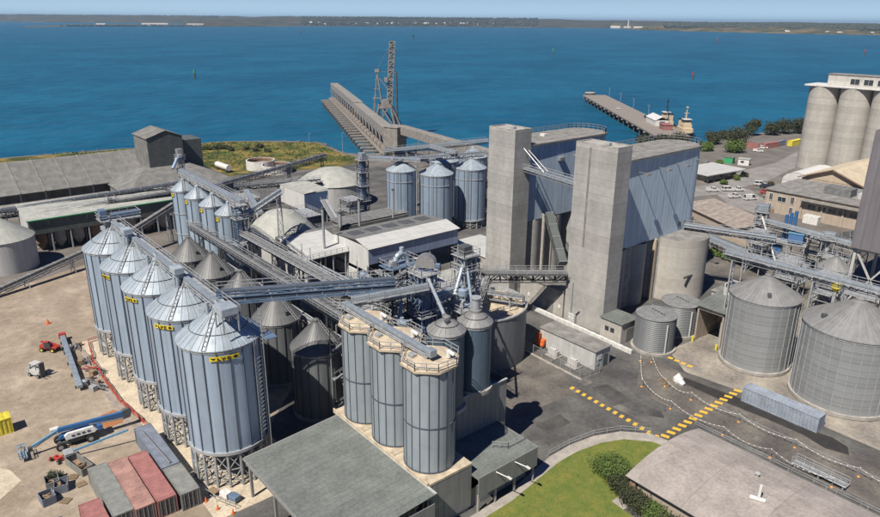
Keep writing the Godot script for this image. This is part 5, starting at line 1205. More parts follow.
func build_concrete_blocks() -> void:
	var names := [["workhouse_tower", "slender concrete tower nearer the galvanised bins, bridge at its flank", -108.4, -109.4, 8.2, 5.2, 37.1], ["workhouse_tower", "slender concrete tower nearer the road, stained streak down its front", -81.0, -107.2, 9.9, 4.5, 37.5]]
	for a in names:
		var s := thing(a[0], a[1], "concrete tower", Vector3(a[2], 0, a[3]), 0, "pair of concrete towers")
		var n := 12
		var m := bm(Vector3(a[4], a[6] / n - 0.03, a[5]))
		for i in n: mi(s, "pour_lift", m, M.concrete, Vector3(0, a[6] * (i + 0.5) / n, 0))
		bx(s, "core", Vector3(0, a[6] / 2 - 0.2, 0), Vector3(a[4] - 0.1, a[6] - 0.4, a[5] - 0.1), M.concrete_plain)
		var r := MB.new()
		for sx in [-1, 1]: r.box(Vector3(sx * (a[4] / 2 - 0.12), a[6] + 0.12, 0), Vector3(0.24, 0.3, a[5]))
		for sz in [-1, 1]: r.box(Vector3(0, a[6] + 0.12, sz * (a[5] / 2 - 0.12)), Vector3(a[4] - 0.48, 0.3, 0.24))
		part(s, "parapet", r, M.concrete_plain)
		bx(s, "roof_hatch", Vector3(1.2, a[6] + 0.3, 0.2), Vector3(0.9, 0.5, 0.9), M.steel)
		if a[2] > -90:
			var st := MB.new(); st.box(Vector3(-1.3, 27, a[5] / 2 + 0.012), Vector3(0.5, 20, 0.02)); part(s, "rain_stain", st, M.roof_grit)
	# blue-clad bin blocks
	for a in [["blue_bin_block", "blue-clad bin block behind the concrete tower with the bridge", -105.2, -111.5, 31.0, 11.0, 15.6, 33.2, 0], ["blue_bin_block", "blue-clad bin block with railed roof and four wall lamps beside the road", -81.2, -112.0, 33.5, 10.4, 14.4, 33.1, 1]]:
		var s := thing(a[0], a[1], "grain bin block", Vector3(a[2], 0, a[3]), 0, "pair of blue-clad blocks")
		var L: float = a[4]; var W: float = a[5]; var y0: float = a[6]; var y1: float = a[7]
		run(s, "cladding_panel", Vector3(0, y0, 0), Vector3(0, 0, -L + 4.0), Vector3(0, y1 - y0, 0), 0.12, 24, "blue_clad", 0.02)
		run(s, "cladding_panel", Vector3(-W, y0, 0), Vector3(W - 0.05, 0, 0), Vector3(0, y1 - y0, 0), 0.12, 9, "blue_clad", 0.02)
		# rounded far end
		var C := Vector3(-W / 2, 0, -L + 4.0); var n := 12
		for i in n:
			var t0 := -PI * i / n; var t1 := -PI * (i + 1) / n
			var p0 := C + Vector3(cos(t0) * W / 2, y0, sin(t0) * 4.0); var p1 := C + Vector3(cos(t1) * W / 2, y0, sin(t1) * 4.0)
			run(s, "cladding_panel", p0, p1 - p0, Vector3(0, y1 - y0, 0), 0.12, 1, "blue_clad", 0.02)
		run(s, "cladding_panel", Vector3(-W, y0, -L + 4.0), Vector3(0, 0, L - 4.0), Vector3(0, y1 - y0, 0), 0.12, 24, "blue_clad", 0.02)
		var rf := MB.new(); var poly := [Vector2(0.8, 0.3), Vector2(-W - 0.35, 0.3), Vector2(-W - 0.35, -L + 4.0)]
		for i in range(n, -1, -1):
			var t := -PI * i / n; poly.append(Vector2(C.x + cos(t) * (W / 2 + 0.45), C.z + sin(t) * 4.35))
		rf.prism(poly, y1 + 0.02, y1 + 0.4); part(s, "roof", rf, M.roof_grit)
		var rl := MB.new(); var rp := [Vector3(-W, y1 + 0.4, -6), Vector3(-W, y1 + 0.4, -L + 4.0)]
		for i in range(n, -1, -1):
			var t := -PI * i / n; rp.append(Vector3(C.x + cos(t) * W / 2, y1 + 0.4, C.z + sin(t) * 4.0))
		rl.rail(rp, 1.15, 2.0, 0.055); part(s, "handrail", rl, M.silver)
		bx(s, "roof_vent", Vector3(-W * 0.55, y1 + 0.7, -12), Vector3(1.4, 0.6, 1.0), M.white)
		# concrete bins below the cladding
		for i in 4:
			for k in 2:
				var c := MB.new(); c.lathe(Vector3(-W * (0.26 + 0.5 * k), 0, -4.2 - 7.4 * i), [[3.4, 0.0], [3.4, y0 - 0.05]], 20); part(s, "bin", c, M.concrete)
		bx(s, "recess_wall", Vector3(-0.5, y0 / 2, -7), Vector3(0.3, y0 - 0.1, 13.5), M.concrete_plain)
		if a[8] == 1:
			for i in 4:
				var z: float = [-7.3, -14.7, -21.6, -29.2][i]
				var l := MB.new(); l.beam(Vector3(0, y1 - 2.5, z), Vector3(2.7, y1 - 2.5, z), 0.16, 0.16); l.box(Vector3(2.6, y1 - 2.65, z), Vector3(0.7, 0.28, 1.4)); part(s, "wall_lamp", l, M.silver)
			bx(s, "column", Vector3(0.15, y0 / 2, -16.6), Vector3(0.7, y0, 0.7), M.beige_wall)
			for z in [-25.5, -27.3]: bx(s, "louvre", Vector3(0.16, y0 + 1.8, z), Vector3(0.12, 1.1, 1.0), M.clad_grey[1])
			bx(s, "door", Vector3(0.16, y0 + 1.4, -30.5), Vector3(0.12, 2.3, 1.1), M.clad_grey[1])
		else:
			var dp := MB.new(); dp.tube(Vector3(0.5, 0, -6.5), Vector3(0.5, 17, -6.5), 0.4, 10); part(s, "downpipe", dp, M.concrete_plain)
			bx(s, "hoist_box", Vector3(0.5, y1 - 4.0, -11.5), Vector3(0.8, 0.8, 1.8), M.silver)
			for z in [-3.5, -10.2]: bx(s, "column", Vector3(-0.1, y0 / 2, z), Vector3(0.8, y0, 0.8), M.concrete_plain)
	# short cylinder against the block
	var c := thing("concrete_cylinder", "broad low concrete cylinder against the blue-clad wall by the road", "silo", Vector3(-80.8, 0, -136.8))
	for i in 6:
		var b := MB.new(); b.lathe(V0, [[6.85, 14.3 * i / 6.0], [6.9, 14.3 * i / 6.0 + 0.05], [6.9, 14.3 * (i + 1) / 6.0 - 0.05], [6.85, 14.3 * (i + 1) / 6.0]], 40); part(c, "pour_ring", b, M.concrete_old)
	var b := MB.new(); b.lathe(V0, [[6.9, 14.32], [6.65, 14.45], [0.0, 14.6]], 40); part(c, "top", b, M.roof_grit)
	bx(c, "bracket_pipe", Vector3(6.2, 6.4, 3.2), Vector3(0.4, 0.4, 5.0), M.steel_dark)
	# bridge between tower and block
	var br := conveyor("roof_bridge", "white railed footbridge hung between the two concrete towers", Vector3(-104.2, 28.6, -110.6), Vector3(-86.2, 28.2, -108.6), {"cat": "footbridge", "w": 1.2, "h": 0.2, "walk": 0.4, "sides": [-1, 1], "truss": 0.5, "mat": "cover", "truss_mat": "silver"})
	var hg := MB.new(); hg.tube(Vector3(0.2, 33.2, 1.2), Vector3(6.0, 28.8, 0.8), 0.12, 6); hg.tube(Vector3(0.2, 32.6, -0.4), Vector3(6.4, 28.8, -0.2), 0.12, 6); part(br, "hanger", hg, M.silver)
	# sloping chute between towers low down
	conveyor("incline_conveyor", "dark inclined gallery rising behind the road-side concrete tower", Vector3(-99.5, 17.8, -113.5), Vector3(-90.0, 10.0, -108.0), {"w": 1.8, "h": 1.8, "walk": 0.0, "mat": "dark_clad", "truss": 0.0})
	# low buildings at the foot of the towers
	var h := thing("tower_annexe", "low concrete annexe with grey roof between the two towers", "building", Vector3(-92.8, 0, -107.2))
	bx(h, "wall", Vector3(0, 2.9, 0), Vector3(12.6, 5.8, 4.2), M.concrete_old); bx(h, "roof", Vector3(0, 5.95, 0), Vector3(13.0, 0.3, 4.6), M.roof_grit)
	bx(h, "door", Vector3(2.6, 1.4, 2.13), Vector3(2.2, 2.6, 0.1), M.grey_box[0])
	for x in [-3.5, 5.4]: bx(h, "meter_box", Vector3(x, 2.2, 2.15), Vector3(0.6, 0.8, 0.2), M.white)
	h = thing("pump_house", "small concrete lean-to with grey-green roof at the tower foot", "building", Vector3(-73.2, 0, -106.6))
	bx(h, "wall", Vector3(0, 2.1, 0), Vector3(5.0, 4.2, 5.2), M.concrete_old); bx(h, "roof", Vector3(0, 4.35, 0), Vector3(5.5, 0.26, 5.7), M.green_roof[0])
	for x in [-0.9, 0.4]: bx(h, "window", Vector3(x, 2.4, 2.62), Vector3(0.9, 0.9, 0.1), M.glass)
	bx(h, "roller_door", Vector3(2.52, 1.5, -0.6), Vector3(0.1, 2.8, 3.2), M.clad_grey[1])
	var cb := thing("cabinets", "pale electrical cabinet with conduit at the foot of concrete tower", "cabinet", Vector3(-83.4, 0, -104.5))
	bx(cb, "cabinet", Vector3(0, 1.1, 0), Vector3(1.8, 2.0, 0.6), M.pale_wall[0])
	var cd := MB.new(); cd.tube(Vector3(-0.6, 2, -0.2), Vector3(-0.6, 9, -0.3), 0.14, 8); cd.tube(Vector3(0.5, 2.0, 0), Vector3(1.6, 3.3, -0.2), 0.16, 8); part(cb, "conduit", cd, M.steel)
	for x in [-0.4, 0.4]: bx(cb, "label_plate", Vector3(x, 1.4, 0.31), Vector3(0.4, 0.5, 0.02), M.white)
	# white kerb wall
	var kw := thing("kerb_wall", "long low white concrete wall before the towers", "wall", Vector3(-80.2, 0, -103.4))
	var wn := 12
	for i in wn: bx(kw, "wall_block", Vector3(-13.3 + 26.6 * (i + 0.5) / wn, 0.45, 0.9 - 1.8 * (1.0 - (i + 0.5) / wn) * 0.5), Vector3(26.6 / wn - 0.04, 0.9, 0.55), M.white_paint)

func build_right_yard() -> void:
	# corrugated tanks
	for a in [["corrugated grey water tank at the corner of the truck lane", -66.2, -108.3, 3.75, 7.1], ["corrugated grey water tank behind, nearer the concrete cylinder", -67.4, -118.6, 3.75, 6.6]]:
		var s := thing("corrugated_tank", a[0], "tank", Vector3(a[1], 0, a[2]), 0, "two corrugated tanks")
		var b := MB.new(); var pr := []; var n := 44
		for i in n + 1: pr.append([a[3] + (0.07 if i % 2 else -0.03), 0.5 + (a[4] - 0.5) * i / n])
		b.lathe(V0, pr, 40); part(s, "wall", b, M.galv_old[0])
		b = MB.new(); b.lathe(V0, [[a[3] + 0.15, a[4]], [a[3] + 0.12, a[4] + 0.08], [0, a[4] + 0.35]], 40); part(s, "roof", b, M.tank_roof[0])
		b = MB.new(); b.lathe(V0, [[a[3] + 0.5, 0.0], [a[3] + 0.5, 0.5], [a[3] - 0.2, 0.52]], 40); part(s, "footing", b, M.concrete_plain)
		b = MB.new(); b.tube(Vector3(3.6, 0.5, 1.6), Vector3(3.6, a[4] - 0.8, 1.6), 0.16, 8); part(s, "pipe", b, M.pale_wall[0])
		b = MB.new(); b.rail([Vector3(-1.5, a[4] + 0.3, -0.5), Vector3(1.8, a[4] + 0.3, 0.5)], 0.9, 0.9, 0.05); part(s, "handrail", b, M.steel)
	# two large grain tanks
	silo("grain_tank", "large grey grain tank beside the open truck portal", "silo", Vector3(-50.9, 0.07, -117.9), {"r": 5.85, "base": 0.4, "eave": 13.6, "peak": 17.0, "walls": 26, "roofs": 44, "wall": "tank_steel", "roof": "tank_roof", "stiff_mat": "steel", "stiff_w": 0.08, "cap": 0.5, "hatch": 1.0, "ladder": -0.3, "seam": 0.1}, "two large grain tanks")
	silo("grain_tank", "larger grey grain tank behind the pale blue container", "silo", Vector3(-35.6, 0.07, -117.2), {"r": 7.6, "base": 0.4, "eave": 13.4, "peak": 17.6, "walls": 34, "roofs": 56, "wall": "tank_steel", "roof": "tank_roof", "stiff_mat": "steel", "stiff_w": 0.08, "cap": 0.6, "hatch": 2.2, "ladder": -0.3, "seam": 0.1}, "two large grain tanks")
	conveyor("roof_conveyor", "grey conveyor with railed walkways across the two large grain tanks", Vector3(-60, 18.8, -119.4), Vector3(-20, 19.0, -120.6), {"w": 0.9, "h": 0.55, "walk": 0.8, "sides": [-1, 1], "truss": 0.9, "legs": [0.04, 0.4], "truss_mat": "steel"})
	container("pale blue shipping container lying below the larger grain tank", Vector3(-39.1, 0.07, -103.8), 12.2, "sky_box", "navy_clad")
	# truck portal
	var p := thing("truck_portal", "open concrete truck portal with green roof beside grain tank", "shed", Vector3(-60.2, 0, -121.5))
	for x in [-2.6, 2.6]: run(p, "wall_panel", Vector3(x - 0.15, 0, 4.2), Vector3(0, 0, -8.6), Vector3(0, 7.6, 0), 0.3, 4, "brown_wall", 0.03)
	bx(p, "lintel", Vector3(0, 7.2, 4.0), Vector3(5.0, 0.8, 0.4), M.concrete_old)
	run(p, "roof_sheet", Vector3(-3.2, 7.7, 4.8), Vector3(6.4, 0, 0), Vector3(0, 0.6, -9.6), 0.1, 7, "green_roof", 0.02)
	bx(p, "back_wall", Vector3(0, 3.7, -4.2), Vector3(5.0, 7.4, 0.2), M.brown_wall[1])
	bx(p, "upper_house", Vector3(0.5, 9.2, -4.6), Vector3(4.4, 3.0, 3.4), M.pale_wall[1])
	bx(p, "bollard", Vector3(-2.5, 0.6, 4.9), Vector3(0.4, 1.2, 0.4), M.yellow)
	bx(p, "bollard", Vector3(2.5, 0.6, 4.9), Vector3(0.4, 1.2, 0.4), M.yellow)
	# substation
	var s := thing("substation", "long low concrete substation with flat grey roof", "building", Vector3(-74.0, 0, -94.0))
	bx(s, "wall", Vector3(0, 1.8, 0), Vector3(13.4, 3.6, 4.3), M.pale_wall[1]); bx(s, "roof", Vector3(0, 3.72, 0), Vector3(13.8, 0.24, 4.7), M.roof_grit)
	bx(s, "door", Vector3(6.73, 1.3, -0.8), Vector3(0.1, 2.4, 1.2), M.dark_clad[0]); bx(s, "notice", Vector3(6.75, 2.3, 0.9), Vector3(0.08, 0.9, 1.1), M.white)
	bx(s, "notice", Vector3(6.75, 1.2, 1.3), Vector3(0.08, 0.6, 0.6), M.sky_box[0])
	for a in [["grey transformer nearer the orange machine in fenced pen", -75.6, -90.2], ["grey transformer nearer the painted crossing in fenced pen", -70.6, -90.0]]:
		var t := thing("transformer", a[0], "transformer", Vector3(a[1], 0.05, a[2]), 0, "two transformers")
		bx(t, "plinth", Vector3(0, 0.15, 0), Vector3(2.6, 0.3, 2.0), M.concrete_plain); bx(t, "tank", Vector3(0, 1.0, 0), Vector3(1.5, 1.4, 1.0), M.pale_wall[0])
		for sx in [-1, 1]:
			for k in 4: bx(t, "cooling_fin", Vector3(sx * 0.95, 0.95, -0.4 + 0.27 * k), Vector3(0.36, 1.1, 0.08), M.pale_wall[1])
		var m := MB.new()
		for k in 3: m.tube(Vector3(-0.4 + 0.4 * k, 1.7, 0), Vector3(-0.4 + 0.4 * k, 2.2, 0), 0.09, 8)
		part(t, "bushings", m, M.white)
	var o := thing("orange_loader", "small orange access machine beside the substation end", "lift", Vector3(-79.8, 0.05, -91.2), 0.3)
	bx(o, "chassis", Vector3(0, 0.6, 0), Vector3(1.5, 0.7, 1.2), M.orange); bx(o, "upright", Vector3(-0.6, 1.9, 0), Vector3(0.7, 2.0, 0.9), M.orange); bx(o, "platform", Vector3(0.5, 1.3, 0), Vector3(0.8, 0.9, 1.0), M.orange)
	for x in [-0.5, 0.5]:
		for z in [-0.6, 0.6]: wheel(o, Vector3(x, 0.28, z), 0.28, 0.18)
	fence("pen_fence", "chain mesh fence round the transformer pen", [Vector3(-81, 0, -88.0), Vector3(-66.8, 0, -87.2), Vector3(-66.2, 0, -92.0)], 2.0, 2.2)
	var kb := thing("pen_kerb", "low concrete kerb along the transformer pen", "kerb", Vector3(-73.6, 0, -87.2))
	for i in 7: bx(kb, "kerb_stone", Vector3(-6.4 + 2.1 * i, 0.15, -0.35 + 0.06 * i), Vector3(2.05, 0.3, 0.35), M.path)
	# bead-rope barriers on orange feet
	barrier("rope barrier of white balls on orange-footed posts along the near lane edge", [Vector3(-64.2, 0, -101.4), Vector3(-58.4, 0, -93.6), Vector3(-51.2, 0, -91.2), Vector3(-41.9, 0, -90.9), Vector3(-34.5, 0, -90.9), Vector3(-26, 0, -90.9)])
	barrier("rope barrier of white balls on orange-footed posts along the tank side", [Vector3(-62.6, 0, -102.6), Vector3(-55.9, 0, -96.8), Vector3(-50.6, 0, -96.3), Vector3(-42.2, 0, -96.2), Vector3(-33.4, 0, -96.2), Vector3(-24.6, 0, -96.2), Vector3(-15.8, 0, -96.2)])
	fence("lane_fence", "low grey pipe rail along the near side of truck lane", [Vector3(-46, 0, -90.0), Vector3(-10, 0, -90.0)], 0.8, 3.0)
	fence("lane_fence", "low grey pipe rail along the tank side of truck lane", [Vector3(-46, 0, -97.0), Vector3(-10, 0, -97.0)], 0.8, 3.0)
	fence("path_fence", "thin pipe rail following the footpath round the lawn", [Vector3(-55.0, 0, -66), Vector3(-54.9, 0, -70.5), Vector3(-54.2, 0, -75.3), Vector3(-52.4, 0, -79.6), Vector3(-49.1, 0, -82.6)], 1.0, 1.8)
	# weighbridge platform and yellow edge line
	var wb := thing("weighbridge_steps", "grey steel grating platform beside the yellow edge line", "steel platform", Vector3(-28.0, 0, -91.8))
	bx(wb, "grating", Vector3(0, 0.7, 0), Vector3(7.2, 0.12, 1.3), M.steel); var r := MB.new(); r.rail([Vector3(-3.6, 0.75, -0.65), Vector3(3.6, 0.75, -0.65)], 1.0, 1.2, 0.035); r.rail([Vector3(-3.6, 0.75, 0.65), Vector3(3.6, 0.75, 0.65)], 1.0, 1.2, 0.035); part(wb, "handrail", r, M.steel)
	for x in [-3.2, 0, 3.2]: bx(wb, "leg", Vector3(x, 0.34, 0), Vector3(0.16, 0.68, 1.1), M.steel)
	var yl := thing("edge_line", "long yellow painted edge line beside the vaulted roof", "road marking", Vector3(-22, 0.08, -88.6)); bx(yl, "line", Vector3(0, 0, 0), Vector3(28, 0.012, 0.35), M.yellow_paint)
	var bol := thing("lane_pipe_rack", "grey pipe rack with vertical posts beside vaulted roof", "pipe rack", Vector3(-24, 0, -86.6)); var pr2 := MB.new()
	for k in 4: pr2.tube(Vector3(-7, 0.5 + 0.3 * (k % 2), -0.6 + 0.4 * k), Vector3(12, 0.5 + 0.3 * (k % 2), -0.6 + 0.4 * k), 0.1, 8)
	for k in 4: pr2.beam(Vector3(-6.5 + 5 * k, 0, -0.7), Vector3(-6.5 + 5 * k, 2.2, -0.7), 0.1, 0.1)
	part(bol, "pipes", pr2, M.steel)
	# pallets and white bag on the lane
	var bag := thing("bulk_bag", "crumpled white bulk bag standing on the apron edge", "bag", Vector3(-55.3, 0.07, -99.8)); var bb := MB.new()
	bb.lathe(V0, [[0.75, 0.0], [0.9, 0.4], [0.85, 0.9], [0.5, 1.3], [0.2, 1.7], [0.0, 1.75]], 9); bb.lathe(Vector3(0.9, 0, 0.2), [[0.5, 0.0], [0.6, 0.4], [0.3, 0.8], [0.0, 0.85]], 8); part(bag, "sack", bb, M.white)
	pallet("flat timber pallet on the lane beside the dark drain stain", Vector3(-57.2, 0.07, -98.4), 0.2); pallet("second timber pallet beside the white bulk bag", Vector3(-56.0, 0.07, -97.4), -0.1)
	# vaulted roof building
	var v := thing("vaulted_building", "long building with broad shallow vaulted grey-pink roof", "building", Vector3(-26, 0, -74.6))
	var n := 10; var hw := 8.6; var L := 32.0
	for k in n:
		var t0 := lerpf(-1, 1, float(k) / n); var t1 := lerpf(-1, 1, float(k + 1) / n)
		var a := Vector3(-L / 2, 4.2 + 1.25 * (1 - t0 * t0), -hw * t0); var c := Vector3(-L / 2, 4.2 + 1.25 * (1 - t1 * t1), -hw * t1)
		run(v, "roof_sheet", a, Vector3(L, 0, 0), c - a, 0.16, 4, "vault", 0.015)
	bx(v, "wall", Vector3(0.6, 2.1, 0), Vector3(L - 1.6, 4.1, hw * 2 - 1.6), M.brown_wall[1])
	bx(v, "brick_pier", Vector3(-15.2, 2.0, 7.6), Vector3(0.9, 3.9, 0.9), M.rust)
	var fl := thing("roof_vent_pipe", "white roof flue with tall leaning pipe on the vaulted roof", "flue", Vector3(-28.2, 5.5, -73.0)); var fm := MB.new()
	fm.tube(Vector3(-0.8, 0.25, 0.3), Vector3(0.8, 0.25, -0.3), 0.28, 10); fm.tube(Vector3(0.1, 0.2, 0), Vector3(0.1, 2.2, -0.1), 0.2, 10); part(fl, "pipe", fm, M.white)
	for d in [[-22.6, -72.0], [-30.5, -77.5]]:
		var rv := thing("roof_cowl", "small round grey cowl on the vaulted roof", "vent", Vector3(d[0], 5.4, d[1]), 0, "cowls on the vaulted roof"); var rb := MB.new(); rb.tube(V0, Vector3(0, 0.5, 0), 0.18, 8); rb.tube(Vector3(0, 0.45, 0), Vector3(0, 0.6, 0), 0.32, 8); part(rv, "cowl", rb, M.pale_wall[0])
	# shrubs along the wall
	var sp := [[-47.3, -68.9, 1.5, 0], [-46.3, -70.0, 1.4, 0], [-45.4, -68.2, 1.6, 0], [-44.2, -69.2, 1.5, 0], [-43.2, -67.6, 1.5, 1], [-41.8, -67.0, 1.5, 1], [-40.3, -66.6, 1.4, 1], [-38.7, -66.4, 1.4, 1], [-37.0, -66.0, 1.4, 0], [-35.2, -65.6, 1.3, 1], [-33.2, -65.2, 1.3, 1]]
	var od := ["first", "second", "third", "fourth", "fifth", "sixth", "seventh", "eighth", "ninth", "tenth", "eleventh"]
	for i in sp.size():
		var a: Array = sp[i]
		tree("hedge_shrub", ["bright green leafy shrub, ", "darker olive shrub, "][a[3]] + od[i] + " from the lawn end of the hedge", "shrub", Vector3(a[0], 0.15, a[1]), a[2] * 1.9, a[2] * 3.0, 0.3, 13, 3400, 0.11, ["leaf", "leaf_dark"][a[3]], 300 + i, "hedge shrubs by the vaulted building")
	var rk := thing("white_stone", "pale boulder lying on the lawn", "rock", Vector3(-41.0, 0.16, -61.2)); var rm := MB.new(); rm.lathe(V0, [[0.35, 0.0], [0.5, 0.2], [0.3, 0.42], [0, 0.46]], 7); part(rk, "stone", rm, M.path)

func pallet(label: String, at: Vector3, turn: float) -> void:
	var s := thing("timber_pallet", label, "pallet", at, turn, "timber pallets")
	for k in 6: bx(s, "slat", Vector3(-0.5 + 0.2 * k, 0.13, 0), Vector3(0.14, 0.03, 1.2), M.timber)
	for z in [-0.5, 0, 0.5]: bx(s, "bearer", Vector3(0, 0.06, z), Vector3(1.15, 0.1, 0.1), M.timber)

func fence(called: String, label: String, pts: Array, h: float, step: float) -> void:
	var s := thing(called, label, "fence", pts[0]); var q := []
	for p in pts: q.append(p - pts[0])
	var m := MB.new()
	for i in q.size() - 1:
		var a: Vector3 = q[i]; var b: Vector3 = q[i + 1]; var n := maxi(1, int(a.distance_to(b) / step))
		for k in n + (1 if i == q.size() - 2 else 0): 
			var p := a.lerp(b, float(k) / n); bx(s, "post", p + Vector3(0, h / 2, 0), Vector3(0.07, h, 0.07), M.steel)
		for y in ([h, h * 0.5] if h < 1.5 else [h, 0.1]): m.beam(a + Vector3(0, y - 0.04, 0), b + Vector3(0, y - 0.04, 0), 0.05, 0.05)
		if h > 1.5:
			var w := int(a.distance_to(b) / 0.5)
			for k in w: m.beam(a.lerp(b, (k + 0.0) / w) + Vector3(0, 0.1, 0), a.lerp(b, (k + 1.0) / w) + Vector3(0, h, 0), 0.015, 0.015); m.beam(a.lerp(b, (k + 1.0) / w) + Vector3(0, 0.1, 0), a.lerp(b, (k + 0.0) / w) + Vector3(0, h, 0), 0.015, 0.015)
	part(s, "rails", m, M.steel)

func barrier(label: String, pts: Array) -> void:
	var s := thing("rope_barrier", label, "barrier", pts[0], 0, "white ball rope barriers"); var o: Vector3 = pts[0]; var H := 1.5
	var rope := MB.new(); var ball := SphereMesh.new(); ball.radius = 0.095; ball.height = 0.19; ball.radial_segments = 8; ball.rings = 5
	for i in pts.size():
		var p: Vector3 = pts[i] - o
		var post := MB.new(); post.tube(p, p + Vector3(0, H, 0), 0.05, 6); part(s, "post", post, M.silver)
		var ft := MB.new(); ft.lathe(p, [[0.24, 0.0], [0.22, 0.1], [0.08, 0.24], [0.0, 0.24]], 10); part(s, "foot", ft, M.amber)
		if i < pts.size() - 1:
			var q: Vector3 = pts[i + 1] - o; var n := maxi(4, int(p.distance_to(q) / 0.75)); var prev := p + Vector3(0, H, 0)
			for k in range(1, n + 1):
				var t := float(k) / n; var c := p.lerp(q, t) + Vector3(0, H - 0.85 * 4 * t * (1 - t), 0)
				rope.beam(prev, c, 0.03, 0.03); prev = c
				mi(s, "ball", ball, M.white, c)
	part(s, "rope", rope, M.white)

func build_left_sheds() -> void:
	# long storage shed with weathered roof, ridge along z
	var s := thing("long_storage_shed", "very long grey fibro-roofed storage shed along the shoreline field", "shed", Vector3(-262, 0, -20))
	for k in 17:
		var z0 := 60.0 - 7.2 * k
		var fm: Material = pick("fibro")
		var bs1 := Basis(Vector3(0, 0, -1), Vector3(16.0, 7.6, 0).normalized() * -1.0, Vector3.UP)
		var a := MB.new(); var z1 := z0 - 7.0
		a.quad(Vector3(12, 6.0, z0), Vector3(12, 6.0, z1), Vector3(-6, 13.4, z1), Vector3(-6, 13.4, z0)); a.quad(Vector3(12, 6.0, z1), Vector3(12, 6.0, z0), Vector3(12, 5.8, z0), Vector3(12, 5.8, z1))
		part(s, "roof_sheet", a, fm)
		a = MB.new(); a.quad(Vector3(-6, 13.4, z0), Vector3(-6, 13.4, z1), Vector3(-24, 6.0, z1), Vector3(-24, 6.0, z0)); part(s, "roof_sheet", a, pick("fibro"))
		a = MB.new(); a.box(Vector3(3, 9.8, z1 - 0.1), Vector3(19.6, 0.2, 0.34), Basis(Vector3(0, 0, 1), -atan2(7.4, 18.0))); part(s, "roof_rib", a, M.roof_grit)
		bx(s, "post", Vector3(11.2, 2.9, z1 - 0.1), Vector3(0.4, 5.8, 0.4), M.pale_wall[1])
	bx(s, "rear_wall", Vector3(-23.5, 3.0, 6), Vector3(0.3, 6.0, 108), M.fibro[1]); bx(s, "inner_wall", Vector3(8.0, 2.9, 6), Vector3(0.3, 5.8, 108), M.fibro[2])
	# pale canopy strip in front
	var c := thing("shed_canopy", "narrow pale canopy running before the long storage shed", "canopy", Vector3(-246, 0, -20))
	for k in 8:
		var z0 := 30.0 - 9.0 * k
		bx(c, "roof_sheet", Vector3(0, 3.6, z0), Vector3(3.4, 0.2, 8.9), pick("jetty_clad")); bx(c, "post", Vector3(1.4, 1.8, z0 + 4.4), Vector3(0.25, 3.5, 0.25), M.steel)
	# head house
	var h := thing("head_house", "tall dark-fronted head house rising from the shed roofs", "building", Vector3(-255, 0, -78.0))
	bx(h, "wall", Vector3(0.5, 13.0, 0), Vector3(14.6, 14.0, 12.0), M.fibro[0])
	run(h, "front_panel", Vector3(7.9, 7.0, 6.1), Vector3(0, 0, -12.2), Vector3(0, 13.2, 0), 0.12, 8, "dark_clad", 0.02)
	var g := MB.new(); g.tri(Vector3(8.02, 20.2, 6.1), Vector3(8.02, 20.2, -6.1), Vector3(8.02, 22.3, -0.4)); part(h, "gable", g, M.dark_clad[0])
	run(h, "side_panel", Vector3(-7.0, 7.0, 6.02), Vector3(14.8, 0, 0), Vector3(0, 13.2, 0), 0.1, 8, "fibro", 0.02)
	for sd in [-1, 1]:
		var r := MB.new(); var zo: float = sd * 6.6
		if sd > 0: r.quad(Vector3(-7.4, 20.0, zo), Vector3(8.3, 20.0, zo), Vector3(8.3, 22.4, -0.4), Vector3(-7.4, 22.4, -0.4))
		else: r.quad(Vector3(8.3, 20.0, zo), Vector3(-7.4, 20.0, zo), Vector3(-7.4, 22.4, -0.4), Vector3(8.3, 22.4, -0.4))
		part(h, "roof_slope", r, M.fibro[3])
	bx(h, "rear_wing", Vector3(-1.5, 11.5, -10.2), Vector3(11.0, 12.5, 8.2), M.dark_clad[2])
	# broad hipped roof in front of the head house
	var p := thing("hip_roof_shed", "broad low grey hipped shed before the head house", "shed", Vector3(-240, 0, -76))
	var q := [Vector3(-18, 5.5, 18), Vector3(12, 5.5, 18), Vector3(12, 5.5, -20), Vector3(-18, 5.5, -20)]; var t0 := Vector3(-9, 10.4, 5); var t1 := Vector3(-9, 10.4, -9)
	var sl := [[q[0], q[1], t0, t0], [q[1], q[2], t1, t0], [q[2], q[3], t1, t1], [q[3], q[0], t0, t1]]
	for k in 4:
		var r := MB.new(); r.quad(sl[k][0], sl[k][1], sl[k][2], sl[k][3]); part(p, "roof_slope", r, M.fibro[k])
	bx(p, "wall", Vector3(-3, 2.7, -1), Vector3(28.5, 5.4, 36.5), M.fibro[2])
	# sloping-roofed shed with dark upper wall over rows of hoppers
	var b := thing("hopper_shed", "long shed with dark green-grey upper wall over rusty hoppers", "shed", Vector3(-201, 0, -45))
	run(b, "upper_panel", Vector3(0, 5.3, 19), Vector3(0, 0, -38), Vector3(0, 3.9, 0), 0.15, 8, "dark_clad", 0.03)
	run(b, "end_panel", Vector3(-14, 5.3, 19), Vector3(14, 0, 0), Vector3(0, 3.9, 0), 0.15, 4, "pale_wall", 0.03)
	run(b, "roof_sheet", Vector3(0.4, 9.2, 19.4), Vector3(0, 0, -38.8), Vector3(-15, 1.4, 0), 0.14, 10, "pale_roof", 0.03)
	var ed := MB.new(); ed.beam(Vector3(0.5, 9.25, 19.4), Vector3(0.5, 9.25, -19.4), 0.25, 0.25); part(b, "gutter", ed, M.green)
	for k in 9:
		bx(b, "post", Vector3(-0.1, 2.6, 18.6 - 4.6 * k), Vector3(0.35, 5.3, 0.35), M.steel)
		bx(b, "post", Vector3(-4.5, 2.6, 18.6 - 4.6 * k), Vector3(0.35, 5.3, 0.35), M.steel)
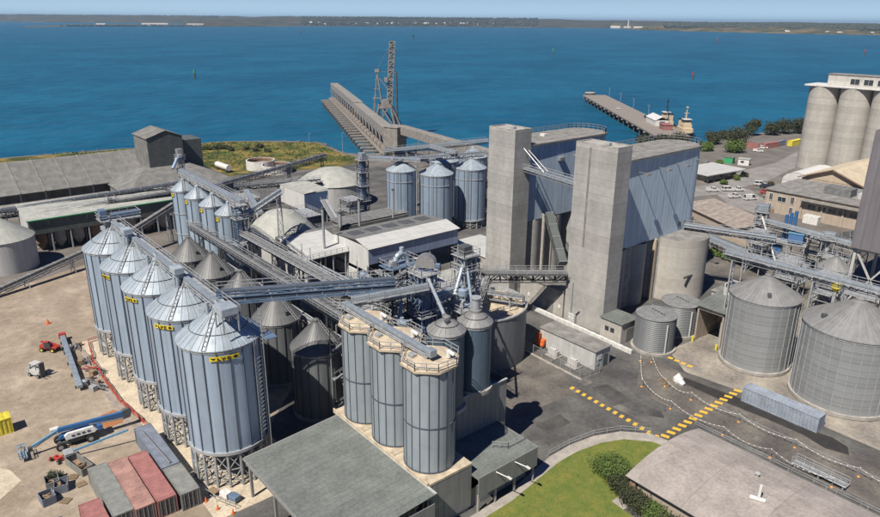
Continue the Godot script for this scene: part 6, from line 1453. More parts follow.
	for k in 8:
		var z := 16.3 - 4.6 * k
		var hp := MB.new(); hp.lathe(Vector3(-3.2, 0, z), [[0.5, 0.3], [1.9, 2.2], [1.9, 5.2]], 4, PI / 4, TAU + PI / 4); part(b, "hopper", hp, M.rust if k % 3 == 0 else M.concrete_plain)
	bx(b, "rear_wall", Vector3(-9, 2.6, 0), Vector3(0.3, 5.2, 38), M.fibro[1])
	# gallery of conveyors above these roofs
	conveyor("shed_conveyor", "long blue-grey conveyor crossing behind the dark-walled hopper shed", Vector3(-214, 9.8, -22), Vector3(-211, 11.4, -70), {"w": 1.0, "h": 0.6, "walk": 0.8, "sides": [1], "truss": 1.4, "mat": "slate", "truss_mat": "steel_dark", "deck_mat": "steel_dark", "legs": [0.02, 0.2, 0.4, 0.6, 0.8]})
	conveyor("shed_conveyor", "dark latticed conveyor before the hipped shed", Vector3(-208, 8.6, -27), Vector3(-204, 10.8, -66), {"w": 0.9, "h": 0.5, "walk": 0.8, "sides": [-1, 1], "truss": 1.2, "mat": "cover_old", "truss_mat": "steel_dark", "deck_mat": "steel_dark", "legs": [0.1, 0.5, 0.9]})
	conveyor("shed_conveyor", "long dark conveyor rising past the low dome tank towards the shore", Vector3(-207, 8.6, -70), Vector3(-216, 13.0, -124), {"w": 1.1, "h": 0.7, "walk": 0.8, "sides": [-1, 1], "truss": 1.4, "mat": "slate", "truss_mat": "steel_dark", "deck_mat": "steel_dark", "legs": [0.1, 0.4, 0.7, 0.97]})
	conveyor("yard_conveyor", "low pale inclined conveyor at the edge of the dirt yard", Vector3(-172.5, 1.2, -12), Vector3(-183.5, 4.8, -39), {"w": 1.1, "h": 0.7, "walk": 0.0, "mat": "cover_old", "truss": 0.8, "legs": [0.3, 0.7, 0.98]})
	conveyor("yard_conveyor", "inclined conveyor rising from dirt yard to the slim bins", Vector3(-181, 4.8, -40.0), Vector3(-190, 10.4, -60), {"w": 1.1, "h": 0.7, "walk": 0.0, "mat": "cover_old", "truss": 0.8, "legs": [0.3, 0.9]})
	for k in [["dark lattice walkway above the hopper shed's back edge", -217.0, 8.4, -24.0, -214.0, 9.6, -66.0], ["dark lattice walkway crossing to the hipped shed", -205.0, 10.6, -48.0, -224.0, 8.0, -52.0], ["dark lattice walkway between long conveyor and slim bins", -196.0, 9.0, -72.0, -176.0, 12.0, -66.0], ["dark lattice walkway past the white box house", -204.0, 9.6, -84.0, -192.0, 10.6, -108.0]]:
		conveyor("service_walkway", k[0], Vector3(k[1], k[2], k[3]), Vector3(k[4], k[5], k[6]), {"cat": "walkway", "w": 0.4, "h": 0.3, "walk": 0.8, "sides": [-1, 1], "truss": 1.0, "ribs": false, "mat": "slate", "truss_mat": "steel_dark", "deck_mat": "steel_dark", "legs": [0.15, 0.5, 0.85]})
	pipe_rack("pipe rack between the hopper shed and long storage shed", Vector3(-225, 6.0, -22), Vector3(-222, 6.4, -66), 5)
	pipe_rack("pipe rack beside the long dark conveyor towards the shore", Vector3(-202, 6.6, -70), Vector3(-212, 7.4, -112), 5)
	# white tank at the edge
	var t := thing("white_round_tank", "pale round tank with green-white cone roof beside the hopper shed", "tank", Vector3(-194.6, 0, -18.8))
	ring_of(t, "wall_panel", plate_mesh(7.3, 8.0, TAU / 16 * 0.995, 0.1), 16, "pale_wall"); ring_of(t, "roof_panel", sector_mesh(7.5, 8.0, 0.4, 13.0, TAU / 16, 0.05), 16, "pale_roof")
	# two low dome tanks
	for a in [["low wide pale tank with shallow dome roof near the shore", -199.0, -116.3, 11.2, 8.0, 12.6], ["low wide pale tank with dome roof beside the slim bins", -160.0, -77.6, 9.0, 6.6, 13.0]]:
		var d := thing("dome_tank", a[0], "tank", Vector3(a[1], 0, a[2]), 0, "two low dome tanks")
		ring_of(d, "wall_panel", plate_mesh(a[3], a[4], TAU / 20 * 0.995, 0.1), 20, "pale_wall")
		var n := 20
		for i in n:
			var m := MB.new(); var a0 := TAU * i / n; var a1 := TAU * (i + 1) / n
			m.lathe(V0, [[a[3] + 0.25, a[4]], [a[3] * 0.75, lerpf(a[4], a[5], 0.46)], [a[3] * 0.4, lerpf(a[4], a[5], 0.84)], [0.0, a[5]]], 2, a0, a1); part(d, "roof_panel", m, pick("pale_roof"))
	# old concrete rings and a white tanker in the field
	for a in [["roofless concrete ring tank nearer the head house", -266.5, -122.0, 5.9, 3.8], ["roofless concrete ring tank nearer the dome tank", -256.5, -124.4, 6.2, 3.2]]:
		var d := thing("ring_tank", a[0], "tank", Vector3(a[1], 0, a[2]), 0, "two roofless ring tanks"); var m := MB.new()
		m.lathe(V0, [[a[3], 0.0], [a[3], a[4]], [a[3] - 0.5, a[4]], [a[3] - 0.5, 0.1]], 36); part(d, "wall", m, M.white_paint)
		m = MB.new(); m.lathe(V0, [[a[3] - 0.52, 0.3], [0.0, 0.3]], 36); part(d, "floor", m, M.rust)
		m = MB.new(); m.lathe(V0, [[a[3] - 0.55, a[4] * 0.55], [a[3] - 0.55, a[4]], [a[3] - 0.7, a[4] * 0.8]], 36); part(d, "inner_band", m, M.rust)
	var wt := thing("white_tanker", "long white tank trailer parked before the shoreline field", "trailer", Vector3(-272, 0, -108), 0.05); var m2 := MB.new(); m2.tube(Vector3(-5.4, 2.0, 0), Vector3(5.4, 2.0, 0), 1.2, 16); part(wt, "tank", m2, M.white)
	bx(wt, "chassis", Vector3(0, 0.7, 0), Vector3(10.4, 0.3, 1.2), M.steel_dark)
	for x in [-5, -3.6, 4.6]:
		for z in [-1, 1]: wheel(wt, Vector3(x, 0.5, z), 0.5, 0.3)
	# light poles and shrubs in the field
	for a in [[-275, -150, "slim lamp pole in the coastal field beside the dome tank"], [-268, -163, "slim lamp pole near the jetty root"]]:
		var l := thing("lamp_pole", a[2], "lamp pole", Vector3(a[0], 0, a[1])); var b2 := MB.new(); b2.tube(V0, Vector3(0, 11, 0), 0.14, 8, 0.08); b2.beam(Vector3(0, 11, 0), Vector3(1.4, 11.2, 0), 0.1, 0.1); part(l, "pole", b2, M.steel); bx(l, "lamp_head", Vector3(1.5, 11.15, 0), Vector3(0.7, 0.16, 0.3), M.silver)
	var rr := RandomNumberGenerator.new(); rr.seed = 88
	for i in 14:
		var u := rr.randf(); var at := Vector3(-327, 0, -116).lerp(Vector3(-300, 0, -152), u) + Vector3(rr.randf_range(-5, 5), 0.1, rr.randf_range(-5, 5))
		tree("field_shrub", "low dark saltbush clump in the coastal field", "shrub", at, 1.3, rr.randf_range(3, 6), 0.1, 5, 160, 0.4, "leaf_dark", 500 + i, "saltbush in the coastal field")
	var gb := MB.new(); gb.coloured = true; var fp := PackedVector2Array([Vector2(-354, -60), Vector2(-338, -138), Vector2(-309, -171), Vector2(-278, -166), Vector2(-258, -166), Vector2(-258, -130), Vector2(-285, -100)])
	for i in 9000:
		var pt := Vector2(rr.randf_range(-354, -256), rr.randf_range(-171, -60))
		if not Geometry2D.is_point_in_polygon(pt, fp): continue
		var o := Vector3(pt.x, 0.03, pt.y); var ang := rr.randf() * TAU; var x := Vector3(cos(ang), 0, sin(ang)) * rr.randf_range(0.2, 0.6)
		var tt := rr.randf_range(0.7, 1.9); gb.tint = Color(tt * rr.randf_range(1.1, 2.0), tt * 1.05, tt * 0.8); gb.tri(o - x, o + x, o + Vector3(rr.randf_range(-0.3, 0.3), rr.randf_range(0.2, 0.6), rr.randf_range(-0.3, 0.3)))
	var go := part(self, "field_grass", gb, M.leaf); go.set_meta("kind", "stuff"); tag(go, "rough yellow-green tussock grass covering the coastal field", "grass")

func build_middle_buildings() -> void:
	# white-roofed intake building with blue front
	var s := thing("intake_building", "white-roofed intake building with deep blue front and open bay", "building", Vector3(-135.0, 0, -97.0))
	run(s, "blue_panel", Vector3(7.7, 5.2, 13.6), Vector3(0, 0, -27.4), Vector3(0, 3.9, 0), 0.14, 16, "front_blue", 0.02)
	run(s, "side_panel", Vector3(-7.8, 3.4, 13.6), Vector3(15.4, 0, 0), Vector3(0, 5.9, 0), 0.14, 6, "white_wall", 0.02)
	run(s, "roof_sheet", Vector3(8.2, 9.05, 14.0), Vector3(0, 0, -28.2), Vector3(-5.6, 1.25, 0), 0.12, 14, "pale_wall", 0.02)
	run(s, "roof_sheet", Vector3(2.6, 10.2, 14.0), Vector3(0, 0, -28.2), Vector3(-10.4, -0.9, 0), 0.12, 14, "cover_old", 0.02)
	for k in 5: bx(s, "roof_vent", Vector3(-2.6, 9.85, 10.5 - 5.2 * k), Vector3(3.2, 0.5, 3.4), M.steel_dark)
	for z in [14.0, 4.6, -4.6, -14.0]:
		bx(s, "column", Vector3(7.6, 2.4, z), Vector3(0.4, 4.8, 0.4), M.steel); bx(s, "column", Vector3(-7.4, 2.4, z), Vector3(0.4, 4.8, 0.4), M.steel)
	var br := MB.new(); br.lattice(Vector3(7.9, 4.6, -13.8), Vector3(4.0, 4.6, -13.8), Vector3(0, -4.5, 0), 2, 0.08); part(s, "bracing", br, M.steel)
	bx(s, "rear_wall", Vector3(-7.6, 2.3, 0), Vector3(0.2, 4.6, 28), M.fibro[1])
	bx(s, "low_wall", Vector3(-2, 1.3, 13.8), Vector3(10, 2.6, 0.3), M.white_wall[0])
	run(s, "louvre_slat", Vector3(-8.6, 1.0, 12.2), Vector3(0, 8.0, 0), Vector3(0, 0, -4.0), 0.2, 12, "cover_old", 0.12)
	# pale flat-roofed store behind
	s = thing("pale_store", "pale store with wide light roof beside low dome tank", "building", Vector3(-145.6, 0, -84.0))
	run(s, "roof_sheet", Vector3(10.0, 6.4, 12.4), Vector3(0, 0, -13.2), Vector3(-14.0, 1.9, 0), 0.14, 6, "pale_wall", 0.02)
	run(s, "roof_sheet", Vector3(-4.0, 8.3, 12.4), Vector3(0, 0, -40.0), Vector3(-1.8, 0.05, 0), 0.14, 12, "cover_old", 0.02)
	run(s, "roof_sheet", Vector3(-5.8, 8.35, -6.0), Vector3(0, 0, -22.0), Vector3(-5.4, 0.15, 0), 0.14, 8, "cover_old", 0.02)
	run(s, "wall_panel", Vector3(-4.0, 0.2, 12.3), Vector3(13.9, 0, 0), Vector3(0, 6.1, 0), 0.14, 8, "pale_wall", 0.02)
	run(s, "wall_panel", Vector3(-5.8, 0.2, 12.3), Vector3(1.7, 0, 0), Vector3(0, 8.1, 0), 0.14, 2, "cover_old", 0.02)
	for z in [12.0, 8.6, 5.2, 1.8, -0.6]: bx(s, "column", Vector3(9.7, 3.1, z), Vector3(0.25, 6.2, 0.25), M.steel)
	bx(s, "inner_wall", Vector3(-3.6, 3.8, 5.8), Vector3(0.2, 7.6, 13.0), M.pale_wall[1])
	bx(s, "rear_block", Vector3(-7.0, 4.0, -17), Vector3(6.6, 8.0, 21), M.fibro[1])
	var rl := MB.new(); rl.rail([Vector3(9.8, 6.6, 12.2), Vector3(9.8, 6.6, -0.6)], 1.0, 1.6, 0.04); rl.rail([Vector3(-3.8, 8.4, 12.2), Vector3(9.8, 6.6, 12.2)], 1.0, 1.6, 0.04); part(s, "handrail", rl, M.steel)
	for a in [[-139.5, -78.6, 0.0, 17.2, 0.3, "tall slim grey flue standing before the pale store"], [-146.0, -93.0, 8.6, 15.6, 0.32, "grey flue on the roof strip of the pale store"], [-149.0, -89.0, 8.4, 12.2, 0.4, "short stubby grey flue on the pale store roof"], [-147.0, -104.5, 8.6, 16.4, 0.26, "grey flue at the galvanised bin end of the roof strip"]]:
		var f := thing("flue", a[5], "flue", Vector3(a[0], a[2], a[1])); var m := MB.new(); m.tube(V0, Vector3(0, a[3] - a[2], 0), a[4], 10); part(f, "pipe", m, M.steel)
		m = MB.new(); m.tube(Vector3(0, a[3] - a[2] - 0.1, 0), Vector3(0, a[3] - a[2] + 0.25, 0), a[4] * 1.35, 10); part(f, "cap", m, M.steel_dark)
	# white box house on steel frame by the dome tank
	s = thing("white_conveyor_house", "white sheet-clad box house with blue end beside low dome tank", "building", Vector3(-187.5, 0, -99.6))
	run(s, "side_panel", Vector3(-8.0, 4.6, 4.0), Vector3(15.4, 0, 0), Vector3(0, 5.4, 0), 0.12, 6, "white_wall", 0.02)
	run(s, "end_panel", Vector3(7.4, 4.6, 4.0), Vector3(0, 0, -8.0), Vector3(0, 5.4, 0), 0.12, 4, "navy_clad", 0.02)
	run(s, "roof_sheet", Vector3(-8.2, 10.05, 4.2), Vector3(15.8, 0, 0), Vector3(0, 0.5, -8.4), 0.12, 6, "pale_roof", 0.02)
	for x in [-7.5, 0, 7]:
		for z in [-3.6, 3.6]: bx(s, "leg", Vector3(x, 2.3, z), Vector3(0.3, 4.6, 0.3), M.steel)
	conveyor("stair_flight", "steel stair flight dropping from the white box house", Vector3(-180, 7.4, -102), Vector3(-169, 2.0, -100.4), {"cat": "stairs", "w": 0.3, "h": 0.2, "walk": 1.0, "sides": [-1, 1], "mat": "cover_old", "truss": 0.5, "truss_mat": "steel_dark"})
	# galvanised bins by the concrete towers
	var gl := ["galvanised bin nearest the dark latticed tower by the shore", "galvanised bin in the middle of the front three by the shore", "galvanised bin beside the concrete tower", "galvanised bin of the back pair, middle", "galvanised bin of the back pair beside the concrete tower"]
	var gp := [[-155.5, -113.6, 4.15, 19.4], [-150.7, -122.6, 4.8, 18.0], [-150.6, -135.8, 4.6, 18.0], [-164.0, -136.4, 4.6, 18.0], [-163.8, -148.6, 4.6, 18.0]]
	for i in 5:
		var a: Array = gp[i]
		silo("shore_silo", gl[i], "silo", Vector3(a[0], 0, a[1]), {"r": a[2], "base": 2.6 if i == 2 else 0.5, "eave": a[3], "peak": a[3] + 2.6, "walls": 14, "roofs": 24, "wall": "galv", "roof": "galv_roof", "ladder": 0.9, "cap": 0.4, "stiff_w": 0.12, "mid": [a[3] - 3.0]}, "galvanised bins by the shore")
	conveyor("roof_conveyor", "blue-grey conveyor gallery across the tops of front shore bins", Vector3(-155.5, 22.3, -110.5), Vector3(-151.0, 21.6, -141.0), {"w": 0.9, "h": 0.6, "walk": 0.8, "sides": [-1, 1], "truss": 0.8})
	conveyor("roof_conveyor", "blue-grey conveyor gallery behind, over the back pair of shore bins", Vector3(-176, 20.6, -122.0), Vector3(-163.0, 22.4, -154.0), {"w": 0.9, "h": 0.6, "walk": 0.8, "sides": [-1, 1], "truss": 0.8, "legs": [0.3]})
	conveyor("link_conveyor", "thin grey cross conveyor linking the two shore bin galleries", Vector3(-163.0, 22.8, -131.0), Vector3(-150.5, 22.8, -130.0), {"w": 1.0, "h": 0.7, "walk": 0.8, "truss": 0.8})
	conveyor("roof_conveyor", "pale sheet conveyor sloping over the first shore bin", Vector3(-161.5, 22.6, -107.0), Vector3(-151.5, 22.2, -117.5), {"w": 2.4, "h": 0.5, "walk": 0.0, "truss": 0.3})
	var e := platform("elevator_tower", "dark blue latticed elevator tower between dome tank and shore bins", Vector3(-164.6, 0, -106.5), 2.4, 2.4, [5, 9.5, 14, 18, 21.5], {"cat": "elevator tower", "mat": "steel_dark"})
	bx(e, "leg_casing", Vector3(0, 10.5, 0), Vector3(1.6, 21, 1.4), M.navy_clad[0])
	bx(e, "head", Vector3(0, 22.7, 0), Vector3(2.0, 1.8, 1.6), M.cover[0])
	platform("process_platform", "tangled steel deck at the foot of the dark blue elevator tower", Vector3(-163.5, 0, -101.5), 5.0, 4.0, [4, 8, 11], {"mat": "steel_dark"})
	platform("process_platform", "steel frame behind the slim bins with cross bracing", Vector3(-166, 0, -88.5), 8.0, 4.0, [4.5, 8.5], {"mat": "steel_dark"})
	platform("process_platform", "steel frame beside the head of the long dark conveyor", Vector3(-196, 0, -84), 8.0, 5.0, [4.5, 8.0], {"mat": "steel_dark"})
	# low roofs between
	s = thing("low_pale_roof", "low flat pale roof beside the galvanised shore bins", "building", Vector3(-125, 0, -118)); bx(s, "roof", Vector3(0, 3.4, 0), Vector3(16, 0.3, 12), M.pale_wall[1]); bx(s, "wall", Vector3(0, 1.6, 0), Vector3(15.4, 3.2, 11.4), M.concrete_plain)
	s = thing("low_grey_roof", "low flat grey roof before the intake building's open bay", "building", Vector3(-113.5, 0, -98)); bx(s, "roof", Vector3(0, 3.0, 0), Vector3(9, 0.3, 13), M.pale_roof[1]); bx(s, "wall", Vector3(0, 1.4, 0), Vector3(8.6, 2.8, 12.6), M.concrete_plain)

func build_right_background() -> void:
	# old concrete silos with white cap and gallery
	var s := thing("old_concrete_silos", "row of ribbed old concrete silos with white cap beam", "silo block", Vector3(-124.4, 0, -311))
	for i in 6:
		var x := 12.3 * i
		for k in 14:
			var b := MB.new(); var y0 := 34.6 * k / 14.0; var y1 := 34.6 * (k + 1) / 14.0
			b.lathe(Vector3(x, 0, 0), [[6.1, y0], [6.15, y0 + 0.06], [6.15, y1 - 0.06], [6.1, y1]], 28); part(s, "pour_ring", b, M.concrete_old)
	bx(s, "cap_beam", Vector3(30.7, 34.95, 0), Vector3(74.2, 0.6, 12.5), M.white_paint)
	bx(s, "gallery", Vector3(37, 37.4, -1), Vector3(72, 4.2, 7.0), M.concrete_pale)
	bx(s, "gallery_roof", Vector3(37, 39.6, -1), Vector3(72.6, 0.25, 7.6), M.roof_grit)
	windows(s, Vector3(9, 36.0, 2.55), Vector3(1, 0, 0), 8, 5.0, 3.4, 2.2, Vector3(0, 0, 1))
	# brown office works
	s = thing("brown_works", "two-storey brown-cream works building with flat grey roof", "building", Vector3(-86, 0, -236))
	bx(s, "wall", Vector3(0, 3.7, 0), Vector3(33, 7.4, 23), M.brown_wall[0]); bx(s, "roof", Vector3(0.5, 7.6, 0), Vector3(34.5, 0.4, 24), M.roof_grit)
	bx(s, "awning", Vector3(6, 6.4, 12.6), Vector3(21, 0.3, 2.2), M.roof_grit)
	windows(s, Vector3(-3, 3.6, 11.56), Vector3(1, 0, 0), 6, 3.1, 2.5, 1.5, Vector3(0, 0, 1)); windows(s, Vector3(-15.6, 4.2, 11.56), Vector3(1, 0, 0), 1, 2.0, 1.0, 2.2, Vector3(0, 0, 1)); windows(s, Vector3(-12.6, 4.2, 11.56), Vector3(1, 0, 0), 1, 3.2, 2.6, 1.6, Vector3(0, 0, 1)); windows(s, Vector3(-8.6, 4.2, 11.56), Vector3(1, 0, 0), 1, 2.0, 1.0, 2.2, Vector3(0, 0, 1))
	windows(s, Vector3(-15.6, 0.9, 11.56), Vector3(1, 0, 0), 1, 2.0, 1.0, 2.0, Vector3(0, 0, 1)); windows(s, Vector3(-8.6, 0.9, 11.56), Vector3(1, 0, 0), 1, 2.0, 1.0, 2.0, Vector3(0, 0, 1))
	for x in [-4.5, 1.8, 8.0, 14.2]: bx(s, "pilaster", Vector3(x, 3.4, 11.6), Vector3(0.5, 6.8, 0.5), M.brown_wall[2])
	bx(s, "plant_room", Vector3(2.5, 9.0, 2), Vector3(8, 2.6, 5), M.cover_old[0]); bx(s, "air_unit", Vector3(9.6, 8.6, 2), Vector3(3, 1.6, 3), M.pale_wall[0]); bx(s, "air_unit", Vector3(13.4, 8.4, 3), Vector3(2.4, 1.2, 2.4), M.steel)
	bx(s, "site_hut", Vector3(0.5, 1.3, 14.6), Vector3(4.5, 2.6, 2.6), M.white)
	# cream gabled shed and white vault
	s = thing("cream_shed", "cream gabled shed with ribbed cream roof below the old silos", "shed", Vector3(-92.5, 0, -270))
	bx(s, "wall", Vector3(0, 4.0, 0), Vector3(20, 8.0, 40), M.beige_wall)
	for sd in [-1, 1]:
		if sd > 0: run(s, "roof_sheet", Vector3(11, 8.0, 21), Vector3(0, 0, -42), Vector3(-11, 4.2, 0), 0.15, 14, "beige_roof", 0.06)
		else: run(s, "roof_sheet", Vector3(0, 12.2, 21), Vector3(0, 0, -42), Vector3(-11, -4.2, 0), 0.15, 14, "beige_roof", 0.06)
	var g := MB.new(); g.tri(Vector3(-10, 8.0, 20.1), Vector3(10, 8.0, 20.1), Vector3(0, 11.9, 20.1)); part(s, "gable", g, M.beige_wall)
	var bg := MB.new(); bg.beam(Vector3(-11, 8.05, 21.15), Vector3(0, 12.3, 21.15), 0.3, 0.35); bg.beam(Vector3(11, 8.05, 21.15), Vector3(0, 12.3, 21.15), 0.3, 0.35); part(s, "barge_board", bg, M.rust)
	s = thing("white_vault_shed", "white curved-roof shed beside the cream gabled shed", "shed", Vector3(-110, 0, -276))
	for k in 10:
		var m := MB.new(); var z0 := 12.0 - 2.4 * k
		for j in 8:
			var t0 := PI * j / 8; var t1 := PI * (j + 1) / 8
			m.quad(Vector3(cos(t0) * 5.5, 3 + sin(t0) * 3.4, z0), Vector3(cos(t0) * 5.5, 3 + sin(t0) * 3.4, z0 - 2.36), Vector3(cos(t1) * 5.5, 3 + sin(t1) * 3.4, z0 - 2.36), Vector3(cos(t1) * 5.5, 3 + sin(t1) * 3.4, z0))
		part(s, "roof_sheet", m, M.white)
	bx(s, "wall", Vector3(0, 1.5, 0), Vector3(10.8, 3.0, 23.6), M.white_wall[0]); var wg := MB.new(); wg.lathe(V0, [[0.01, 0], [0.02, 0]], 3)
	var fg := MB.new()
	for j in 8:
		var t0 := PI * j / 8; var t1 := PI * (j + 1) / 8; fg.tri(Vector3(0, 3, 11.9), Vector3(cos(t0) * 5.4, 3 + sin(t0) * 3.3, 11.9), Vector3(cos(t1) * 5.4, 3 + sin(t1) * 3.3, 11.9))
	part(s, "gable", fg, M.white_wall[1])
	# mauve-grey loading house on trestle legs
	s = thing("loading_house", "tall mauve-grey clad loading house raised on braced legs", "building", Vector3(-40, 0, -168))
	run(s, "wall_panel", Vector3(-12.6, 13.4, 8), Vector3(26, 0, 0), Vector3(0, 25.5, 0), 0.2, 14, "mauve", 0.02); run(s, "wall_panel", Vector3(-12.6, 13.4, -8), Vector3(0, 0, 16), Vector3(0, 25.5, 0), 0.2, 9, "mauve", 0.02)
	bx(s, "core", Vector3(0.6, 26, 0), Vector3(25.4, 24.8, 15.4), M.mauve[1]); bx(s, "tan_strip", Vector3(-1.4, 26, 8.24), Vector3(1.2, 25.4, 0.1), M.tan_clad)
	for x in [-12, -4, 4, 12]:
		for z in [-7, 7]: bx(s, "leg", Vector3(x, 6.7, z), Vector3(0.6, 13.4, 0.6), M.pale_wall[1])
	var lb := MB.new()
	for i in 3: lb.xbrace(Vector3(-12 + 8 * i, 0, 7), Vector3(-4 + 8 * i, 0, 7), 0.4, 13.0, 0.18)
	part(s, "bracing", lb, M.pale_wall[1])
	# transfer towers and blue filter
	var e := platform("elevator_tower", "braced elevator tower with railed top deck beside the brown works", Vector3(-78.2, 0, -171.5), 2.4, 3.0, [7.0, 11.0, 14.0], {"cat": "elevator tower", "mat": "steel", "turn": 0.3})
	bx(e, "leg_casing", Vector3(0.3, 7, 0), Vector3(0.7, 14, 1.0), M.navy_clad[1]); bx(e, "leg_casing", Vector3(-0.9, 7, 0), Vector3(0.5, 14, 0.8), M.steel); bx(e, "drive_house", Vector3(0, 15.0, 0), Vector3(2.6, 1.6, 2.2), M.cover[1]); bx(e, "motor", Vector3(2.0, 14.6, 0.4), Vector3(1.0, 0.8, 0.8), M.timber)
	var f := thing("dust_filter", "blue dust filter with twin upright stacks on a steel deck", "dust filter", Vector3(-70.6, 0, -172.4), 0.2)
	bx(f, "deck", Vector3(0, 7.6, 0), Vector3(8.4, 0.2, 5.4), M.steel); bx(f, "filter_body", Vector3(1.4, 9.2, 0.8), Vector3(3.4, 2.2, 2.6), M.filter_blue); bx(f, "filter_roof", Vector3(1.4, 10.4, 0.8), Vector3(3.7, 0.2, 2.9), M.pale_blue)
	for x in [-1.9, -0.9, 0.1]:
		var fm := MB.new(); fm.tube(Vector3(x, 7.8, -0.8), Vector3(x, 15.4 - absf(x) * 0.7, -0.8), 0.42, 10); part(f, "stack", fm, M.lift_blue)
	for x in [-3.8, 0.0, 3.8]:
		for z in [-2.4, 2.4]: bx(f, "leg", Vector3(x, 3.8, z), Vector3(0.28, 7.6, 0.28), M.steel)
	bx(f, "hopper_box", Vector3(-2.6, 4.4, 0.6), Vector3(2.0, 5.0, 2.0), M.lift_blue)
	var fbr := MB.new()
	for x in [-3.8, 0.0]: fbr.xbrace(Vector3(x, 0, 2.4), Vector3(x + 3.8, 0, 2.4), 0.3, 7.2, 0.07)
	part(f, "bracing", fbr, M.steel)
	var fr := MB.new(); fr.rail([Vector3(-4.2, 7.7, 2.7), Vector3(4.2, 7.7, 2.7), Vector3(4.2, 7.7, -2.7), Vector3(-4.2, 7.7, -2.7), Vector3(-4.2, 7.7, 2.7)], 1.1, 1.2, 0.05); part(f, "handrail", fr, M.steel)
	spout("bright white inclined pipe before the blue dust filter", Vector3(-77.4, 13.2, -169.5), Vector3(-71.0, 2.6, -167.5), 0.26, "white_wall")
	e = platform("elevator_tower", "grey braced tower before the brown works' awning", Vector3(-62.4, 0, -174.0), 2.6, 3.0, [6.0, 10.0], {"cat": "elevator tower", "mat": "steel", "turn": 0.3})
	bx(e, "drive_house", Vector3(0, 11.0, 0), Vector3(2.4, 1.4, 2.0), M.cover[2]); bx(e, "leg_casing", Vector3(0, 5.5, 0), Vector3(0.8, 11, 0.9), M.steel)
	conveyor("link_conveyor", "grey bridge conveyor from the blue-clad wall to braced tower", Vector3(-81.0, 15.4, -139.5), Vector3(-63.5, 15.0, -147.6), {"w": 0.9, "h": 0.5, "walk": 0.7, "sides": [-1, 1], "truss": 0.9, "legs": [0.7]})
	conveyor("link_conveyor", "grey railed conveyor linking the two braced towers", Vector3(-77.5, 11.8, -171.0), Vector3(-56.0, 9.6, -175.0), {"w": 1.1, "h": 0.7, "walk": 0.9, "truss": 1.2, "legs": [0.5, 0.95]})
	conveyor("incline_conveyor", "brown-grey inclined gallery climbing towards the mauve loading house", Vector3(-72, 3.0, -196.0), Vector3(-52, 13.0, -181.0), {"w": 1.8, "h": 1.4, "walk": 0.0, "mat": "cover_old", "truss": 0.9, "legs": [0.3, 0.7]})
	silo("small_dome_silo", "small grey round silo with cone roof before the mauve loading house", "silo", Vector3(-55.8, 0, -162.0), {"r": 3.4, "base": 0.3, "eave": 7.4, "peak": 9.9, "walls": 12, "roofs": 28, "wall": "tank_steel", "roof": "tank_roof", "cap": 0.35, "stiff_mat": "steel"})
	for a in [[-62.0, -156.0, 4.5, 3.0, [4.0, 7.5], "steel deck with pipework behind the first grain tank"], [-52.0, -151.0, 5.0, 3.5, [5.0, 9.0], "steel deck with pipework behind the larger grain tank"], [-66.5, -163.0, 4.0, 3.0, [3.5, 6.5], "low steel deck below the white inclined pipe"], [-44.0, -146.0, 5.0, 4.0, [4.5, 8.5], "steel deck beside the mauve loading house legs"], [-74.5, -164.0, 3.4, 3.0, [4.0, 8.0, 11.0], "slim steel frame before the braced elevator tower"], [-58.5, -169.5, 4.0, 3.0, [3.5, 7.0], "steel frame behind the small cone-roof silo"], [-66.8, -177.5, 3.6, 3.0, [4.5, 8.5], "steel frame behind the blue dust filter"], [-57.0, -141.0, 3.6, 2.6, [5.0, 9.5, 13.0], "tall steel frame between the grain tanks and small silo"]]:
		platform("process_platform", a[5], Vector3(a[0], 0, a[1]), a[2], a[3], a[4], {"mat": "steel"})
	var hb := thing("yellow_hopper", "small yellow hopper between the two grain tanks", "hopper", Vector3(-49.2, 0, -146.0)); var hm := MB.new(); hm.lathe(Vector3(0, 7.4, 0), [[0.3, 0.0], [1.0, 1.0], [1.0, 1.8], [0, 1.8]], 10); part(hb, "hopper", hm, M.yellow); bx(hb, "stand", Vector3(0, 3.7, 0), Vector3(0.6, 7.4, 0.6), M.steel)
	var rd := thing("red_drum_truck", "small red and white vehicle among the decks by grain tanks", "truck", Vector3(-61.5, 0, -171.0), 0.8); bx(rd, "body", Vector3(0, 1.3, 0), Vector3(2.6, 1.4, 1.9), M.red); bx(rd, "cab", Vector3(-1.9, 1.4, 0), Vector3(1.2, 1.7, 1.9), M.white); bx(rd, "windscreen", Vector3(-2.52, 1.7, 0), Vector3(0.06, 0.7, 1.6), M.glass)
	for x in [-1.6, 0.9]:
		for z in [-0.9, 0.9]: wheel(rd, Vector3(x, 0.45, z), 0.45, 0.3)
	# low buildings and walls beside the road
	s = thing("gatehouse", "low flat-roofed gatehouse with deep eaves beside the road", "building", Vector3(-141.5, 0, -258), -0.12)
	bx(s, "roof", Vector3(0, 3.3, 0), Vector3(16, 0.4, 24), M.pale_wall[1]); bx(s, "wall", Vector3(-1, 1.5, 0), Vector3(12, 3.0, 20), M.brown_wall[3]); windows(s, Vector3(5.05, 0.8, 9.5), Vector3(0, 0, -1), 7, 2.7, 2.0, 1.6, Vector3(1, 0, 0))
	for z in [-11, -5, 1, 7, 11]: bx(s, "post", Vector3(7.4, 1.55, z), Vector3(0.25, 3.1, 0.25), M.steel_dark)
	s = thing("long_low_shed", "long low shed with faded pink-brown roof behind the road-side block", "shed", Vector3(-103, 0, -199.5), -0.47)
	run(s, "roof_sheet", Vector3(-15, 2.9, 6.4), Vector3(30, 0, 0), Vector3(0, 0.9, -12.8), 0.16, 12, "pink_roof", 0.03); bx(s, "wall", Vector3(0, 1.4, 0), Vector3(29, 2.8, 11.6), M.brown_wall[1])
	s = thing("walled_bay", "low walled storage bay on the rear yard behind concrete cylinder", "wall", Vector3(-90, 0.03, -184), -0.3)
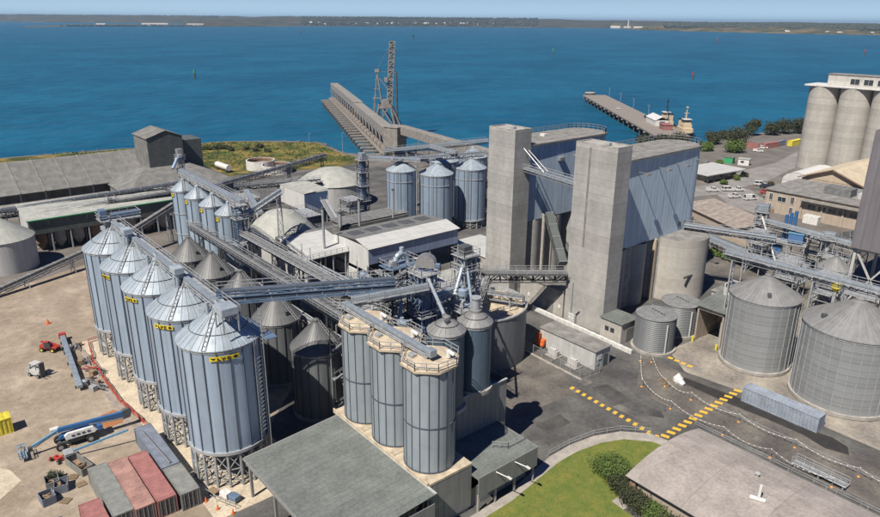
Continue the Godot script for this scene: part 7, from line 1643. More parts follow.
	bx(s, "floor_pad", Vector3(0, 0.05, 0), Vector3(13, 0.1, 8), M.dirt)
	for z in [-4.1, 4.1]: bx(s, "wall", Vector3(0, 0.7, z), Vector3(13.4, 1.4, 0.4), M.fibro[0])
	for x in [-6.6, 6.6]: bx(s, "wall", Vector3(x, 0.7, 0), Vector3(0.4, 1.4, 7.8), M.fibro[1])
	conveyor("pipe_bridge", "grey pipe bridge crossing behind the concrete cylinder", Vector3(-92, 3.6, -171), Vector3(-62, 4.6, -158), {"cat": "pipe bridge", "w": 1.6, "h": 0.8, "walk": 0.9, "truss": 0.8, "legs": [0.1, 0.5, 0.9]})
	for i in 7: tree("hedge_shrub", "bright green hedge shrub in the rear yard behind concrete cylinder", "shrub", Vector3(-91 + 1.7 * i, 0.05, -169.8 + 0.5 * i), 1.8, 2.6, 0.2, 6, 300, 0.26, "leaf", 700 + i, "green hedge in the rear yard")
	s = thing("grey_tank_house", "small grey block-walled hut below the pipe bridge", "building", Vector3(-64.5, 0, -131)); bx(s, "wall", Vector3(0, 3.2, 0), Vector3(4.4, 6.4, 4.0), M.pale_wall[2]); bx(s, "roof", Vector3(0, 6.5, 0), Vector3(4.8, 0.24, 4.4), M.roof_grit)
	# vehicles
	car("white four-wheel-drive parked nearest the road junction", Vector3(-124.4, 0.06, -241.5), 1.0, M.white, "wagon"); car("white utility truck with open tray parked second in line", Vector3(-122.0, 0.06, -244.0), 1.0, M.white, "ute")
	car("white sedan parked by the pink-brown shed roof", Vector3(-117.5, 0.06, -233.5), 1.15, M.white, "ute"); car("white van parked beside the pink-brown shed roof end", Vector3(-112.4, 0.06, -235.0), 1.1, M.white, "van")
	car("white station wagon in the sealed bay by brown works", Vector3(-121.2, 0.08, -259.6), 0.6, M.white, "wagon"); car("dark blue sedan in the sealed bay by brown works", Vector3(-117.8, 0.08, -257.4), 0.5, M.hull, "sedan"); car("magenta-red hatch in the sealed bay by brown works", Vector3(-113.6, 0.08, -249.2), 1.3, M.red, "sedan")
	car("silver sedan at the end of the sealed bay by brown works", Vector3(-110.4, 0.08, -244.6), 1.3, M.silver, "sedan"); car("white utility truck on the road verge before the gatehouse", Vector3(-127.4, 0.08, -236.0), 1.0, M.white, "ute")
	car("white utility truck near the rusty containers across the road", Vector3(-157.4, 0.0, -329), 0.6, M.white, "ute"); car("white sedan near the coast trees across the road", Vector3(-160.5, 0.0, -340), 0.4, M.white, "sedan")
	container("rust-red shipping container by the coast trees", Vector3(-159.6, 0, -345.6), 12.2, "red_box", "box_end", "", PI / 2 - 0.1); container("orange-brown open container by the coast trees", Vector3(-164.4, 0, -337), 6.1, "red_box", "red_box", "", 0.3); container("dark blue container behind the rust-red one", Vector3(-159.4, 0, -355.6), 6.1, "blue_box", "navy_clad", "", PI / 2)
	M.yellow_arr = [M.yellow, M.yellow, M.yellow, M.yellow]
	container("bright yellow container beside the coast road", Vector3(-155.6, 0, -364.0), 12.2, "yellow_arr", "yellow_arr", "", PI / 2)
	var wh := thing("white_site_hut", "small white site hut beside the road bend", "hut", Vector3(-145.5, 0, -293), 0.3); bx(wh, "wall", Vector3(0, 1.4, 0), Vector3(4.5, 2.8, 3.4), M.white); bx(wh, "roof", Vector3(0, 2.9, 0), Vector3(5.0, 0.2, 3.9), M.pale_roof[0]); bx(wh, "door", Vector3(2.27, 1.1, 0.5), Vector3(0.08, 2.1, 0.9), M.steel); bx(wh, "window", Vector3(-0.5, 1.6, 1.72), Vector3(1.4, 0.9, 0.08), M.glass)
	var gs := thing("green_shed", "small dark green shed beside the gatehouse", "shed", Vector3(-152, 0, -292), 0.2); bx(gs, "wall", Vector3(0, 1.3, 0), Vector3(4, 2.6, 3), M.green); bx(gs, "roof", Vector3(0, 2.7, 0), Vector3(4.4, 0.2, 3.4), M.green_roof[0])
	# trees
	var tr := [[-177, -345, 9.0, 15, 1, "broad dark tree on the coast behind the gatehouse"], [-164, -318, 6.5, 11, 0, "lighter green round tree below the broad dark coast tree"], [-183, -333, 6.0, 12, 1, "spreading dark scrub tree at the coast edge near the tug jetty"], [-175, -312, 4.0, 9, 0, "low green bush beside the gatehouse"], [-184, -376, 10.5, 10, 1, "tall dark coast tree beside the rust-red container"], [-179, -386, 9.5, 11, 1, "dark coast tree second beyond the rust-red container"], [-177, -396, 8.5, 12, 1, "dark coast tree third beyond the rust-red container"], [-172, -404, 10.0, 12, 1, "dark coast tree behind the yellow container"], [-168, -416, 9.0, 12, 1, "dark coast tree at the old silos' foot"], [-194, -320, 5.0, 12, 1, "low scrub at the root of the tug jetty"], [-199, -313, 4.5, 10, 1, "low scrub on the embankment beside the tug jetty"], [-204, -302, 4.5, 9, 1, "low scrub on the embankment behind the blue-clad roof"], [-188, -352, 5.0, 9, 1, "low scrub on the shoreline below the broad dark tree"], [-152, -284, 2.6, 4, 0, "small round shrub before the gatehouse"], [-132, -262, 2.4, 3.4, 0, "small shrub beside the gatehouse wall"], [-131, -250, 2.0, 3.0, 0, "small shrub at the gatehouse corner"], [-118.6, -263, 1.8, 2.6, 1, "small dark shrub in the road island"], [-133, -270, 2.2, 3.2, 1, "dark shrub at the gatehouse end"]]
	for i in tr.size():
		var a: Array = tr[i]; tree("coast_tree" if a[2] > 3 else "road_shrub", a[5], "tree" if a[2] > 3 else "shrub", Vector3(a[0], 0, a[1]), a[2] * 0.85, a[3] * 1.0, a[2] * 0.1, 12, 2400, 0.34 if a[2] > 3 else 0.2, "leaf_dark" if a[4] else "leaf", 900 + i * 3)
	var br := thing("bare_tree", "thin bare tree beside the tall coast tree", "tree", Vector3(-181, 0, -362)); var tb := MB.new(); tb.tube(V0, Vector3(0, 6, 0), 0.25, 6, 0.12)
	for k in 7: var a2 := TAU * k / 7; tb.tube(Vector3(0, 3.5 + 0.3 * k, 0), Vector3(cos(a2) * 2.2, 6.5 + 0.4 * k, sin(a2) * 2.2), 0.1, 5, 0.03)
	part(br, "trunk", tb, M.bark); mi(br, "crown", crown_mesh([[Vector3(0.5, 8, 0), 2.0], [Vector3(-1, 7.2, 1), 1.5]], 160, 0.35, 77), M.leaf_dark)

func piled_deck(called: String, label: String, a: Vector2, b: Vector2, w: float, y: float, step: float, m: Material, head := 0.0, shift := 0.0) -> Node3D:
	var s := thing(called, label, "jetty", Vector3(a.x, 0, a.y)); var d := Vector3(b.x - a.x, 0, b.y - a.y); var L := d.length(); var z := d / L; var x := Vector3(-z.z, 0, z.x); var n := int(L / step)
	var mesh := bm(Vector3(w, 0.9, L / n - 0.06)); var hw := w + 1.6 if head == 0.0 else head; var cap := bm(Vector3(hw, 0.8, 1.4 if head == 0.0 else 2.2)); var pb := MB.new(); pb.tube(Vector3(0, -9, 0), Vector3(0, y - 1.6, 0), 0.45, 8); var pile := pb.done(); var bs := Basis(x, Vector3.UP, x.cross(Vector3.UP))
	for i in n:
		mi(s, "deck_slab", mesh, m, z * (L * (i + 0.5) / n) + Vector3(0, y - 0.45, 0), bs)
		mi(s, "pile_cap", cap, M.jetty, z * (L * (i + 0.5) / n) + x * shift + Vector3(0, y - 1.35, 0), bs)
		for k in 3: mi(s, "pile", pile, M.steel_dark, z * (L * (i + 0.5) / n) + x * (hw * 0.42 * (k - 1) + shift))
	return s

func build_jetties() -> void:
	piled_deck("loading_jetty", "concrete loading jetty on piles with cross heads", Vector2(-258, -181), Vector2(-474, -281), 6.0, 1.2, 9.0, M.jetty, 14.0, -2.5)
	# covered gallery above it
	var A := Vector3(-252, 0, -179.5); var B := Vector3(-464, 0, -277); var s := thing("jetty_gallery", "long covered conveyor gallery on legs above the loading jetty", "gallery", A)
	var d := B - A; var L := d.length(); var z := d / L; var x := Vector3(-z.z, 0, z.x); var bs := Basis(x, Vector3.UP, x.cross(Vector3.UP)); var n := 22
	for i in n:
		var c := z * (L * (i + 0.5) / n); var low := 0.0 if i > 9 else -0.8
		mi(s, "gallery_panel", bm(Vector3(5.4, 4.2, L / n - 0.08)), pick("jetty_clad"), c + Vector3(0, 11.2 + low, 0), bs)
		var g := MB.new()
		for sd in [-1, 1]:
			g.beam(c + x * sd * 2.8 + Vector3(0, 1.2, 0), c + x * sd * 2.8 + Vector3(0, 9.0 + low, 0), 0.5, 0.5); g.beam(c + x * sd * 2.8 + Vector3(0, 1.4, 0) - z * 4.4, c + x * sd * 2.8 + Vector3(0, 8.4, 0) + z * 4.4, 0.3, 0.3)
		part(s, "trestle", g, M.jetty)
	var t := thing("transfer_house", "box-shaped transfer house where the jetty gallery turns ashore", "building", Vector3(-252, 0, -181)); bx(t, "wall", Vector3(0, 9.6, 0), Vector3(7, 9.0, 8), M.jetty_clad[1], 0.4); bx(t, "roof", Vector3(0, 14.2, 0), Vector3(7.6, 0.3, 8.6), M.jetty_clad[0], 0.4)
	var lg := MB.new()
	for a in [-3, 3]:
		for b in [-3, 3]: lg.beam(Vector3(a * 1.4, 0, b * 1.3), Vector3(a, 5.2, b), 0.6, 0.6)
	part(t, "legs_frame", lg, M.jetty)
	conveyor("shore_gallery", "covered gallery carrying grain from shore bins to the transfer house", Vector3(-249, 11.0, -183.4), Vector3(-160, 14.0, -160.0), {"cat": "gallery", "w": 4.6, "h": 3.4, "walk": 0.0, "mat": "jetty_clad", "rib_mat": "roof_grit", "panel": 6.0, "legs": [0.25, 0.55, 0.85], "truss_mat": "jetty"})
	for f in [0.45, 0.62, 0.8]: piled_dolphin(Vector2(-258, -181).lerp(Vector2(-474, -281), f), f)
	# ship loader
	var sl := thing("ship_loader", "travelling ship loader with tall latticed boom mast on the jetty", "ship loader", Vector3(-318, 1.2, -222), 0.88); sl.scale = Vector3(0.75, 1, 0.75)
	var m := MB.new()
	for sx in [-1, 1]:
		for sz in [-1, 1]: m.beam(Vector3(sx * 8, 0, sz * 6), Vector3(sx * 4, 14, sz * 3.0), 1.2, 1.2)
		m.beam(Vector3(sx * 6, 0.4, -4.5), Vector3(sx * 6, 0.4, 4.5), 0.7, 0.9); m.beam(Vector3(sx * 8, 0, 6), Vector3(sx * -4, 14, 3.0), 0.7, 0.7); m.beam(Vector3(sx * 8, 0, -6), Vector3(sx * -4, 14, -3.0), 0.7, 0.7)
	m.box(Vector3(0, 12.2, 0), Vector3(10, 1.0, 8)); part(sl, "portal_frame", m, M.jetty)
	m = MB.new()
	for sx in [-1, 1]:
		for sz in [-1, 1]: m.beam(Vector3(sx * 3.6 - 5, 8, sz * 3.0), Vector3(-5.6, 31, sz * 0.4), 0.65, 0.65)
	for y in [17.0, 22.0, 27.0]: m.box(Vector3(-5.9, y, 0), Vector3((31 - y) * 0.42 + 0.6, 0.25, (31 - y) * 0.28 + 0.6))
	part(sl, "a_frame", m, M.jetty); bx(sl, "sheave_house", Vector3(-5.6, 31.6, 0), Vector3(3.2, 1.6, 2.4), M.jetty_clad[0])
	m = MB.new(); var b0 := Vector3(3, 12, 0); var b1 := Vector3(5.6, 47, 0)
	for sz in [-1.1, 1.1]: m.lattice(b0 + Vector3(-2.0, 0, sz * 1.5), b1 + Vector3(-1.6, 0, sz * 1.2), Vector3(4.0, 0, 0), 14, 0.2)
	for k in 15: var p := b0.lerp(b1, k / 14.0); m.beam(p + Vector3(-1.3, 0, -1.1), p + Vector3(-1.3, 0, 1.1), 0.25, 0.25); m.beam(p + Vector3(1.4, 0, -1.1), p + Vector3(1.4, 0, 1.1), 0.25, 0.25)
	m.box(b0.lerp(b1, 0.5), Vector3(2.2, 35, 1.6), Basis(Vector3(0, 0, 1), -0.074)); part(sl, "boom_mast", m, M.jetty_clad[2])
	m = MB.new(); m.tube(Vector3(9.0, 4, 1), Vector3(8.6, 31, 1), 0.6, 8); for k in 6: m.tube(Vector3(8.5, 8 + 4 * k, 1), Vector3(8.5, 9 + 4 * k, 1), 0.8, 8)
	part(sl, "loading_spout", m, M.steel_dark); bx(sl, "operator_cabin", Vector3(1.0, 27.0, 2.2), Vector3(2.6, 2.4, 2.2), M.jetty_clad[3]); bx(sl, "machinery_house", Vector3(0, 14.6, 0), Vector3(6, 3.6, 5), M.jetty_clad[1])
	m = MB.new(); m.beam(Vector3(-6.5, 31, 0), b1, 0.14, 0.14); m.beam(Vector3(-6.5, 31, 0.4), b0.lerp(b1, 0.55), 0.14, 0.14); m.beam(Vector3(8, 30.5, 1), b0.lerp(b1, 0.6), 0.5, 0.5); m.beam(Vector3(4, 14, 3), Vector3(12, 1, 3), 0.9, 0.9); m.beam(Vector3(4, 14, -3), Vector3(12, 1, -3), 0.9, 0.9); m.beam(Vector3(-6.5, 30, 0), Vector3(4, 20, 0), 0.5, 0.5); part(sl, "stays", m, M.jetty)
	# tug jetty
	piled_deck("tug_jetty", "broad concrete tug jetty reaching out to deep water", Vector2(-208, -334), Vector2(-368, -468), 19.0, 1.0, 13.0, M.jetty)
	var jd := Vector3(-160, 0, -134).normalized(); var jx := Vector3(-jd.z, 0, jd.x); var turn := atan2(-jd.z, jd.x)
	var tn := thing("white_marquee", "white gable-roofed store on the tug jetty", "shed", Vector3(-208, 1.0, -334) + jd * 44 - jx * -4.5, turn); bx(tn, "wall", Vector3(0, 1.6, 0), Vector3(20, 3.2, 8), M.white)
	for sd in [-1, 1]:
		var r := MB.new()
		if sd > 0: r.quad(Vector3(-10.3, 3.2, 4.3), Vector3(10.3, 3.2, 4.3), Vector3(10.3, 5.4, 0), Vector3(-10.3, 5.4, 0))
		else: r.quad(Vector3(10.3, 3.2, -4.3), Vector3(-10.3, 3.2, -4.3), Vector3(-10.3, 5.4, 0), Vector3(10.3, 5.4, 0))
		part(tn, "roof_slope", r, M.white)
	bx(tn, "door", Vector3(-10.05, 1.4, 0), Vector3(0.1, 2.6, 3), M.steel_dark)
	var rh := thing("red_brick_hut", "small red hut near the shore end of tug jetty", "hut", Vector3(-208, 1.0, -334) + jd * 22 - jx * -3.0, turn); bx(rh, "wall", Vector3(0, 1.4, 0), Vector3(8, 2.8, 5), M.red_box[0]); bx(rh, "roof", Vector3(0, 2.95, 0), Vector3(8.6, 0.3, 5.6), M.red_box[1]); bx(rh, "door", Vector3(4.05, 1.1, 0.6), Vector3(0.1, 2.0, 1.0), M.white)
	for k in [[70.0, 5.0, "dark utility truck standing halfway along the tug jetty"], [112.0, -3.0, "white utility truck standing further along the tug jetty"]]: car(k[2], Vector3(-208, 1.0, -334) + jd * k[0] + jx * k[1], turn, M.hull if k[0] < 80 else M.white, "ute")
	for k in 5:
		var l := thing("jetty_lamp", "slim lamp post on the tug jetty edge", "lamp", Vector3(-208, 1.0, -334) + jd * (40 + 38.0 * k) + jx * 8.6, turn, "lamp posts on the tug jetty"); var lm := MB.new(); lm.tube(V0, Vector3(0, 7, 0), 0.14, 6); lm.box(Vector3(0, 7.1, -0.6), Vector3(0.4, 0.2, 1.4)); part(l, "post", lm, M.steel)
	var bd := thing("mooring_dolphin", "round-ended mooring dolphin at the outer end of tug jetty", "dolphin", Vector3(-377, WATER, -474)); var bm2 := MB.new(); bm2.tube(Vector3(0, -3, 0), Vector3(0, 5.2, 0), 4.0, 14); part(bd, "pile_cluster", bm2, M.steel_dark); bm2 = MB.new(); bm2.tube(Vector3(0, 5.2, 0), Vector3(0, 6.0, 0), 4.6, 14); part(bd, "cap", bm2, M.path)
	tug("cream and black tug with tall dark mast moored beside the white store", Vector3(-208, WATER, -334) + jd * 60 + jx * 15.5, turn, 0); tug("cream tug with pale mast moored nearest the shore", Vector3(-208, WATER, -334) + jd * 34 + jx * 17.5, turn + PI, 1)

func piled_dolphin(p: Vector2, f: float) -> void:
	var s := thing("berthing_dolphin", ["berthing dolphin off the loading jetty nearest the ship loader", "middle berthing dolphin off the loading jetty", "outer berthing dolphin off the loading jetty"][int((f - 0.4) / 0.15)], "dolphin", Vector3(p.x + 6.5, WATER, p.y - 14.0), 0, "dolphins off the loading jetty")
	for k in 4:
		var m := MB.new(); m.tube(Vector3(2.0 * (k % 2) - 1, -4, 2.0 * (k / 2) - 1), Vector3(1.6 * (k % 2) - 0.8, 4.4, 1.6 * (k / 2) - 0.8), 0.45, 8); part(s, "pile", m, M.steel_dark)
	bx(s, "cap", Vector3(0, 4.8, 0), Vector3(4, 1.0, 4), M.path)

func tug(label: String, at: Vector3, turn: float, kind: int) -> void:
	var s := thing("tugboat", label, "tugboat", at, turn, "moored tugboats"); var L := 27.0; var W := 8.4
	var st := [[-0.5, 0.72, 1.6], [-0.42, 0.95, 1.5], [-0.1, 1.0, 1.6], [0.2, 0.98, 1.9], [0.36, 0.75, 2.4], [0.46, 0.38, 2.9], [0.5, 0.05, 3.2]]
	var h := MB.new(); var dk := MB.new(); var bw := MB.new()
	for i in st.size() - 1:
		var a: Array = st[i]; var b: Array = st[i + 1]
		for sd in [-1, 1]:
			var p0 := Vector3(a[0] * L, a[2], sd * a[1] * W / 2); var p1 := Vector3(b[0] * L, b[2], sd * b[1] * W / 2); var q0 := Vector3(a[0] * L * 0.94, -1.5, sd * a[1] * W * 0.36); var q1 := Vector3(b[0] * L * 0.94, -1.5, sd * b[1] * W * 0.36)
			if sd > 0: h.quad(q0, q1, p1, p0)
			else: h.quad(q1, q0, p0, p1)
			bw.beam(p0 + Vector3(0, 0.4, 0), p1 + Vector3(0, 0.4, 0), 0.25, 0.9)
		dk.quad(Vector3(a[0] * L, a[2], a[1] * W / 2), Vector3(b[0] * L, b[2], b[1] * W / 2), Vector3(b[0] * L, b[2], -b[1] * W / 2), Vector3(a[0] * L, a[2], -a[1] * W / 2))
	h.quad(Vector3(-L / 2, 1.6, -W * 0.36), Vector3(-L * 0.47, -1.5, -W * 0.26), Vector3(-L * 0.47, -1.5, W * 0.26), Vector3(-L / 2, 1.6, W * 0.36))
	part(s, "hull", h, M.hull); part(s, "deck", dk, M.rust); part(s, "bulwark", bw, M.cream if kind else M.hull)
	bx(s, "deckhouse", Vector3(2.0, 3.2, 0), Vector3(11, 3.2, 6.0), M.cream); bx(s, "upper_house", Vector3(2.8, 5.8, 0), Vector3(7, 2.2, 5.0), M.cream); bx(s, "wheelhouse", Vector3(3.4, 8.2, 0), Vector3(4.4, 2.6, 4.2), M.cream)
	bx(s, "wheelhouse_window", Vector3(3.4, 8.6, 0), Vector3(4.5, 1.0, 4.3), M.glass); bx(s, "wheelhouse_roof", Vector3(3.4, 9.65, 0), Vector3(5.0, 0.25, 4.8), M.white)
	for z in [-1.9, 1.9]:
		bx(s, "funnel", Vector3(-2.6, 6.6, z), Vector3(1.5, 4.2, 1.1), M.cream); bx(s, "funnel_top", Vector3(-2.6, 8.9, z), Vector3(1.55, 0.8, 1.15), M.black)
	var m := MB.new(); m.tube(Vector3(2.2, 9.6, 0), Vector3(2.2, 18.5 if kind == 0 else 17.0, 0), 0.4, 8, 0.2); m.beam(Vector3(2.2, 13, -1.6), Vector3(2.2, 13, 1.6), 0.25, 0.25); m.beam(Vector3(-1.2, 9, 0), Vector3(2.2, 15.5, 0), 0.22, 0.22); m.box(Vector3(2.2, 16.2, 0), Vector3(1.2, 0.6, 1.2)); part(s, "mast", m, M.hull if kind == 0 else M.cream)
	m = MB.new(); m.beam(Vector3(-5.0, 3.2, 0), Vector3(1.0, 9.4, 0.4), 0.5, 0.5); part(s, "crane_arm", m, M.hull); bx(s, "towing_winch", Vector3(-7.0, 2.4, 0), Vector3(2.4, 1.6, 2.6), M.steel_dark)
	for k in 5:
		for z in [-1, 1]: var t := MB.new(); t.tube(Vector3(-8.0 + 4.0 * k, 1.0, z * (W / 2 + 0.05)), Vector3(-8.0 + 4.0 * k, 1.0, z * (W / 2 + 0.35)), 0.6, 10); part(s, "tyre_fender", t, M.rubber)

func build_dirt_yard() -> void:
	sheet("orange_soil", [[-107, -18.6], [-104.6, -17.0], [-102.6, -18.4], [-102.8, -20.6], [-105, -21.6], [-107.4, -20.6]], 0.04, M.rust_soil)
	# containers by the row of tall silos
	container("weathered pinkish-red container between the grey one and brighter red one", Vector3(-83.2, 0, -16.42), 12.2, "red_pale"); container("brighter red container beside the blue-grey one", Vector3(-83.0, 0, -19.0), 12.2, "red_box")
	container("grey container on the yard side of the red containers", Vector3(-83.6, 0, -13.95), 12.2, "grey_box"); container("blue-grey container with a pale stripe on its roof", Vector3(-89.5, 0, -21.75), 12.2, "blue_box")
	container("short light grey container beside the silo legs", Vector3(-79.8, 0, -21.8), 6.8, "grey_box"); container("short red container in front of the grey one at frame edge", Vector3(-79.4, 0, -11.2), 6.1, "red_box")
	var st := thing("roof_pipe", "long pale pipe lying along the blue-grey container roof", "pipe", Vector3(-88.8, 2.66, -21.6)); var pm := MB.new(); pm.tube(Vector3(-5.2, 0.1, 0.4), Vector3(5.0, 0.1, -0.2), 0.12, 8); part(st, "pipe", pm, M.silver)
	# yellow container
	container("bright yellow-green container at the dirt yard's edge", Vector3(-111.5, 0, -4.0), 6.1, "yellow_arr", "yellow_arr", "", PI / 2)
	# boom lift
	var b := thing("boom_lift", "blue and white self-propelled boom lift with basket lowered", "boom lift", Vector3(-101.6, 0, -13.6), PI / 2 - 0.06)
	var m := MB.new()
	for z in [-0.55, 0.55]: m.beam(Vector3(-2.4, 0.75, z), Vector3(2.4, 0.75, z), 0.3, 0.45)
	m.box(Vector3(-2.0, 0.75, 0), Vector3(0.4, 0.4, 2.0)); m.box(Vector3(2.0, 0.75, 0), Vector3(0.4, 0.4, 2.0)); m.box(Vector3(0, 0.85, 0), Vector3(2.0, 0.5, 1.6)); part(b, "chassis", m, M.steel_dark)
	for x in [-2.0, 2.0]:
		for z in [-1.15, 1.15]: wheel(b, Vector3(x, 0.6, z), 0.6, 0.45, Vector3(0, 0, 1), "steel")
	m = MB.new(); m.lathe(V0, [[0.9, 1.1], [0.9, 1.35], [0.0, 1.35]], 18); part(b, "slew_ring", m, M.steel_dark)
	extrude_z(b, "turntable", [Vector2(-1.9, 1.4), Vector2(3.4, 1.4), Vector2(3.7, 1.8), Vector2(3.5, 2.2), Vector2(-1.5, 2.0), Vector2(-2.0, 1.7)], 0.8, M.lift_blue, 0.05)
	for sd in [-1, 1]:
		var cv := extrude_z(b, "engine_cover", [Vector2(-1.2, 1.45), Vector2(2.7, 1.45), Vector2(3.0, 1.8), Vector2(2.6, 2.3), Vector2(-0.8, 2.35), Vector2(-1.3, 2.0)], 0.75, M.white, 0.14); cv.position.z = sd * 0.82
		for k in 4: bx(cv, "louvre", Vector3(-0.2 + 0.7 * k, 1.9, sd * 0.36), Vector3(0.4, 0.3, 0.04), M.steel_dark)
	bx(b, "control_box", Vector3(-2.2, 2.0, -1.5), Vector3(1.2, 1.0, 0.8), M.white); bx(b, "counterweight", Vector3(3.5, 1.75, 0), Vector3(0.7, 0.8, 1.9), M.lift_blue)
	m = MB.new(); m.beam(Vector3(7.4, 2.5, 0), Vector3(-1.9, 2.8, 0), 0.5, 0.6); part(b, "main_boom", m, M.lift_blue)
	m = MB.new(); m.beam(Vector3(7.2, 2.1, 0), Vector3(0.2, 2.35, 0), 0.38, 0.42); part(b, "lower_boom", m, M.pale_blue)
	m = MB.new(); m.beam(Vector3(6.8, 1.75, 0.3), Vector3(2.2, 2.4, 0.3), 0.16, 0.16); part(b, "lift_ram", m, M.silver)
	extrude_z(b, "boom_knuckle", [Vector2(6.9, 1.6), Vector2(7.9, 1.7), Vector2(8.2, 2.6), Vector2(7.8, 3.2), Vector2(6.9, 3.0)], 0.7, M.steel_dark, 0.0)
	m = MB.new(); m.beam(Vector3(-1.8, 2.8, 0), Vector3(-5.4, 1.5, 0.1), 0.3, 0.35); part(b, "jib", m, M.pale_blue)
	m = MB.new(); m.tube(Vector3(-2.2, 2.6, 0.2), Vector3(-5.2, 1.2, 0.2), 0.06, 6); part(b, "hose", m, M.rubber)
	bx(b, "rotator", Vector3(-5.7, 1.2, 0.1), Vector3(0.6, 0.7, 0.5), M.steel_dark)
	var bk := bx(b, "basket", Vector3(-6.7, 0.65, 0.2), Vector3(0.95, 0.1, 2.3), M.steel)
	var r := MB.new(); r.rail([Vector3(-0.5, 0, -1.15), Vector3(0.5, 0, -1.15), Vector3(0.5, 0, 1.15), Vector3(-0.5, 0, 1.15), Vector3(-0.5, 0, -1.15)], 1.1, 0.45, 0.04); mi(bk, "basket_rail", r.done(), M.pale_blue); bx(bk, "control_panel", Vector3(0.35, 0.9, 0), Vector3(0.25, 0.3, 0.7), M.steel_dark)
	# second boom, pale blue, lying over the scrap
	b = thing("loading_boom", "pale blue lattice boom lying from scrap pile to blue-grey container", "boom", Vector3(-97.4, 0, -13.2)); m = MB.new(); m.beam(Vector3(-0.4, 1.0, 1.0), Vector3(1.6, 2.6, -6.6), 0.2, 0.28); part(b, "boom", m, M.pale_blue); bx(b, "foot_frame", Vector3(-0.5, 0.6, 1.2), Vector3(1.6, 1.2, 1.2), M.steel)
	# telehandler
	b = thing("red_telehandler", "red telehandler parked on the open dirt", "telehandler", Vector3(-136.8, 0, -17.2), 0.75); b.scale = Vector3.ONE * 0.88
	extrude_z(b, "body", [Vector2(-2.0, 0.7), Vector2(1.7, 0.7), Vector2(1.9, 1.1), Vector2(-0.9, 1.45), Vector2(-2.0, 1.4)], 1.2, M.red, 0.06)
	extrude_z(b, "cab", [Vector2(-0.7, 1.1), Vector2(0.8, 1.1), Vector2(0.7, 1.9), Vector2(0.3, 2.35), Vector2(-0.6, 2.35)], 0.75, M.glass, 0.05).position.z = 0.45
	bx(b, "cab_roof", Vector3(-0.15, 2.38, 0.45), Vector3(1.0, 0.1, 0.8), M.red)
	extrude_z(b, "engine_cover", [Vector2(-1.6, 1.0), Vector2(0.9, 1.0), Vector2(0.9, 1.35), Vector2(-0.4, 1.7), Vector2(-1.6, 1.6)], 0.5, M.red, 0.05).position.z = -0.75
	m = MB.new(); m.beam(Vector3(-1.9, 2.0, -0.15), Vector3(2.3, 1.3, -0.15), 0.3, 0.36); part(b, "boom", m, M.red)
	m = MB.new(); m.beam(Vector3(2.0, 1.35, -0.15), Vector3(2.9, 0.8, -0.15), 0.2, 0.24); part(b, "boom_nose", m, M.steel_dark)
	bx(b, "fork_carriage", Vector3(3.0, 0.7, -0.15), Vector3(0.12, 0.8, 1.0), M.steel_dark)
	for z in [-0.5, 0.2]: bx(b, "fork", Vector3(3.5, 0.3, z), Vector3(1.0, 0.07, 0.12), M.steel_dark)
	for x in [-1.3, 1.2]:
		for z in [-0.8, 0.8]: wheel(b, Vector3(x, 0.5, z), 0.5, 0.36, Vector3(0, 0, 1), "yellow")
	# conveyor section lying on the ground
	b = thing("conveyor_section", "long grey conveyor section lying on the dirt", "conveyor", Vector3(-128.4, 0, -19.0), -0.095); var ln := 23.0
	for k in 6: bx(b, "trough_panel", Vector3(-ln / 2 + ln * (k + 0.5) / 6, 0.95, 0), Vector3(ln / 6 - 0.05, 0.6, 0.9), pick("cover"))
	for k in 5: bx(b, "stand", Vector3(-10 + 5 * k, 0.3, 0), Vector3(0.25, 0.6, 1.3), M.steel_dark)
	bx(b, "tail_drive", Vector3(-12.0, 1.0, 0.0), Vector3(0.9, 1.0, 1.3), M.red)
	# grey scissor lift
	b = thing("scissor_lift", "small grey forklift-like machine alone on the dirt", "forklift", Vector3(-127.6, 0, -13.4), 0.5); bx(b, "body", Vector3(0, 0.9, 0), Vector3(2.6, 1.0, 1.3), M.pale_wall[0]); bx(b, "counterweight", Vector3(-1.3, 1.1, 0), Vector3(0.7, 1.2, 1.3), M.steel); m = MB.new()
	for sx in [-0.7, 0.6]:
		for z in [-0.55, 0.55]: m.beam(Vector3(sx, 1.4, z), Vector3(sx, 2.5, z), 0.08, 0.08)
	part(b, "guard_posts", m, M.steel_dark); bx(b, "guard_roof", Vector3(-0.05, 2.55, 0), Vector3(1.6, 0.1, 1.3), M.pale_wall[1]); bx(b, "mast", Vector3(1.4, 1.5, 0), Vector3(0.25, 2.6, 1.0), M.steel_dark)
	for z in [-0.3, 0.3]: bx(b, "fork", Vector3(2.1, 0.15, z), Vector3(1.2, 0.08, 0.14), M.steel_dark)
	for x in [-1.0, 1.0]:
		for z in [-0.65, 0.65]: wheel(b, Vector3(x, 0.38, z), 0.38, 0.3)
	# bundles, frames and scrap
	var rr := RandomNumberGenerator.new(); rr.seed = 17
	var bun := [[-127.6, -21.2, "bundle of grey steel sections nearest the red safety barrier"], [-119.2, -19.6, "pile of grey frames with timber beside the long conveyor section"], [-116.6, -20.4, "second pile of grey frames near the orange soil"], [-135.0, -21.0, "small heap of dark parts beside the conveyor's drive end"], [-122.4, -21.6, "flat stack of grey mesh by the red safety barrier"]]
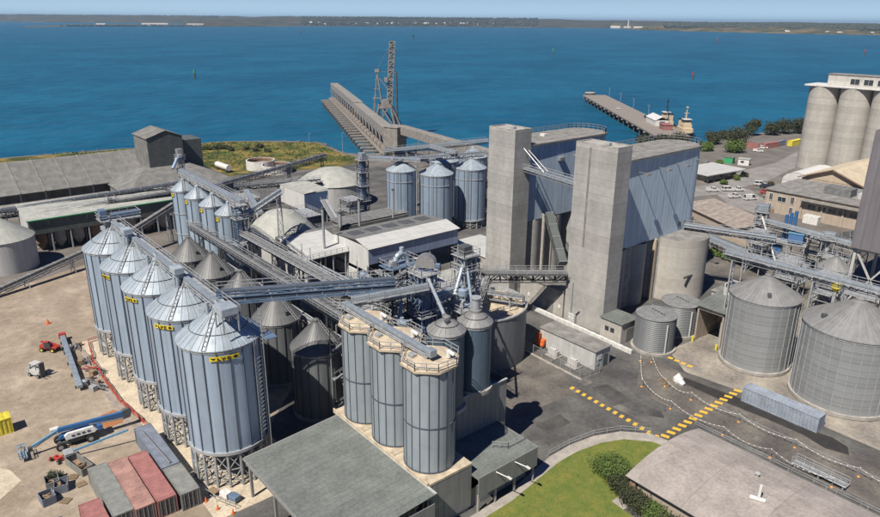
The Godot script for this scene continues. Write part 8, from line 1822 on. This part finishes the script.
	for a in bun:
		var s := thing("steel_bundle", a[2], "steel bundle", Vector3(a[0], 0.02, a[1]), rr.randf_range(-0.5, 0.8), "bundles of steel parts on the dirt")
		for k in 9:
			var o := Vector3(rr.randf_range(-1.2, 1.2), 0.12 + 0.16 * (k % 4), rr.randf_range(-0.9, 0.9)); var L := rr.randf_range(1.2, 3.0)
			bx(s, "steel_section", o, Vector3(L, 0.13, 0.16), M.silver if k % 3 else M.steel_dark, rr.randf_range(-0.4, 0.4))
		bx(s, "crate", Vector3(0.4, 0.5, 0.8), Vector3(1.1, 0.9, 0.8), M.timber if rr.randf() > 0.4 else M.steel)
		bx(s, "drum", Vector3(-0.9, 0.4, -0.9), Vector3(0.6, 0.8, 0.6), M.rust)
	var rp := thing("red_rack", "red steel frame lying by the bundles at the barrier", "frame", Vector3(-123.8, 0.02, -21.0), 0.6); m = MB.new(); m.beam(Vector3(-1.4, 0.5, -0.4), Vector3(1.4, 0.5, -0.4), 0.14, 0.14); m.beam(Vector3(-1.4, 0.5, 0.4), Vector3(1.4, 0.5, 0.4), 0.14, 0.14)
	for k in 4: m.beam(Vector3(-1.3 + 0.86 * k, 0.1, -0.4), Vector3(-1.3 + 0.86 * k, 0.5, 0.4), 0.12, 0.12)
	part(rp, "frame", m, M.red)
	rp = thing("red_plough", "red hitch implement on the dirt below the boom lift", "implement", Vector3(-98.2, 0.02, -10.6), 0.4); m = MB.new()
	for k in 6: m.beam(Vector3(rr.randf_range(-1, 1), 0.2, rr.randf_range(-0.8, 0.8)), Vector3(rr.randf_range(-1, 1), rr.randf_range(0.4, 1.1), rr.randf_range(-0.8, 0.8)), 0.16, 0.16)
	m.box(Vector3(0, 0.5, 0), Vector3(1.2, 0.35, 0.7)); part(rp, "frame", m, M.red); wheel(rp, Vector3(-0.8, 0.3, 0.5), 0.3, 0.2); wheel(rp, Vector3(0.8, 0.3, 0.5), 0.3, 0.2)
	var bins := [[-91.0, -9.6, "blue_box", "open blue skip bin in the scrap beside the grey container"], [-92.6, -8.8, "grey_box", "open grey skip bin beside the blue skip"], [-89.4, -7.6, "blue_box", "small tilted blue bin at the scrap edge"], [-94.4, -12.6, "grey_box", "long open-topped grey skip full of offcuts"]]
	for i in bins.size():
		var a: Array = bins[i]; var s := thing("skip_bin", a[3], "skip bin", Vector3(a[0], 0.02, a[1]), 0.15 * i - 0.2, "skip bins in the scrap area"); var L := 4.6 if i == 3 else 2.0; var w := 1.6
		for z in [-w / 2, w / 2]: bx(s, "side", Vector3(0, 0.6, z), Vector3(L, 1.2, 0.08), M[a[2]][0])
		for x in [-L / 2, L / 2]: bx(s, "end", Vector3(x, 0.6, 0), Vector3(0.08, 1.2, w - 0.1), M[a[2]][1])
		bx(s, "floor", Vector3(0, 0.1, 0), Vector3(L - 0.1, 0.1, w - 0.1), M.rust)
		for k in 5: bx(s, "offcut", Vector3(rr.randf_range(-0.6, 0.6), 0.5 + 0.1 * k, rr.randf_range(-0.4, 0.4)), Vector3(1.0, 0.1, 0.2), M.timber if k % 3 else M.rust, rr.randf() * 2.0)
	for k in [[-92.8, -11.4, "timber pallet beside the long open skip"], [-90.4, -11.8, "timber pallet leaning by the grey container"], [-88.0, -9.4, "timber pallet behind the blue skip"]]: pallet(k[2], Vector3(k[0], 0.02, k[1]), rr.randf())
	tree("dry_bush", "dry brown bush growing among the scrap bins", "shrub", Vector3(-93.8, 0, -9.4), 1.4, 2.6, 0.2, 6, 500, 0.14, "leaf_dark", 71)
	for k in [[-86, -5.2, "long pole lying on the dirt beside the scrap"], [-95.6, -12.0, "pipe lying across the dirt before the long skip"]]:
		var s := thing("steel_pole", k[2], "pole", Vector3(k[0], 0.1, k[1]), 1.3 if k[0] > -90 else 0.2); m = MB.new(); m.tube(Vector3(-3.2, 0.05, 0), Vector3(3.2, 0.05, 0), 0.07, 8); part(s, "pole", m, M.silver)
	# red mesh safety barrier beside the slab
	var pts := [Vector3(-136, 0, -28.0), Vector3(-135.6, 0, -23.6), Vector3(-126, 0, -22.2), Vector3(-110.5, 0, -22.0), Vector3(-104, 0, -22.6), Vector3(-99.0, 0, -23.2)]
	var fb := thing("safety_barrier", "red plastic mesh barrier following the edge of silo slab", "barrier", V0); m = MB.new()
	for i in pts.size() - 1:
		var a: Vector3 = pts[i]; var c: Vector3 = pts[i + 1]; var n := maxi(1, int(a.distance_to(c) / 2.4))
		for k in n:
			var p := a.lerp(c, float(k) / n); bx(fb, "post", p + Vector3(0, 0.5, 0), Vector3(0.09, 1.0, 0.09), M.red)
			var w0 := Vector3(0, rr.randf_range(-0.1, 0.1), rr.randf_range(-0.15, 0.15)); var p2 := a.lerp(c, float(k + 1) / n)
			for y in [0.25, 0.6, 0.95]: m.beam(p + Vector3(0, y, 0), p.lerp(p2, 0.5) + Vector3(0, y - 0.1, 0) + w0, 0.07, 0.1); m.beam(p.lerp(p2, 0.5) + Vector3(0, y - 0.1, 0) + w0, p2 + Vector3(0, y, 0), 0.07, 0.1)
	part(fb, "mesh", m, M.red)
	sheet("red_dust_strip", [[-135, -23.4], [-126, -21.8], [-104, -22.0], [-98, -23.0], [-98, -22.0], [-104, -20.9], [-126, -20.6], [-136.4, -22.2]], 0.04, M.pink_roof[0])
	# works at the foot of the last silo
	var wk := [[-75.6, -26.0, "white", "white gas-bottle cage beside the shed corner"], [-77.2, -25.0, "timber", "plywood sheet on trestles at the foot of silo"], [-74.2, -26.6, "steel_blue", "small blue-grey compressor under the shed corner"]]
	for a in wk:
		var s := thing("site_crate", a[3], "site equipment", Vector3(a[0], 0.05, a[1]), 0.3); bx(s, "body", Vector3(0, 0.6, 0), Vector3(1.4, 0.7 if a[2] != "timber" else 0.1, 1.0), M[a[2]])
		for x in [-0.55, 0.55]: bx(s, "leg", Vector3(x, 0.14, 0), Vector3(0.1, 0.28, 0.8), M.steel_dark)
	for k in [[-76.4, -23.6], [-74.0, -24.2], [-72.0, -25.4]]:
		var s := thing("traffic_cone", "orange traffic cone on the slab beside the shed", "cone", Vector3(k[0], 0.06, k[1]), 0, "traffic cones by the shed"); m = MB.new(); m.lathe(V0, [[0.2, 0.0], [0.17, 0.05], [0.04, 0.75], [0.0, 0.76]], 10); part(s, "cone", m, M.orange); bx(s, "base", Vector3(0, 0.03, 0), Vector3(0.42, 0.06, 0.42), M.orange)
	fence("site_rail", "low temporary mesh panels at the foot of silo by the shed", [Vector3(-79.5, 0.05, -23.6), Vector3(-75.5, 0.05, -24.6), Vector3(-72.5, 0.05, -26.0)], 1.1, 1.6)
	# small things on the open dirt
	var tc := thing("traffic_cone", "single traffic cone far out on the bare dirt", "cone", Vector3(-150.5, 0.03, -19.5), 0, ""); m = MB.new(); m.lathe(V0, [[0.4, 0.0], [0.3, 0.08], [0.06, 1.1], [0.0, 1.12]], 10); part(tc, "cone", m, M.orange); bx(tc, "base", Vector3(0, 0.04, 0), Vector3(0.9, 0.08, 0.9), M.orange)
